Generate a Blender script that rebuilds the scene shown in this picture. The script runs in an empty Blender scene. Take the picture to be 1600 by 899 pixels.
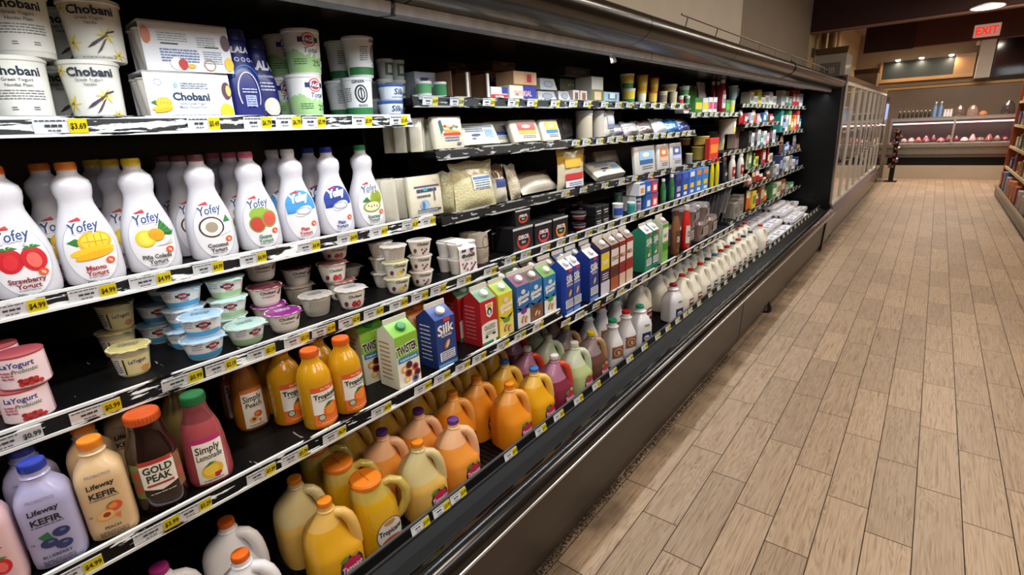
import bpy, math, random
import numpy as np
from mathutils import Matrix, Vector
random.seed(7)
C = bpy.context.scene.collection
SC = bpy.context.scene
R = math.radians

# ------------------------------------------------------------------ camera
CAM_H = 1.626
YAW, PITCH, ROLL, FPX = 0.684246457, 0.295515048, -0.0475460123, 798.868
def cam_axes():
    f = np.array([-math.sin(YAW)*math.cos(PITCH), math.cos(YAW)*math.cos(PITCH), -math.sin(PITCH)])
    r = np.array([math.cos(YAW), math.sin(YAW), 0.0]); u = np.cross(r, f)
    c, s = math.cos(ROLL), math.sin(ROLL)
    return np.array([c*r+s*u, -s*r+c*u, f])
AX = cam_axes()
cd = bpy.data.cameras.new('camera'); cam = bpy.data.objects.new('camera', cd); C.objects.link(cam)
cd.sensor_width = 36; cd.lens = FPX/1600*36; cd.clip_start = 0.02; cd.clip_end = 80
mw = Matrix.Identity(4)
for i in range(3):
    mw[i][0] = AX[0][i]; mw[i][1] = AX[1][i]; mw[i][2] = -AX[2][i]
mw[2][3] = CAM_H
cam.matrix_world = mw
SC.camera = cam
SC.view_settings.view_transform = 'Standard'; SC.view_settings.look = 'None'
SC.view_settings.gamma = 1; SC.view_settings.exposure = -0.12
SC.view_settings.use_curve_mapping = False

def ray(px, py):
    return AX.T @ np.array([(px-800)/FPX, -(py-449.5)/FPX, 1.0])
def atz(px, py, z):
    d = ray(px, py); return np.array([0, 0, CAM_H]) + d*(z-CAM_H)/d[2]
def atY(px, py, Y):
    d = ray(px, py); return np.array([0, 0, CAM_H]) + d*Y/d[1]
def yat(px, X, z):
    k = (px-800)/FPX; dz = z-CAM_H; M = AX
    return (k*(M[2][0]*X+M[2][2]*dz)-(M[0][0]*X+M[0][2]*dz))/(M[0][1]-k*M[2][1])

# ------------------------------------------------------------------ light
w = bpy.data.worlds.new('store'); SC.world = w; w.use_nodes = True
w.node_tree.nodes['Background'].inputs[0].default_value = (1.0, 0.86, 0.72, 1)
w.node_tree.nodes['Background'].inputs[1].default_value = 0.05
def area(name, loc, sx, sy, power, col, rot=(0, 0, 0), spread=None):
    l = bpy.data.lights.new(name, 'AREA'); l.shape = 'RECTANGLE'; l.size = sx; l.size_y = sy
    l.energy = power; l.color = col
    if spread: l.spread = spread
    o = bpy.data.objects.new(name, l); o.location = loc; o.rotation_euler = rot; C.objects.link(o); return o
WARM = (1.0, 0.83, 0.66); COOL = (0.93, 0.97, 1.0)
for i, y in enumerate((-0.6, 2.2, 5.0, 7.8, 10.6)):
    area('ceiling_or_fill_lamp', (0.8, y, 3.5), 0.6, 1.2, 51, WARM)
area('ceiling_or_fill_lamp', (0.4, 15.2, 3.5), 1.6, 1.2, 210, WARM)
for i, y in enumerate((0.2, 3.2, 6.2, 9.2)):
    area('ceiling_or_fill_lamp', (2.3, y, 3.3), 0.7, 1.6, 17, (.97, .97, 1.0), (0, R(48), 0))  # unseen fill lamps, added and tilted to light the goods under the canopy
# lamp strips under the canopy of the cooler, one per section
for k in range(7):
    y0 = -1.22 + k*1.34
    area('cooler_lamp', (-1.17, y0+0.6, 1.915), 0.05, 1.22, 6.0, COOL, (0, R(14), 0), R(140))

# ------------------------------------------------------------------ colours and materials
def hx(s):
    s = s.lstrip('#'); s = s if len(s) == 6 else ''.join(q*2 for q in s); v = [int(s[i:i+2], 16)/255 for i in (0, 2, 4)]
    return tuple((x/12.92 if x <= .04045 else ((x+.055)/1.055)**2.4) for x in v)
def nodes(name):
    m = bpy.data.materials.new(name); m.use_nodes = True
    nt = m.node_tree; return m, nt, nt.nodes['Principled BSDF']
def N(nt, t, **k):
    n = nt.nodes.new(t)
    for a, b in k.items(): setattr(n, a, b)
    return n
def printed(name, rough=.45, coat=0., metal=0., var=.06, scale=30, bump=0., sub=0., spec=.5):
    m, nt, b = nodes(name)
    a = N(nt, 'ShaderNodeAttribute'); a.attribute_name = 'Col'
    tc = N(nt, 'ShaderNodeTexCoord'); no = N(nt, 'ShaderNodeTexNoise'); no.inputs['Scale'].default_value = scale
    nt.links.new(tc.outputs['Object'], no.inputs['Vector'])
    mr = N(nt, 'ShaderNodeMapRange'); mr.inputs[3].default_value = 1-var; mr.inputs[4].default_value = 1+var*.5
    nt.links.new(no.outputs[0], mr.inputs[0])
    mx = N(nt, 'ShaderNodeVectorMath', operation='SCALE')
    nt.links.new(a.outputs['Color'], mx.inputs[0]); nt.links.new(mr.outputs[0], mx.inputs['Scale'])
    nt.links.new(mx.outputs[0], b.inputs['Base Color'])
    b.inputs['Roughness'].default_value = rough; b.inputs['Metallic'].default_value = metal
    b.inputs['Coat Weight'].default_value = coat; b.inputs['Specular IOR Level'].default_value = spec; b.inputs['Coat Roughness'].default_value = .08
    if sub:
        b.inputs['Subsurface Weight'].default_value = sub; b.inputs['Subsurface Radius'].default_value = (.02, .015, .01)
    if bump:
        bp = N(nt, 'ShaderNodeBump'); bp.inputs['Strength'].default_value = bump; bp.inputs['Distance'].default_value = .003
        nt.links.new(no.outputs[0], bp.inputs['Height']); nt.links.new(bp.outputs[0], b.inputs['Normal'])
    return m
PLAST = printed('moulded_plastic', .38, .15)
MILKP = printed('jug_plastic', .34, .2, var=.08, scale=14)
CLEAR = printed('filled_clear_bottle', .12, .7, var=.1, scale=18)
CARD = printed('printed_card', .5, .1)
INK = printed('print', .5, .1, var=.03)
FOIL = printed('foil_lid', .28, .3, .15, var=.15, scale=60, bump=.35)
FILM = printed('shrink_film', .22, .6, var=.1, scale=45, bump=.5)
CHEESE = printed('shredded_cheese_bag', .3, .5, var=.3, scale=130, bump=1.)
BLACKP = printed('black_enamel', .35, .1, var=.25, scale=9, spec=.25)
STEEL = printed('brushed_steel', .3, 0, .85, var=.2, scale=20)
PAINT = printed('wall_paint', .8, 0, var=.1, scale=3)
WIRE = printed('coated_wire', .35, .1, .4)

def plain(name, col, rough=.5, metal=0., spec=None):
    m, nt, b = nodes(name); tc = N(nt, 'ShaderNodeTexCoord'); no = N(nt, 'ShaderNodeTexNoise'); no.inputs['Scale'].default_value = 6
    nt.links.new(tc.outputs['Object'], no.inputs['Vector'])
    cr = N(nt, 'ShaderNodeValToRGB'); cr.color_ramp.elements[0].color = (*[x*.8 for x in col], 1); cr.color_ramp.elements[1].color = (*[min(1, x*1.15) for x in col], 1)
    nt.links.new(no.outputs[0], cr.inputs[0]); nt.links.new(cr.outputs[0], b.inputs['Base Color'])
    b.inputs['Roughness'].default_value = rough; b.inputs['Metallic'].default_value = metal
    return m
def emis(name, col, s):
    m, nt, b = nodes(name); b.inputs['Base Color'].default_value = (*col, 1)
    b.inputs['Emission Color'].default_value = (*col, 1); b.inputs['Emission Strength'].default_value = s
    return m

def chipped(name, thr, dark='#050506', light='#cfd2d2', ys=9., zs=70.):
    """black enamel lip whose white paint is flaked off in long streaks"""
    m, nt, b = nodes(name)
    tc = N(nt, 'ShaderNodeTexCoord'); mp = N(nt, 'ShaderNodeMapping'); mp.inputs['Scale'].default_value = (10, ys, zs)
    no = N(nt, 'ShaderNodeTexNoise'); no.inputs['Scale'].default_value = 1; no.inputs['Detail'].default_value = 5; no.inputs['Roughness'].default_value = .6
    nt.links.new(tc.outputs['Object'], mp.inputs[0]); nt.links.new(mp.outputs[0], no.inputs['Vector'])
    cr = N(nt, 'ShaderNodeValToRGB'); cr.color_ramp.elements[0].position = thr; cr.color_ramp.elements[1].position = thr+.02
    cr.color_ramp.elements[0].color = (*hx(dark), 1); cr.color_ramp.elements[1].color = (*hx(light), 1)
    nt.links.new(no.outputs[0], cr.inputs[0]); nt.links.new(cr.outputs[0], b.inputs['Base Color'])
    b.inputs['Roughness'].default_value = .45; b.inputs['Specular IOR Level'].default_value = .2
    return m
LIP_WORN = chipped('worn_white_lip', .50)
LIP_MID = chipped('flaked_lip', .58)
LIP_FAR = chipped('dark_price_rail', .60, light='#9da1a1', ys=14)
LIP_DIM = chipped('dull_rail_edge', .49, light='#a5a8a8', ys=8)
LIP_EDGE = chipped('worn_edge', .40, light='#dfe2e2', ys=5)
SHELF_TOP = chipped('scratched_black_shelf', .68, '#0b0b0c', '#8f9292', 60., 60.)

# ------------------------------------------------------------------ mesh building
class Mesh:
    def __init__(s): s.v = []; s.f = []; s.c = []; s.sm = []
    def add(s, vs, fs, col, smooth=True):
        o = len(s.v); s.v += [tuple(map(float, p)) for p in vs]
        for i, f in enumerate(fs):
            s.f.append([o+k for k in f]); s.c.append(col[i] if isinstance(col, list) else col); s.sm.append(smooth)
        return s
    def box(s, x0, x1, y0, y1, z0, z1, col, taper=0):
        t = taper
        vs = [(x0, y0, z0), (x1, y0, z0), (x1, y1, z0), (x0, y1, z0), (x0+t, y0+t, z1), (x1-t, y0+t, z1), (x1-t, y1-t, z1), (x0+t, y1-t, z1)]
        return s.add(vs, [(3, 2, 1, 0), (4, 5, 6, 7), (0, 1, 5, 4), (1, 2, 6, 5), (2, 3, 7, 6), (3, 0, 4, 7)], col, False)
    def loft(s, prof, col, n=28, cap0=True, cap1=True, smooth=True):
        """prof rows: z, a, b, power, cx, cy; col may be a function of z"""
        vs = []; fs = []; cs = []
        for row in prof:
            z, a, b = row[:3]; p = row[3] if len(row) > 3 else 2; cx = row[4] if len(row) > 4 else 0; cy = row[5] if len(row) > 5 else 0
            for k in range(n):
                t = 2*math.pi*(k+.5)/n; c, q = math.cos(t), math.sin(t); e = 2/p
                vs.append((cx+a*math.copysign(abs(c)**e, c), cy+b*math.copysign(abs(q)**e, q), z))
        for i in range(len(prof)-1):
            zc = (prof[i][0]+prof[i+1][0])/2; cc = col(zc) if callable(col) else col
            for k in range(n):
                fs.append((i*n+k, i*n+(k+1) % n, (i+1)*n+(k+1) % n, (i+1)*n+k)); cs.append(cc)
        c0 = col(prof[0][0]) if callable(col) else col; c1 = col(prof[-1][0]) if callable(col) else col
        if cap0: fs.append(tuple(range(n))[::-1]); cs.append(c0)
        if cap1: fs.append(tuple((len(prof)-1)*n+k for k in range(n))); cs.append(c1)
        return s.add(vs, fs, cs, smooth)
    def tube(s, pts, r, col, n=10, flat=1.):
        P = [Vector(p) for p in pts]; rr = r if isinstance(r, list) else [r]*len(P); vs = []; fs = []
        up = Vector((1, 0, 0))
        for i, p in enumerate(P):
            d = (P[min(i+1, len(P)-1)]-P[max(i-1, 0)]).normalized()
            if abs(d.dot(up)) > .95: up = Vector((0, 1, 0)) if abs(d.y) < .9 else Vector((0, 0, 1))
            a = (up-d*d.dot(up)).normalized(); b = d.cross(a)
            for k in range(n):
                t = 2*math.pi*k/n; q = p+a*(math.cos(t)*rr[i]*flat)+b*(math.sin(t)*rr[i]); vs.append(tuple(q))
        for i in range(len(P)-1):
            for k in range(n): fs.append((i*n+k, i*n+(k+1) % n, (i+1)*n+(k+1) % n, (i+1)*n+k))
        fs.append(tuple(range(n))[::-1]); fs.append(tuple((len(P)-1)*n+k for k in range(n)))
        return s.add(vs, fs, col)
    def extrude_y(s, pts, y0, y1, col, seg=1, smooth=False, close=True):
        """a cross-section in x,z swept along y"""
        n = len(pts); vs = []; fs = []
        for j in range(seg+1):
            y = y0+(y1-y0)*j/seg; vs += [(p[0], y, p[1]) for p in pts]
        for j in range(seg):
            for k in range(n if close else n-1):
                fs.append((j*n+k, j*n+(k+1) % n, (j+1)*n+(k+1) % n, (j+1)*n+k))
        if close: fs.append(tuple(range(n))); fs.append(tuple(seg*n+k for k in range(n))[::-1])
        return s.add(vs, fs, col, smooth)
    def build(s, name, mat, parent=None, bevel=0, fix=True):
        me = bpy.data.meshes.new(name); me.from_pydata(s.v, [], s.f)
        at = me.color_attributes.new('Col', 'FLOAT_COLOR', 'CORNER')
        buf = np.ones((len(me.loops), 4), dtype=np.float32); i = 0
        for f, c in zip(s.f, s.c):
            buf[i:i+len(f), :3] = c; i += len(f)
        at.data.foreach_set('color', buf.ravel())
        me.polygons.foreach_set('use_smooth', s.sm)
        me.materials.append(mat); me.update()
        if fix:
            import bmesh
            bm = bmesh.new(); bm.from_mesh(me); bmesh.ops.recalc_face_normals(bm, faces=bm.faces); bm.to_mesh(me); bm.free()
        o = bpy.data.objects.new(name, me); C.objects.link(o)
        if parent: o.parent = parent
        if any(s.sm):
            try: me.set_sharp_from_angle(angle=R(38))
            except Exception: pass
        if bevel:
            b = o.modifiers.new('bevel', 'BEVEL'); b.width = bevel; b.segments = 2; b.limit_method = 'ANGLE'
        return o

# ------------------------------------------------------------------ flat print laid on a surface
_tx = {}
def glyphs(text, bold=0., shear=0.):
    k = (text, bold, shear)
    if k not in _tx:
        cu = bpy.data.curves.new('t', 'FONT'); cu.body = text; cu.offset = bold; cu.shear = shear; cu.resolution_u = 2
        cu.align_x = 'CENTER'
        o = bpy.data.objects.new('t', cu); me = bpy.data.meshes.new_from_object(o)
        vs = [(v.co.x, v.co.y) for v in me.vertices]; fs = [tuple(p.vertices) for p in me.polygons]
        bpy.data.objects.remove(o); bpy.data.curves.remove(cu); bpy.data.meshes.remove(me)
        xs = [v[0] for v in vs] or [0]; mx = (min(xs)+max(xs))/2
        _tx[k] = ([(x-mx, y) for x, y in vs], fs, (max(xs)-min(xs)))
    return _tx[k]
class Art:
    def __init__(s, surf, base=.0008): s.m = Mesh(); s.s = surf; s.k = 0; s.base = base
    def _put(s, uv, fs, col, up=0.):
        off = s.base+min(s.k, 4)*.0002+s.k*.00007+(up if not getattr(s.s, 'flat', 0) else 0); s.k += 1
        s.m.add([s.s(u, v, off) for u, v in uv], fs, hx(col) if isinstance(col, str) else col, True); return s
    def rect(s, u0, v0, u1, v1, col, nu=10, nv=4, skew=0):
        if getattr(s.s, 'flat', 0): nu = nv = 1
        else: nu = max(1, int(abs(u1-u0)/.0045+.9)); nv = max(1, int(abs(v1-v0)/.009+.9))
        uv = [(u0+(u1-u0)*i/nu+skew*j/nv, v0+(v1-v0)*j/nv) for j in range(nv+1) for i in range(nu+1)]
        fs = [(j*(nu+1)+i, j*(nu+1)+i+1, (j+1)*(nu+1)+i+1, (j+1)*(nu+1)+i) for j in range(nv) for i in range(nu)]
        return s._put(uv, fs, col)
    def ell(s, u, v, a, b, col, rot=0, n=20, t0=0, t1=2*math.pi):
        c, q = math.cos(rot), math.sin(rot); uv = [(u, v)]; rings = 1 if getattr(s.s, 'flat', 0) else max(1, int(max(a, b)/.005+.9)); n = n if max(a, b) > .006 else 12
        for r in range(1, rings+1):
            for k in range(n+1):
                t = t0+(t1-t0)*k/n; x, y = a*r/rings*math.cos(t), b*r/rings*math.sin(t); uv.append((u+c*x-q*y, v+q*x+c*y))
        fs = [(0, 1+k, 2+k) for k in range(n)]
        for r in range(rings-1):
            o = 1+r*(n+1); fs += [(o+k, o+n+1+k, o+n+2+k, o+k+1) for k in range(n)]
        return s._put(uv, fs, col)
    def ring(s, u, v, a, b, wd, col, n=24, t0=0, t1=2*math.pi):
        uv = []
        for k in range(n+1):
            t = t0+(t1-t0)*k/n; uv += [(u+a*math.cos(t), v+b*math.sin(t)), (u+(a-wd)*math.cos(t), v+(b-wd)*math.sin(t))]
        return s._put(uv, [(2*k, 2*k+2, 2*k+3, 2*k+1) for k in range(n)], col)
    def poly(s, pts, col):
        cx = sum(p[0] for p in pts)/len(pts); cy = sum(p[1] for p in pts)/len(pts); flat = getattr(s.s, 'flat', 0); big = max(math.hypot(p[0]-cx, p[1]-cy) for p in pts)
        if not flat and big > .008:
            q = []; e = max(2, int(big/.005))
            for i, p in enumerate(pts):
                r = pts[(i+1) % len(pts)]; q += [(p[0]+(r[0]-p[0])*j/e, p[1]+(r[1]-p[1])*j/e) for j in range(e)]
            pts = q
        n = len(pts); rg = 1 if flat else max(1, int(big/.005+.9)); uv = [(cx, cy)]
        for r in range(1, rg+1): uv += [(cx+(p[0]-cx)*r/rg, cy+(p[1]-cy)*r/rg) for p in pts]
        fs = [(0, 1+k, 1+(k+1) % n) for k in range(n)]
        for r in range(rg-1): o = 1+r*n; fs += [(o+k, o+n+k, o+n+(k+1) % n, o+(k+1) % n) for k in range(n)]
        return s._put(uv, fs, col)
    def text(s, t, u, v, h, col, bold=0., shear=0., wmax=None, rot=0., cond=1.):
        vs, fs, wd = glyphs(t, bold, shear); k = h/.69; kx = k*cond
        if wmax and wd*kx > wmax: kx = wmax/wd
        c, q = math.cos(rot), math.sin(rot)
        return s._put([(u+c*x*kx-q*y*k, v+q*x*kx+c*y*k) for x, y in vs], fs, col, .0003)
    def lines(s, u0, u1, v, n, gap, th, col, seed=1):
        rnd = random.Random(seed)
        for i in range(n):
            a = u0; 
            while a < u1-.002:
                b = min(u1, a+rnd.uniform(.003, .012)); s.rect(a, v-i*gap, b, v-i*gap+th, col, 1, 1); s.k -= 1; a = b+.0015
        s.k += 1; return s
    def done(s, name, parent, mat=None): return s.m.build(name, mat or INK, parent, fix=False)

def interp(prof, z):
    if z <= prof[0][0]: r = prof[0]
    elif z >= prof[-1][0]: r = prof[-1]
    else:
        for i in range(len(prof)-1):
            if prof[i][0] <= z <= prof[i+1][0]:
                t = (z-prof[i][0])/max(1e-9, prof[i+1][0]-prof[i][0]); g = lambda r, k, d: r[k] if len(r) > k else d
                A, B = prof[i], prof[i+1]
                return [A[j]+(B[j]-A[j])*t for j in range(3)]+[g(A, 3, 2)+(g(B, 3, 2)-g(A, 3, 2))*t, g(A, 4, 0)+(g(B, 4, 0)-g(A, 4, 0))*t, g(A, 5, 0)+(g(B, 5, 0)-g(A, 5, 0))*t]
    g = lambda k, d: r[k] if len(r) > k else d
    return [r[0], r[1], r[2], g(3, 2), g(4, 0), g(5, 0)]
def s_round(prof, turn=0.):
    def f(u, v, off):
        r = interp(prof, v)[1]; R0 = max(r, .01); t = u/R0+turn; return ((r+off)*math.cos(t), (r+off)*math.sin(t), v)
    return f
def s_front(prof, side=0):
    """straight projection on the +X face (side=0) or on the face seen from -Y (side=1)"""
    def f(u, v, off):
        z, a, b, p, cx, cy = interp(prof, v)
        if side: a, b = b, a
        q = min(.985, abs(u)/b); x = a*(1-q**p)**(1/p)+off
        return (cx+x, cy+u, v) if not side else (cx+u, cy-x, v)
    return f
def s_plane(x, axis='x'):
    f = {'x': lambda u, v, off: (x+off, u, v), '-y': lambda u, v, off: (u, x-off, v), 'z': lambda u, v, off: (-v, u, x+off)}[axis]
    f.flat = 1; return f

# ------------------------------------------------------------------ things
ALL = []
_labels = {}
def tag(o, label, cat, group=None):
    o['label'] = label; o['category'] = cat
    if group: o['group'] = group
    _labels.setdefault(label, []).append(o.name)
    return o
def thing(name, loc=(0, 0, 0), rz=0.):
    o = bpy.data.objects.new(name, None); C.objects.link(o); o.location = loc; o.rotation_euler = (0, 0, rz); o.empty_display_size = .05; return o
def kids(o): return [c for c in o.children]
def clone(o, parent=None):
    c = o.copy(); C.objects.link(c); c.parent = parent
    for ch in kids(o): clone(ch, c)
    return c
class Kind:
    """builds the prototype once; later calls copy it with its parts"""
    def __init__(s, fn, *a, **k): s.fn = fn; s.a = a; s.k = k; s.proto = None
    def at(s, loc, label, cat, group=None, rz=0., scale=None, rx=0., ry=0.):
        if s.proto is None: s.proto = o = s.fn(*s.a, **s.k)
        else:
            o = clone(s.proto)
            for k in ('label', 'category', 'group'):
                if k in o: del o[k]
        o.location = [float(q) for q in loc]; o.rotation_euler = (rx, ry, rz)
        if scale: o.scale = (scale,)*3 if not isinstance(scale, tuple) else scale
        return tag(o, label, cat, group)
def struct(o):
    o['kind'] = 'structure'; return o
ORD = ['first', 'second', 'third', 'fourth', 'fifth', 'sixth', 'seventh', 'eighth', 'ninth', 'tenth', 'eleventh', 'twelfth', 'thirteenth', 'fourteenth', 'fifteenth', 'sixteenth', 'seventeenth', 'eighteenth', 'nineteenth', 'twentieth']
def nth(i):
    if i < 20: return ORD[i]
    t = {2: 'twenty', 3: 'thirty', 4: 'forty', 5: 'fifty'}[(i+1)//10]
    return t+('-'+ORD[(i+1) % 10-1] if (i+1) % 10 else 'th')
W_, K_ = '#f2f1ee', '#1a1c22'
# ------------------------------------------------------------------ floor
TW, TL, TX0 = 0.15546, 0.60325, 0.16594
TOFF = {-7: 1.933, -6: 1.778, -5: 1.621, -4: 2.065, -3: 1.905, -2: 2.346, -1: 2.191, 0: 2.035, 1: 2.476}
def wood_tile():
    m, nt, b = nodes('wood_look_tile'); L = nt.links.new
    a = N(nt, 'ShaderNodeAttribute'); a.attribute_name = 'Col'; tc = N(nt, 'ShaderNodeTexCoord')
    ad = N(nt, 'ShaderNodeVectorMath', operation='MULTIPLY_ADD'); ad.inputs[1].default_value = (37, 23, 11)
    L(a.outputs['Color'], ad.inputs[0]); L(tc.outputs['Object'], ad.inputs[2])
    mp = N(nt, 'ShaderNodeMapping'); mp.inputs['Scale'].default_value = (24, 1.9, 1); L(ad.outputs[0], mp.inputs[0])
    n1 = N(nt, 'ShaderNodeTexNoise'); n1.inputs['Scale'].default_value = .9; n1.inputs['Detail'].default_value = 3; n1.inputs['Distortion'].default_value = 1.2; L(mp.outputs[0], n1.inputs['Vector'])
    ml = N(nt, 'ShaderNodeMath', operation='MULTIPLY'); ml.inputs[1].default_value = 9; L(n1.outputs[0], ml.inputs[0])
    pp = N(nt, 'ShaderNodeMath', operation='PINGPONG'); pp.inputs[1].default_value = .5; L(ml.outputs[0], pp.inputs[0])
    mp2 = N(nt, 'ShaderNodeMapping'); mp2.inputs['Scale'].default_value = (210, 4.5, 1); L(ad.outputs[0], mp2.inputs[0])
    n2 = N(nt, 'ShaderNodeTexNoise'); n2.inputs['Scale'].default_value = 1; n2.inputs['Detail'].default_value = 4; L(mp2.outputs[0], n2.inputs['Vector'])
    mxf = N(nt, 'ShaderNodeMath', operation='MULTIPLY_ADD'); mxf.inputs[1].default_value = .62; L(pp.outputs[0], mxf.inputs[0]); L(n2.outputs[0], mxf.inputs[2])
    cr = N(nt, 'ShaderNodeValToRGB'); e = cr.color_ramp.elements
    e[0].position = .33; e[0].color = (*hx('#755d47'), 1); e[1].position = .82; e[1].color = (*hx('#b5a088'), 1)
    q = e.new(.5); q.color = (*hx('#a08a72'), 1)
    L(mxf.outputs[0], cr.inputs[0])
    sp = N(nt, 'ShaderNodeSeparateColor'); L(a.outputs['Color'], sp.inputs[0])
    mr = N(nt, 'ShaderNodeMapRange'); mr.inputs[3].default_value = .84; mr.inputs[4].default_value = 1.1; L(sp.outputs[2], mr.inputs[0])
    sc = N(nt, 'ShaderNodeVectorMath', operation='SCALE'); L(cr.outputs[0], sc.inputs[0]); L(mr.outputs[0], sc.inputs['Scale'])
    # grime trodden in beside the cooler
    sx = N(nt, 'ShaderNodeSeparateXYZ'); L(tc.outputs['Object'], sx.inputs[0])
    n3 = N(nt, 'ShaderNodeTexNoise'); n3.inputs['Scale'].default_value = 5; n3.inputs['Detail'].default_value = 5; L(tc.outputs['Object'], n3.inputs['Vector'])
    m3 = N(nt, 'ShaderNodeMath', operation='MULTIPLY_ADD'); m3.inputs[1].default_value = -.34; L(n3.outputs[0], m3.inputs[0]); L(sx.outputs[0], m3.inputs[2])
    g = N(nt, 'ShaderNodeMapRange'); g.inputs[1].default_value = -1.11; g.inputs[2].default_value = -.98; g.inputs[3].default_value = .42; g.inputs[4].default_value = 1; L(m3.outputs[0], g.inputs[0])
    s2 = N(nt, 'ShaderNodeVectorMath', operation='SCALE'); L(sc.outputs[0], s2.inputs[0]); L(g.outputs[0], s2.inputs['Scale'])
    L(s2.outputs[0], b.inputs['Base Color']); b.inputs['Roughness'].default_value = .42
    return m
m = Mesh()
for i in range(-14, 12):
    off = TOFF.get(i, random.random()*TL) % TL
    for j in range(-4, 36):
        y0 = off+j*TL; c = (random.random(), random.random(), random.random())
        g = .0018; m.add([(TX0+i*TW+g, y0+g, 0), (TX0+(i+1)*TW-g, y0+g, 0), (TX0+(i+1)*TW-g, y0+TL-g, 0), (TX0+i*TW+g, y0+TL-g, 0)], [(0, 1, 2, 3)], c, False)
fl = struct(m.build('floor', wood_tile(), fix=False))
m = Mesh(); m.box(-3, 3.2, -3, 22, -.08, -.0022, hx('#261b13')); gr = m.build('grout_bed', PAINT, fl); gr['kind'] = 'structure'

# ------------------------------------------------------------------ walls, headers, far end of the shop
def wall(name, x0, x1, y0, y1, z0, z1, col, mat=None):
    m = Mesh(); m.box(x0, x1, y0, y1, z0, z1, hx(col)); return struct(m.build(name, mat or PAINT))
wall('wall_left', -2.25, -2.06, -3, 7.2, 0, 3.9, '#d2c7b5')
wall('wall_left.001', -2.45, -2.16, 7.2, 12.0, 0, 3.9, '#9c8e7a')
wl = wall('wall_left.002', -2.45, -2.16, 12.0, 20, 0, 3.9, '#cdb791')
wall('wall_back', -2.4, 3.2, 19.5, 19.7, 2.36, 3.9, '#ab9984')
m = Mesh(); m.box(-2.4, 3.2, 19.48, 19.7, 0, 2.3, hx('#8d7f73')); struct(m.build('wall_back_lower', printed('glazed_wall_panel', .25, .3, var=.2, scale=2)))
m = Mesh(); m.box(-2.4, 3.2, 19.42, 19.5, 2.28, 2.34, hx('#e6bd7c')); struct(m.build('trim_1', PAINT))
wall('wall_right', 2.6, 2.8, -3, 19.7, 0, 3.9, '#9a8b7b')
wall('wall_near', -2.25, 2.8, -3.1, -3, 0, 3.9, '#5e544a')
wall('ceiling', -2.4, 2.8, -3, 19.7, 3.86, 3.96, '#a89a88')
HB = '#361914'
wall('trim_2', -2.15, 2.6, 12.0, 12.15, 3.17, 3.86, HB)
m = Mesh(); m.box(-2.15, 2.6, 11.985, 12.16, 3.145, 3.172, hx('#8d6a5c')); struct(m.build('trim_3', PAINT))
m = Mesh(); m.box(-1.46, 2.6, 14.0, 14.15, 2.9, 3.86, hx('#5a2b24')); m.box(-1.46, -.62, 13.96, 14.0, 2.875, 3.86, hx('#3c1c18')); struct(m.build('trim_4', PAINT))
# pipes and pilasters on the far left wall
for k, (y, z0, z1, r, c) in enumerate([(12.6, 2.2, 3.8, .03, '#c9b795'), (13.3, 2.2, 3.8, .05, '#8d7350'), (14.2, 2.2, 3.8, .09, '#7d6544'), (15.3, 2.2, 3.8, .04, '#cbb893')]):
    m = Mesh(); m.tube([(-2.12, y, z0), (-2.12, y, z1)], r, hx(c)); o = m.build('wall_pipe', PAINT)
    tag(o, ['thin cream pipe running up the far left wall nearest the cooler', 'brown pipe second along the far left wall', 'thick brown pipe on the far left wall', 'cream pipe on the far left wall farthest from the cooler'][k], 'pipe')
for k, (y, z, s) in enumerate([(12.9, 3.05, .1), (12.4, 2.85, .12)]):
    m = Mesh(); m.box(-2.16, -2.1, y-s/2, y+s/2, z-s*.7, z+s*.7, hx(['#a5834e', '#4d4337'][k])); m.box(-2.1, -2.095, y-s*.35, y+s*.35, z-s*.5, z+s*.5, hx(['#8a6a3c', '#2d2822'][k]))
    tag(m.build('junction_box', PLAST, bevel=.004), ['small tan junction box high on the far left wall', 'narrow dark junction box low on the far left wall'][k], 'electrical box')

# niche with three spot lamps above the meat counter
m = Mesh()
X0, X1, Z0, Z1 = -1.5, .12, 2.58, 3.06
m.box(X0, X1+.42, 19.3, 19.5, Z0-.09, Z0, hx('#c39261')); m.box(X0-.05, X0, 19.3, 19.5, Z0-.09, Z1, hx('#b98a5c')); m.box(X1, X1+.42, 19.3, 19.5, Z0, Z1+.02, hx('#b5855a'))
m.box(X0, X1, 19.46, 19.5, Z0, Z1, hx('#22282a'))
o = struct(m.build('window_1', PLAST))
for k, x in enumerate((-1.15, -.62, .02)):
    m = Mesh(); m.loft([(0, .05, .05), (-.04, .06, .06)], hx('#e8e2d6'), 16); t = m.build('spot_lamp', PLAST); t.location = (x, 19.25, 3.12)
    b = Mesh(); b.loft([(-.075, .03, .03), (-.06, .055, .055), (-.041, .058, .058)], (1, 1, 1), 16); b.build('bulb', emis('lit_bulb%d' % k, (1, .93, .78), 14), t)
    area('spot_light', (x, 19.2, 3.02), .08, .08, 9, (1, .85, .6))
    tag(t, ['left', 'middle', 'right'][k]+' glowing spot lamp of the three above the far counter niche', 'lamp', 'spot lamps above the niche')
m = Mesh(); m.box(.58, .87, 18.9, 19.45, 2.42, 3.6, hx('#d5d0cb')); struct(m.build('trim_5', PAINT))
t = thing('television', (1.42, 19.2, 2.9)); m = Mesh(); m.box(-.53, .6, -.04, .04, -.48, .46, hx('#15161a')); m.build('casing', PLAST, t, bevel=.008)
m = Mesh(); m.box(-.5, .57, -.05, -.04, -.44, .43, hx('#06070a')); m.build('screen', printed('dark_screen', .08, 1., var=.02), t)
tag(t, 'large black television hung above the far counter on the right', 'television')
t = thing('security_camera', (.52, 18.85, 3.3)); m = Mesh(); m.loft([(0, .035, .035), (-.03, .05, .05), (-.07, .045, .045), (-.09, .02, .02)], hx('#dedad2'), 16); m.box(-.02, .02, -.02, .1, 0, .05, hx('#cfcac2')); m.build('housing', PLAST, t)
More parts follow.
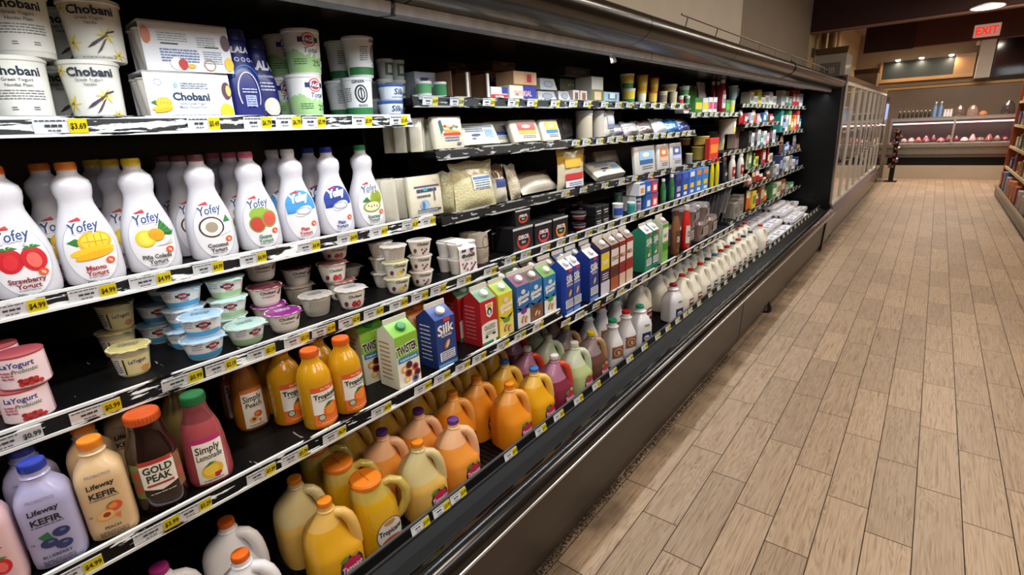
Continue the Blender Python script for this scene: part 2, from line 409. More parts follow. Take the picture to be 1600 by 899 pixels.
m = Mesh(); m.loft([(-.096, .012, .012), (-.088, .02, .02)], hx('#101010'), 12); m.build('lens', CLEAR, t); tag(t, 'small white dome security camera beside the pale column', 'camera')
# downlight and exit sign
dl = thing('ceiling_downlight', (.34, 11.6, 3.14)); m = Mesh(); m.loft([(.06, .05, .05), (.02, .2, .2), (0, .22, .22)], hx('#d8d2c8'), 28); m.build('reflector', PLAST, dl)
m = Mesh(); m.loft([(-.012, .17, .17), (.0, .2, .2)], (1, 1, 1), 28); m.build('diffuser', emis('lit_diffuser', (1, .97, .9), 9), dl)
tag(dl, 'round lit downlight hanging under the dark red header', 'light')
ex = thing('exit_sign', (.47, 13.969, 3.05)); m = Mesh(); m.box(-.19, .19, -.03, .03, -.11, .11, hx('#e9c9b4')); m.build('housing', emis('exit_face', hx('#c99a86'), .55), ex, bevel=.008)
a = Art(lambda u, v, off: (u, -.031-off, v)); a.text('EXIT', 0, -.065, .13, '#e2231a', .03, wmax=.32); a.poly([(-.18, 0), (-.165, .02), (-.165, -.02)], '#e2231a').poly([(.18, 0), (.165, .02), (.165, -.02)], '#e2231a')
a.done('lettering', ex, emis('exit_red', hx('#e2231a'), 1.4)); tag(ex, 'lit exit sign with red letters on the dark header', 'sign')

# ------------------------------------------------------------------ meat counter at the far end
mc = thing('meat_counter', (0, 16.9, 0))
m = Mesh(); m.box(-.95, 2.4, .02, .9, 0, .33, hx('#a79a89')); m.build('tiled_base', PAINT, mc)
m = Mesh(); m.box(-.9, 2.4, .1, .9, .33, .53, hx('#080808')); m.build('toe_recess', BLACKP, mc)
m = Mesh()
for z0, z1, y, c in [(.53, .61, .03, '#77736d'), (.61, .7, .0, '#9a968e'), (.7, .78, .02, '#8b8780'), (.78, .86, .0, '#aaa69e')]: m.box(-.95, 2.4, y, .9, z0, z1, hx(c))
m.build('steel_front', STEEL, mc)
m = Mesh(); m.box(-.95, 2.4, .0, .5, 1.4, 1.5, hx('#a7a6a6')); m.box(-.95, 2.4, -.02, .02, 1.42, 1.47, hx('#c9c6c6')); m.build('top_rail', STEEL, mc)
m = Mesh(); m.box(-.95, 2.4, .86, .9, .86, 1.4, hx('#4d3f3d')); m.box(-.95, 2.4, .1, .86, .86, .88, hx('#8f8a84')); m.build('back_panel', PLAST, mc)
for x in (-.93, .32, 1.55):
    m = Mesh(); m.box(x-.02, x+.02, -.03, 0.0, .86, 1.5, hx('#cfcaca')); m.build('post', STEEL, mc)
m = Mesh(); m.box(-.9, 2.3, .12, .16, 1.34, 1.37, (1, .62, .68)); m.build('tube_lamp', emis('pink_tube', (1, .6, .66), 3.2), mc)
area('counter_lamp', (.3, 17.15, 1.33), 2.6, .05, 15, (1, .75, .78))
tag(mc, 'long steel and glass meat counter across the far end', 'counter')
def glassm():
    m, nt, b = nodes('counter_glass'); b.inputs['Transmission Weight'].default_value = 1; b.inputs['Roughness'].default_value = .02; b.inputs['IOR'].default_value = 1.1; b.inputs['Alpha'].default_value = .25
    no = N(nt, 'ShaderNodeTexNoise'); no.inputs['Scale'].default_value = 4; cr = N(nt, 'ShaderNodeValToRGB'); cr.color_ramp.elements[0].color = (.85, .9, .9, 1); cr.color_ramp.elements[1].color = (.95, .97, .97, 1)
    nt.links.new(no.outputs[0], cr.inputs[0]); nt.links.new(cr.outputs[0], b.inputs['Base Color']); return m
m = Mesh(); m.box(-.95, 2.4, -.006, 0, .86, 1.42, (1, 1, 1)); g = m.build('front_glass', glassm(), mc)
rnd = random.Random(4)
mt = [('#9c4a4a', 'red'), ('#b98480', 'pale pink'), ('#7a3636', 'dark red'), ('#c9a59c', 'fatty pink'), ('#8f6a55', 'brown')]
for i in range(22):
    x = -.78+i*.15; c, nm = mt[rnd.randrange(5)]; m = Mesh(); w0 = rnd.uniform(.06, .1)
    m.box(-.07, .07, -.09, .09, 0, .012, hx('#2a2a2a')); m.loft([(.012, w0*.7, w0*1.1, 2.6), (.03, w0, w0*1.2, 2.4), (.08, w0*.85, w0, 2.2), (.1+.08*rnd.random(), w0*.3, w0*.4)], hx(c), 12)
    o = m.build('meat_tray', FILM); o.location = (x, 17.22+.1*(i % 3), .882)
    tag(o, f'{nth(i)} tray of {nm} meat from the left inside the far counter', 'meat', 'trays of meat in the far counter')
top = [('sauce_bottle', 1406+i*6.6, .05, .028, '#1b1714', .018, 'dark sauce bottle') for i in range(8)]+[('blue_bottle', 1460+i*8.6, .36, .038, '#5f86b8', .02, 'tall blue bottle') for i in range(2)]+[('steel_can', 1477+i*6.6, .17, .03, '#c9c9cf', .03, 'silver can') for i in range(3)]
for i, (nm, px, h, r, c, r2, lab) in enumerate(top):
    h = max(h, .17) if nm == 'sauce_bottle' else h
    m = Mesh(); m.loft([(0, r, r), (h*.62, r, r), (h*.78, r2*.8, r2*.8), (h*.9, r2*.7, r2*.7)], hx(c), 12); m.loft([(h*.9, r2*.9, r2*.9), (h, r2*.9, r2*.9)], hx('#e6e2dc'), 12)
    o = m.build(nm, PLAST); X = atY(px, 178, 17.1)[0]; o.location = (X, 17.15, 1.5)
    tag(o, f'{lab}, {nth(i)} from the left along the far counter top', 'bottle' if 'bottle' in nm else 'can', 'bottles and cans on the far counter')
for i, (px, w0, h, c) in enumerate([(1503, .12, .25, '#5e4c44'), (1519, .11, .24, '#8a7068'), (1536, .08, .1, '#c07a4e'), (1574, .12, .3, '#3b3434')]):
    m = Mesh(); m.loft([(0, .06, w0, 3), (h*.3, .08, w0*1.05, 2.5), (h*.7, .06, w0*.8, 2.2), (h, .02, w0*.3)], hx(c), 14)
    o = m.build('wrapped_package', FILM); o.location = (atY(px, 178, 17.1)[0], 17.15, 1.5); o.rotation_euler = (0, 0, 1.57)
    tag(o, ['dark brown wrapped package on the far counter beside the silver cans', 'mauve brown wrapped package on the far counter', 'small orange package on the far counter', 'dark package at the right end of the far counter'][i], 'package')
# tall glass door cooler along the wall, beyond the open cooler
dc = thing('glass_door_cooler', (0, 0, 0)); FX = -1.0
m = Mesh(); m.box(-1.9, FX-.01, 8.2, 14.9, .4, 2.1, hx('#17191b')); m.build('cabinet', BLACKP, dc)
m = Mesh(); m.box(-1.9, FX+.01, 8.2, 14.9, 2.04, 2.13, hx('#5c483a')); m.build('top_trim', PLAST, dc)
m = Mesh(); m.extrude_y([(-1.9, 0), (-.97, 0.03), (-.97, .2), (-.955, .21), (-.955, .3), (-.93, .33), (-.93, .36), (-1.0, .42), (-1.9, .42)], 8.2, 14.9, hx('#6d645c')); m.build('base_panel', STEEL, dc)
GL = printed('mirror_like_door_glass', .03, 1., .55, var=.03)
for k in range(8):
    y0 = 8.26+k*.82; d = Mesh(); d.box(FX-.008, FX, y0, y0+.78, .46, 2.03, hx('#8b8378')); dd = d.build('door', GL, dc)
    f = Mesh(); w0 = .022
    for a, b in ((y0, y0+w0), (y0+.78-w0, y0+.78)): f.box(FX, FX+.018, a, b, .44, 2.05, hx('#cfccc4'))
    f.box(FX, FX+.018, y0+w0, y0+.78-w0, .44, .48, hx('#cfccc4')); f.box(FX, FX+.018, y0+w0, y0+.78-w0, 2.01, 2.05, hx('#cfccc4')); f.build('frame', PLAST, dd)
    h = Mesh(); h.tube([(FX+.015, y0+.09, 1.0), (FX+.06, y0+.09, 1.02), (FX+.06, y0+.09, 1.4), (FX+.015, y0+.09, 1.42)], .009, hx('#c4c4c0')); h.build('handle', STEEL, dd)
tag(dc, 'tall glass door cooler with white frames beyond the open cooler', 'cooler')
vc = thing('upright_cooler', (-1.0, 15.6, 0)); m = Mesh(); m.box(-.7, 0, -.55, .55, 0, 2.02, hx('#14171c')); m.build('cabinet', BLACKP, vc, bevel=.01)
m = Mesh(); m.box(0, .01, -.47, .47, .35, 1.9, hx('#4b5560')); m.build('door', GL, vc); m = Mesh(); m.box(.01, .014, -.4, .4, 1.5, 1.85, hx('#7b90c4')); m.build('lit_panel', emis('blue_panel', hx('#7b90c4'), .8), vc)
tag(vc, 'narrow black upright cooler with a bluish panel at the end of the door cooler', 'cooler')
rk = thing('bottle_rack', (-.72, 16.1, 0)); m = Mesh(); m.box(-.05, .05, -.05, .05, .02, 1.25, hx('#101010')); m.box(-.13, .13, -.16, .16, 0, .02, hx('#101010'))
m.build('frame', BLACKP, rk); tag(rk, 'thin black standing rack holding dark bottles before the far counter', 'rack')
wb = Mesh(); wb.loft([(0, .06, .06), (.14, .062, .062), (.2, .024, .024), (.27, .022, .022)], lambda z: hx('#8e2a2a') if .05 < z < .12 or z > .24 else hx('#141012'), 14)
WB = Kind(lambda: wb.build('wine_bottle', CLEAR))
for k in range(7):
    WB.at((-.72+(.04 if k % 2 else -.03), 16.04, .4+k*.135), f'dark bottle with red band, {nth(k)} from the bottom of the black rack', 'bottle', 'bottles in the black rack', rx=R(90))
# boxes on top of the door cooler
def carton_box(w0, d0, h0, c, name='cardboard_box', flap=True):
    t = thing(name); m = Mesh(); m.box(-d0/2, d0/2, -w0/2, w0/2, 0, h0, hx(c)); m.build('body', CARD, t, bevel=.003)
    if flap: m = Mesh(); m.add([(-d0/2, -w0/2, h0), (d0/2, -w0/2, h0), (d0/2+.03, -w0/2-.14, h0+.08), (-d0/2, -w0/2-.14, h0+.08)], [(0, 1, 2, 3)], hx('#6b543c'), False); f = m.build('flap', CARD, t, fix=False); s = f.modifiers.new('t', 'SOLIDIFY'); s.thickness = .006
    return t
o = carton_box(.62, .42, .42, '#8a8379'); o.location = (-1.45, 10.2, 2.13); tag(o, 'grey printed cardboard box with an open flap on top of the door cooler', 'box')
a = Art(s_plane(-.31, '-y')); a.rect(-.14, .1, .14, .3, '#57524c').text('MB', 0, .15, .08, '#8a8379', .02); a.done('print', o)
o = carton_box(.5, .4, .3, '#7a5a3c'); o.location = (-1.3, 13.6, 2.13); tag(o, 'brown cardboard box at the far end of the door cooler top', 'box')
a = Art(s_plane(-.25, '-y')); a.lines(-.12, .12, .2, 4, .03, .008, '#4d3824'); a.done('print', o)

# ------------------------------------------------------------------ the open cooler
YS, YE = -1.3, 8.05
cs = thing('open_display_cooler', (0, 0, 0))
m = Mesh(); m.box(-2.05, -1.97, YS, YE, .05, 2.09, hx('#050505')); m.build('back_panel', BLACKP, cs)
DECK = .41
m = Mesh(); m.box(-1.97, -1.08, YS, YE, .34, DECK, hx('#101011'))
y = YS
while y < YE: 
    m.box(-1.97, -1.085, y, y+.006, DECK, DECK+.004, hx('#1c1d1e')); y += .024
m.build('deck', BLACKP, cs)
GLOSS = printed('glossy_black_bumper', .2, .3, var=.25, scale=5)
IP = [(-1.085, .38), (-1.085, .452), (-1.07, .452), (-1.03, .438), (-.99, .43), (-.99, .38)]
BP = [(-.992, .37), (-.992, .428), (-.985, .44), (-.972, .452), (-.95, .456), (-.925, .45), (-.908, .435), (-.899, .415), (-.897, .4), (-.93, .395), (-.95, .36)]
m = Mesh(); m.extrude_y(IP, YS, YE-.1, hx('#070708')); m.build('inner_ledge', printed('matt_black_ledge', .42, 0, var=.2, scale=4, spec=.22), cs)
m = Mesh(); m.extrude_y(BP, YS, YE-.45, hx('#0b0b0c'), 8, True); m.build('bumper', GLOSS, cs)
m = Mesh(); m.extrude_y(BP, YE-.45, YE-.1, hx('#2b2522'), 2, True); m.build('bumper', GLOSS, cs)
m = Mesh(); m.extrude_y([(-.896, .402), (-.893, .4), (-.893, .39), (-.905, .388)], YS, YE-.05, hx('#b9c0c8')); m.build('chrome_strip', STEEL, cs)
m = Mesh(); m.extrude_y([(-.99, .42), (-.984, .443), (-.98, .445), (-.982, .42)], YS, YE-.05, hx('#8d8f92')); m.build('seam_strip', STEEL, cs)
KP = [(-1.1, .39), (-.912, .39), (-.93, .1), (-.945, .035), (-1.1, .03)]
for k, (a, b) in enumerate([(YS, 3.78), (3.795, 7.3)]):
    m = Mesh(); m.extrude_y(KP, a, b, hx('#241a14')); m.build('kick_panel', printed('kick_enamel%d' % k, .42, .1, var=.25, scale=3), cs)
m = Mesh(); m.extrude_y([(-1.1, .385), (-.9, .385), (-.92, .02), (-1.1, .02)], 7.33, 7.42, hx('#0e0c0b')); m.build('joint_cover', BLACKP, cs)
m = Mesh(); m.extrude_y(KP, 7.44, YE+.1, hx('#6d645c')); m.build('kick_panel', STEEL, cs)
m = Mesh(); m.extrude_y([(-.945, .1), (-.938, .1), (-.95, .015), (-.957, .015)], YS, 1.9, hx('#2e261f')); m.build('kick_skirt', PLAST, cs)
f = Mesh(); f.loft([(0, .045, .06), (.02, .05, .065), (.045, .045, .05), (.09, .025, .03)], hx('#0c0c0c'), 18); f = f.build('levelling_foot', BLACKP, cs); f.location = (-.955, 4.72, 0)
# canopy
CP = [(-2.05, 2.1), (-2.05, 1.99), (-1.75, 1.975), (-1.3, 1.96), (-1.16, 1.948), (-1.12, 1.95), (-1.08, 1.955), (-1.035, 1.968), (-1.0, 1.99), (-.984, 2.015), (-.984, 2.038), (-.997, 2.06), (-1.025, 2.075), (-1.07, 2.085), (-1.2, 2.095)]
CANO = printed('canopy_enamel', .24, .1, var=.2, scale=4)
for k, (a, b) in enumerate([(YS, .98), (.985, 2.2), (2.205, 3.42), (3.425, 5.02), (5.035, YE)]):
    m = Mesh(); m.extrude_y(CP, a, b, hx('#110d0b' if k < 3 else '#1e1713'), 4, True); m.build('canopy', CANO, cs)
for k, (a, b) in enumerate([(YS, .94), (.955, 2.5), (2.51, 4.6), (4.62, YE-.1)]):
    m = Mesh(); m.extrude_y([(-1.125, 1.925), (-1.118, 1.925), (-1.112, 1.95), (-1.118, 1.952)], a, b, hx('#ccd2d8')); m.extrude_y([(-1.17, 1.93), (-1.118, 1.925), (-1.118, 1.92), (-1.17, 1.925)], a, b, hx('#7a8086')); m.build('valance_strip', printed('scuffed_aluminium%d' % k, .45, 0, .25, var=.4, scale=30), cs)
for y in (1.13, 4.2): 
    m = Mesh(); m.tube([(-1.155, y+1.05, 1.925), (-1.145, y+1.05, 1.895)], .012, hx('#d8dada')); 
    if y < 2: m.build('valance_screw', PLAST, cs)
m = Mesh(); m.tube([(-1.09, 5.03, 1.955), (-1.02, 5.03, 1.975), (-.98, 5.03, 2.015), (-.985, 5.04, 2.05), (-1.03, 5.05, 2.08)], .007, hx('#15100d')); m.build('canopy_joint', BLACKP, cs)
# end panel with its leaning front edge
def panel(y0, y1):
    m = Mesh(); pts = [(-2.05, .05), (-.93, .05), (-.93, .38), (-.985, .5), (-1.02, 2.11), (-2.05, 2.17)]
    m.extrude_y(pts, y0, y1, hx('#0d0e10')); return m
panel(YE, YE+.14).build('end_panel', printed('end_panel_enamel', .32, .0, var=.3, scale=2, spec=.3), cs)
# shelves
SH = {}
def shelf(key, y0, y1, X, z, mat, depth=.5, dz=.03, face=True):
    m = Mesh(); m.box(X-depth, X, y0, y1, z-.022, z, hx('#0d0d0e')); o = m.build('shelf', SHELF_TOP, cs)
    m = Mesh(); m.extrude_y([(X-.002, z+.004), (X+.003, z+.004), (X+.012, z-dz+.004), (X+.006, z-dz)], y0+.002, y1-.002, hx('#000000'), 1); m.build('price_rail', mat, o)
    m = Mesh(); m.extrude_y([(X-.004, z+.002), (X+.004, z+.002), (X+.004, z+.008), (X-.004, z+.008)], y0+.002, y1-.002, hx('#999999')); m.extrude_y([(X+.006, z-dz+.004), (X+.016, z-dz+.004), (X+.016, z-dz-.002), (X+.006, z-dz-.002)], y0+.002, y1-.002, hx('#999999')); m.build('rail_edge', LIP_EDGE if key[0] == 'A' or key in ('B3', 'B2') else LIP_DIM, o)
    for y in (y0+.05, y1-.05):
        b = Mesh(); b.box(X-depth, X-.2, y-.004, y+.004, z-.09, z-.02, hx('#0a0a0a')); b.build('bracket', BLACKP, o)
    SH[key] = (X, z, y0, y1, dz)
shelf('A5', YS, 1.215, -1.40, 1.690, LIP_WORN)
shelf('A4', YS, 1.30, -1.425, 1.338, LIP_WORN)
shelf('A3', YS, 1.50, -1.295, 1.122, LIP_MID)
shelf('A2', YS, 1.795, -1.195, .858, LIP_MID)
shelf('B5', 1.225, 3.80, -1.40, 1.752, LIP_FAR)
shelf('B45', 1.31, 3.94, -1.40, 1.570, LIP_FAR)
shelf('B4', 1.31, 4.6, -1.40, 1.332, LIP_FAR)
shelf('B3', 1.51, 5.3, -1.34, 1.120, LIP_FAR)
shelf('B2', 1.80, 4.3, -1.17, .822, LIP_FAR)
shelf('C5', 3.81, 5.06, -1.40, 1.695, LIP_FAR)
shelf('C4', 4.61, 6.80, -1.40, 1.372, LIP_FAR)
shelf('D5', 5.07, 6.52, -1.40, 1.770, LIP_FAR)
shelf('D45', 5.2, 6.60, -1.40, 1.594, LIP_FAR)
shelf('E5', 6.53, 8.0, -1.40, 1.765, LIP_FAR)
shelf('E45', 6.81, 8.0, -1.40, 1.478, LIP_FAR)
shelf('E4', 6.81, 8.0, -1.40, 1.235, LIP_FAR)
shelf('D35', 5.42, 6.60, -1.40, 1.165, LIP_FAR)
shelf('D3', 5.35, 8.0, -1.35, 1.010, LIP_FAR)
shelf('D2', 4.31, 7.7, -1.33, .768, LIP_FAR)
m = Mesh(); m.extrude_y([(-1.083, .489), (-1.077, .489), (-1.07, .452), (-1.076, .452)], YS, YE-.1, hx('#111111')); m.extrude_y([(-1.084, .487), (-1.076, .487), (-1.076, .492), (-1.084, .492)], YS, YE-.1, hx('#55585a')); m.extrude_y([(-1.072, .458), (-1.064, .458), (-1.064, .452), (-1.072, .452)], YS, YE-.1, hx('#3a3c3e')); m.box(-1.086, -1.08, YS, YE-.1, DECK, .487, hx('#0d0d0d')); m.build('deck_price_rail', BLACKP, cs)
SH['DK'] = (-1.082, DECK, YS, YE-.1, .03)
tag(cs, 'long black open display cooler full of dairy and juice', 'cooler')
# wire guards lying on top of the canopy
for k, (a, b) in enumerate([(3.2, 5.9), (6.1, 8.15)]):
    m = Mesh(); X = -1.25
    m.tube([(X, a, 2.23), (X, b, 2.23)], .006, hx('#9a8f82')); m.tube([(X-.02, a, 2.15), (X-.02, b, 2.15)], .005, hx('#9a8f82'))
    y = a+.1
    while y < b: m.tube([(X-.25, y, 2.106), (X-.02, y, 2.15), (X, y, 2.23)], .005, hx('#8a8074')); y += .55
    tag(m.build('wire_guard', WIRE), ['long thin wire guard rail on top of the canopy at its middle', 'thin wire guard rail on top of the canopy near the end panel'][k], 'rail')
# dried dirt and grit along the kick panel: nobody could count it
m = Mesh(); rnd = random.Random(3)
for i in range(3400):
    y = rnd.uniform(.3, 3.6); x = -.955+abs(rnd.gauss(0, .013)); s = rnd.uniform(.0015, .005); c = hx(rnd.choice(['#1a130e', '#2b1f16', '#4b3a2a', '#0f0b08', '#6b5a46']))
    m.add([(x-s, y-s, 0), (x+s, y-s*.6, 0), (x+s*.5, y+s, 0), (x, y, s*1.1)], [(0, 1, 3), (1, 2, 3), (2, 0, 3)], c, False)
o = m.build('floor_grit', PAINT, fix=False); o['kind'] = 'stuff'; tag(o, 'dark crumbled dirt lying along the bottom of the cooler', 'dirt')
# ------------------------------------------------------------------ product kinds
def fruit(a, kind, u, v, s):
    """small printed fruit pictures, s = half width"""
    if kind == 'strawberry':
        for du, r in ((-.45, -.2), (.45, .15)):
            a.ell(u+du*s, v-.1*s, .5*s, .62*s, '#c8202c', r); a.ell(u+du*s, v-.15*s, .28*s, .4*s, '#e86a62' if du > 0 else '#d8303a', r)
            for k in range(5): a.poly([(u+du*s, v+.45*s), (u+du*s+math.cos(k*1.2)*.42*s, v+.5*s+math.sin(k*1.2)*.18*s), (u+du*s+math.cos(k*1.2+.5)*.2*s, v+.62*s)], '#2e7d32')
    elif kind == 'mango':
        a.poly([(u-1*s, v+.35*s), (u-.6*s, v+.55*s), (u-.2*s, v+.3*s), (u-.6*s, v+.1*s)], '#2f7a2f')
        a.ell(u+.2*s, v+.3*s, .75*s, .55*s, '#f2b21c', .1); a.ell(u+.2*s, v+.32*s, .62*s, .42*s, '#ffd23f', .1)
        for k in (-1, 0, 1): a.rect(u+.2*s+k*.3*s-.015*s, v-.05*s, u+.2*s+k*.3*s+.03*s, v+.7*s, '#e59a17', 1, 2)
        a.rect(u-.35*s, v+.28*s, u+.78*s, v+.33*s, '#e59a17', 3, 1)
        a.ell(u, v-.2*s, 1.0*s, .24*s, '#f7c52b', .12); a.ell(u+.05*s, v-.42*s, .9*s, .2*s, '#eeb01f', .18)
    elif kind == 'pineapple':
        for k in range(7): a.poly([(u+.2*s, v+.2*s), (u+(.5+.09*k)*s, v+(1.05-.13*k)*s), (u+(.65+.05*k)*s, v+(.6-.1*k)*s)], '#2c8a3c' if k % 2 else '#1f6e2e')
        a.ell(u-.4*s, v, .5*s, .5*s, '#f0cf2e', .3); a.ell(u-.4*s, v, .36*s, .36*s, '#f9e25a', .3); a.ell(u+.15*s, v+.15*s, .42*s, .36*s, '#d9a422', -.4)
        a.poly([(u, v-.5*s), (u+.8*s, v-.45*s), (u+.9*s, v+.05*s), (u+.6*s, v-.25*s)], '#efece8'); a.poly([(u+.3*s, v-.52*s), (u+.85*s, v-.45*s), (u+.92*s, v-.1*s)], '#cfc8c4')
    elif kind == 'coconut':
        a.ell(u-.2*s, v+.05*s, .72*s, .66*s, '#4a3327'); a.ell(u-.2*s, v+.05*s, .62*s, .56*s, '#f2f0ec'); a.ell(u-.2*s, v+.05*s, .36*s, .34*s, '#a59a86')
        a.poly([(u+.1*s, v-.55*s), (u+.95*s, v-.35*s), (u+.98*s, v+.05*s), (u+.5*s, v-.2*s)], '#efece8'); a.poly([(u+.5*s, v+.3*s), (u+.75*s, v+.75*s), (u+.95*s, v+.3*s)], '#2f7d43')
    elif kind == 'guava':
        a.ell(u-.1*s, v+.4*s, .7*s, .5*s, '#8fb23c'); a.ell(u-.4*s, v-.25*s, .5*s, .55*s, '#7da035', .3); a.ell(u-.4*s, v-.25*s, .43*s, .47*s, '#c2463c', .3)
        a.ell(u+.42*s, v+.05*s, .5*s, .58*s, '#86a93a', -.2); a.ell(u+.42*s, v+.05*s, .42*s, .5*s, '#cc5a48', -.2)
    elif kind in ('plainl', 'plaind'):
        c = '#3f96d6' if kind == 'plainl' else '#1f3f97'
        a.ell(u, v+.1*s, 1.12*s, 1.15*s, c, 0, 24, 0, math.pi); a.poly([(u-1.12*s, v+.12*s), (u+1.12*s, v+.12*s), (u+1.1*s, v-.25*s), (u-1.1*s, v-.5*s)], c)
        a.ell(u+.1*s, v-.35*s, .7*s, .36*s, '#dfe3ea', .3); a.ring(u+.1*s, v-.35*s, .62*s, .3*s, .1*s, '#9aa6b8'); a.ell(u+.1*s, v-.3*s, .35*s, .16*s, '#ffffff', .3); a.tubeish = 0
    elif kind == 'soursop':
        a.ell(u+.35*s, v+.35*s, .55*s, .62*s, '#9cae34', -.4); 
        for k in range(5): a.rect(u+(.05+.15*k)*s, v-.1*s, u+(.08+.15*k)*s, v+.8*s, '#5f7a22', 1, 2)
        a.ell(u-.1*s, v-.3*s, .78*s, .45*s, '#87a23a', .1); a.ell(u-.1*s, v-.3*s, .66*s, .36*s, '#e9e2bc', .1)
        for k in range(4): a.ell(u+(-.45+.25*k)*s, v-(.25+.06*(k % 2))*s, .05*s, .07*s, '#33291f')
        a.poly([(u-.9*s, v+.1*s), (u-.5*s, v+.5*s), (u-.2*s, v+.1*s)], '#2f7d43')
    elif kind == 'blueberry':
        a.poly([(u-.9*s, v+.5*s), (u-.3*s, v+.75*s), (u-.1*s, v+.1*s), (u-.6*s, v+.1*s)], '#2e6b45')
        for du, dv in ((-.4, -.2), (.4, .45), (.35, -.6)): a.ell(u+du*s, v+dv*s, .5*s, .38*s, '#2b3566'); a.ell(u+du*s+.1*s, v+dv*s+.1*s, .18*s, .1*s, '#5a6698')
    elif kind == 'peach':
        a.ell(u+.3*s, v+.45*s, .5*s, .42*s, '#d9562e'); a.ell(u+.2*s, v+.5*s, .28*s, .25*s, '#ea8a3c'); a.poly([(u-.3*s, v+.5*s), (u+.1*s, v+.85*s), (u+.35*s, v+.8*s)], '#3f7a3a')
        a.ell(u-.35*s, v-.15*s, .55*s, .42*s, '#e9b36a', .2); a.ell(u-.3*s, v-.12*s, .25*s, .2*s, '#8f3b22', .2); a.poly([(u+.2*s, v-.3*s), (u+.55*s, v-.2*s), (u+.45*s, v-.8*s)], '#e2733a')
    elif kind == 'orange':
        a.ell(u, v, s, .95*s, '#e2661c'); a.ell(u-.15*s, v+.1*s, .7*s, .65*s, '#f08a2a'); a.poly([(u-.9*s, v+.5*s), (u-.4*s, v+1.1*s), (u+.3*s, v+1.0*s), (u-.2*s, v+.7*s)], '#2f6b33')
    elif kind == 'lemonras':
        a.ell(u, v+.1*s, s, .85*s, '#e6b62a', .3); a.ell(u-.1*s, v+.2*s, .7*s, .55*s, '#f2cb45', .3); a.poly([(u-.9*s, v+.5*s), (u-.1*s, v+1.1*s), (u+.5*s, v+1.0*s)], '#3c7a2c')
        for k in range(5): a.ell(u+(.25+.18*(k % 3))*s, v-(.35+.22*(k//3))*s, .17*s, .17*s, '#b3223a')
    elif kind == 'almond':
        a.ell(u, v, .45*s, .8*s, '#9a5a34', -.5); a.ell(u+.12*s, v, .25*s, .6*s, '#e2c9a6', -.5)
    elif kind == 'vanilla':
        for k in range(6):
            t = k*1.05; a.poly([(u, v), (u+math.cos(t-.3)*.45*s, v+math.sin(t-.3)*.45*s), (u+math.cos(t)*s, v+math.sin(t)*s), (u+math.cos(t+.3)*.45*s, v+math.sin(t+.3)*.45*s)], '#e6cf3c' if k % 2 else '#f0e07a')
        a.ell(u, v, .16*s, .16*s, '#8f7a1c')
    elif kind == 'berry':
        for k, (du, dv, c) in enumerate([(-.5, .3, '#b5303c'), (.2, -.2, '#8c2636'), (.6, .2, '#33415e'), (-.2, -.6, '#2d3142')]): a.ell(u+du*s, v+dv*s, .24*s, .28*s, c)
    elif kind == 'cherries':
        for k in range(9): a.ell(u+(-.7+.35*(k % 5))*s, v+(-.2+.35*(k//5))*s+.05*s*(k % 2), .24*s, .22*s, '#8e1f24' if k % 2 else '#b8302f')

def screw_cap(r, h, z, col, name='cap', parent=None, n=30):
    m = Mesh(); c = hx(col); dk = tuple(x*.8 for x in c)
    m.loft([(z, r, r), (z+h*.15, r*1.03, r*1.03), (z+h*.8, r, r), (z+h*.93, r*.95, r*.95), (z+h, r*.8, r*.8)], c, n)
    for k in range(n):
        t = 2*math.pi*k/n; m.box(0, 0, 0, 0, 0, 0, c) if 0 else None
    for k in range(0, n):
        t = 2*math.pi*k/n; x, y = math.cos(t), math.sin(t); px, py = -y*.0012, x*.0012; R1 = r*1.035
        m.add([(x*R1+px, y*R1+py, z+h*.2), (x*R1-px, y*R1-py, z+h*.2), (x*R1-px, y*R1-py, z+h*.78), (x*R1+px, y*R1+py, z+h*.78)], [(0, 1, 2, 3)], dk, False)
    return m.build(name, PLAST, parent, fix=False)

HD = (.55, .84)
def jug(col, cap, air=None, fill=.165, art=None, hcol=None, tall=1., mat=None):
    """gallon jug: square shoulders, neck, hollow handle over the cut-away corner"""
    t = thing('gallon_jug'); air = air or col; c0, c1 = hx(col), hx(air)
    cf = lambda z: c0 if z < fill else c1
    def sh(k): return (-HD[0]*k, -HD[1]*k)
    P = [(0, .064, .064, 3.4), (.006, .071, .071, 3.4), (.02, .073, .073, 3.4), (.06, .0735, .0735, 3.3), (.115, .0735, .0735, 3.2), (.13, .0705, .0705, 2.9, *sh(.0035)), (.145, .065, .065, 2.6, *sh(.009)), (.162, .0595, .0595, 2.5, *sh(.013)),
         (.18, .053, .053, 2.3, *sh(.0145)), (.195, .0465, .0465, 2.1, *sh(.0125)), (.21, .0375, .0375, 2, *sh(.0075)), (.223, .029, .029, 2, *sh(.003)), (.234, .0215, .0215), (.238, .024, .024), (.242, .0205, .0205), (.252, .02, .02)]
    m = Mesh(); m.loft(P, cf, 36)
    hc = hx(hcol) if hcol else None
    X = [(.010, .214), (.026, .222), (.042, .217), (.0545, .203), (.062, .184), (.066, .162), (.0685, .138), (.069, .112)]
    m.tube([(HD[0]*a, HD[1]*a, z) for a, z in X], [.014, .0155, .016, .0165, .0165, .0165, .0165, .016], hc or c1, 12)
    m.tube([(.0, .0, .225), (.012, -.03, .205), (.02, -.05, .17)], .006, c1, 8) if 0 else None
    m.build('body', mat or MILKP, t)
    screw_cap(.0200, .017, .251, cap, 'cap', t)
    if art:
        a = Art(s_front(P)); art(a); a.done('label', t)
    return t
def tampico(a):
    a.ell(.02, .075, .036, .04, '#3b2a4a').ell(.02, .078, .03, .028, '#c32a5c').text('Tampico', .02, .066, .017, '#ffffff', .02, .15, wmax=.062); a.ell(0, .108, .014, .007, '#5f9a34', .4).ell(.03, .112, .014, .008, '#c8a02a', -.3).lines(-.015, .055, .04, 2, .006, .003, '#7a2f3c')
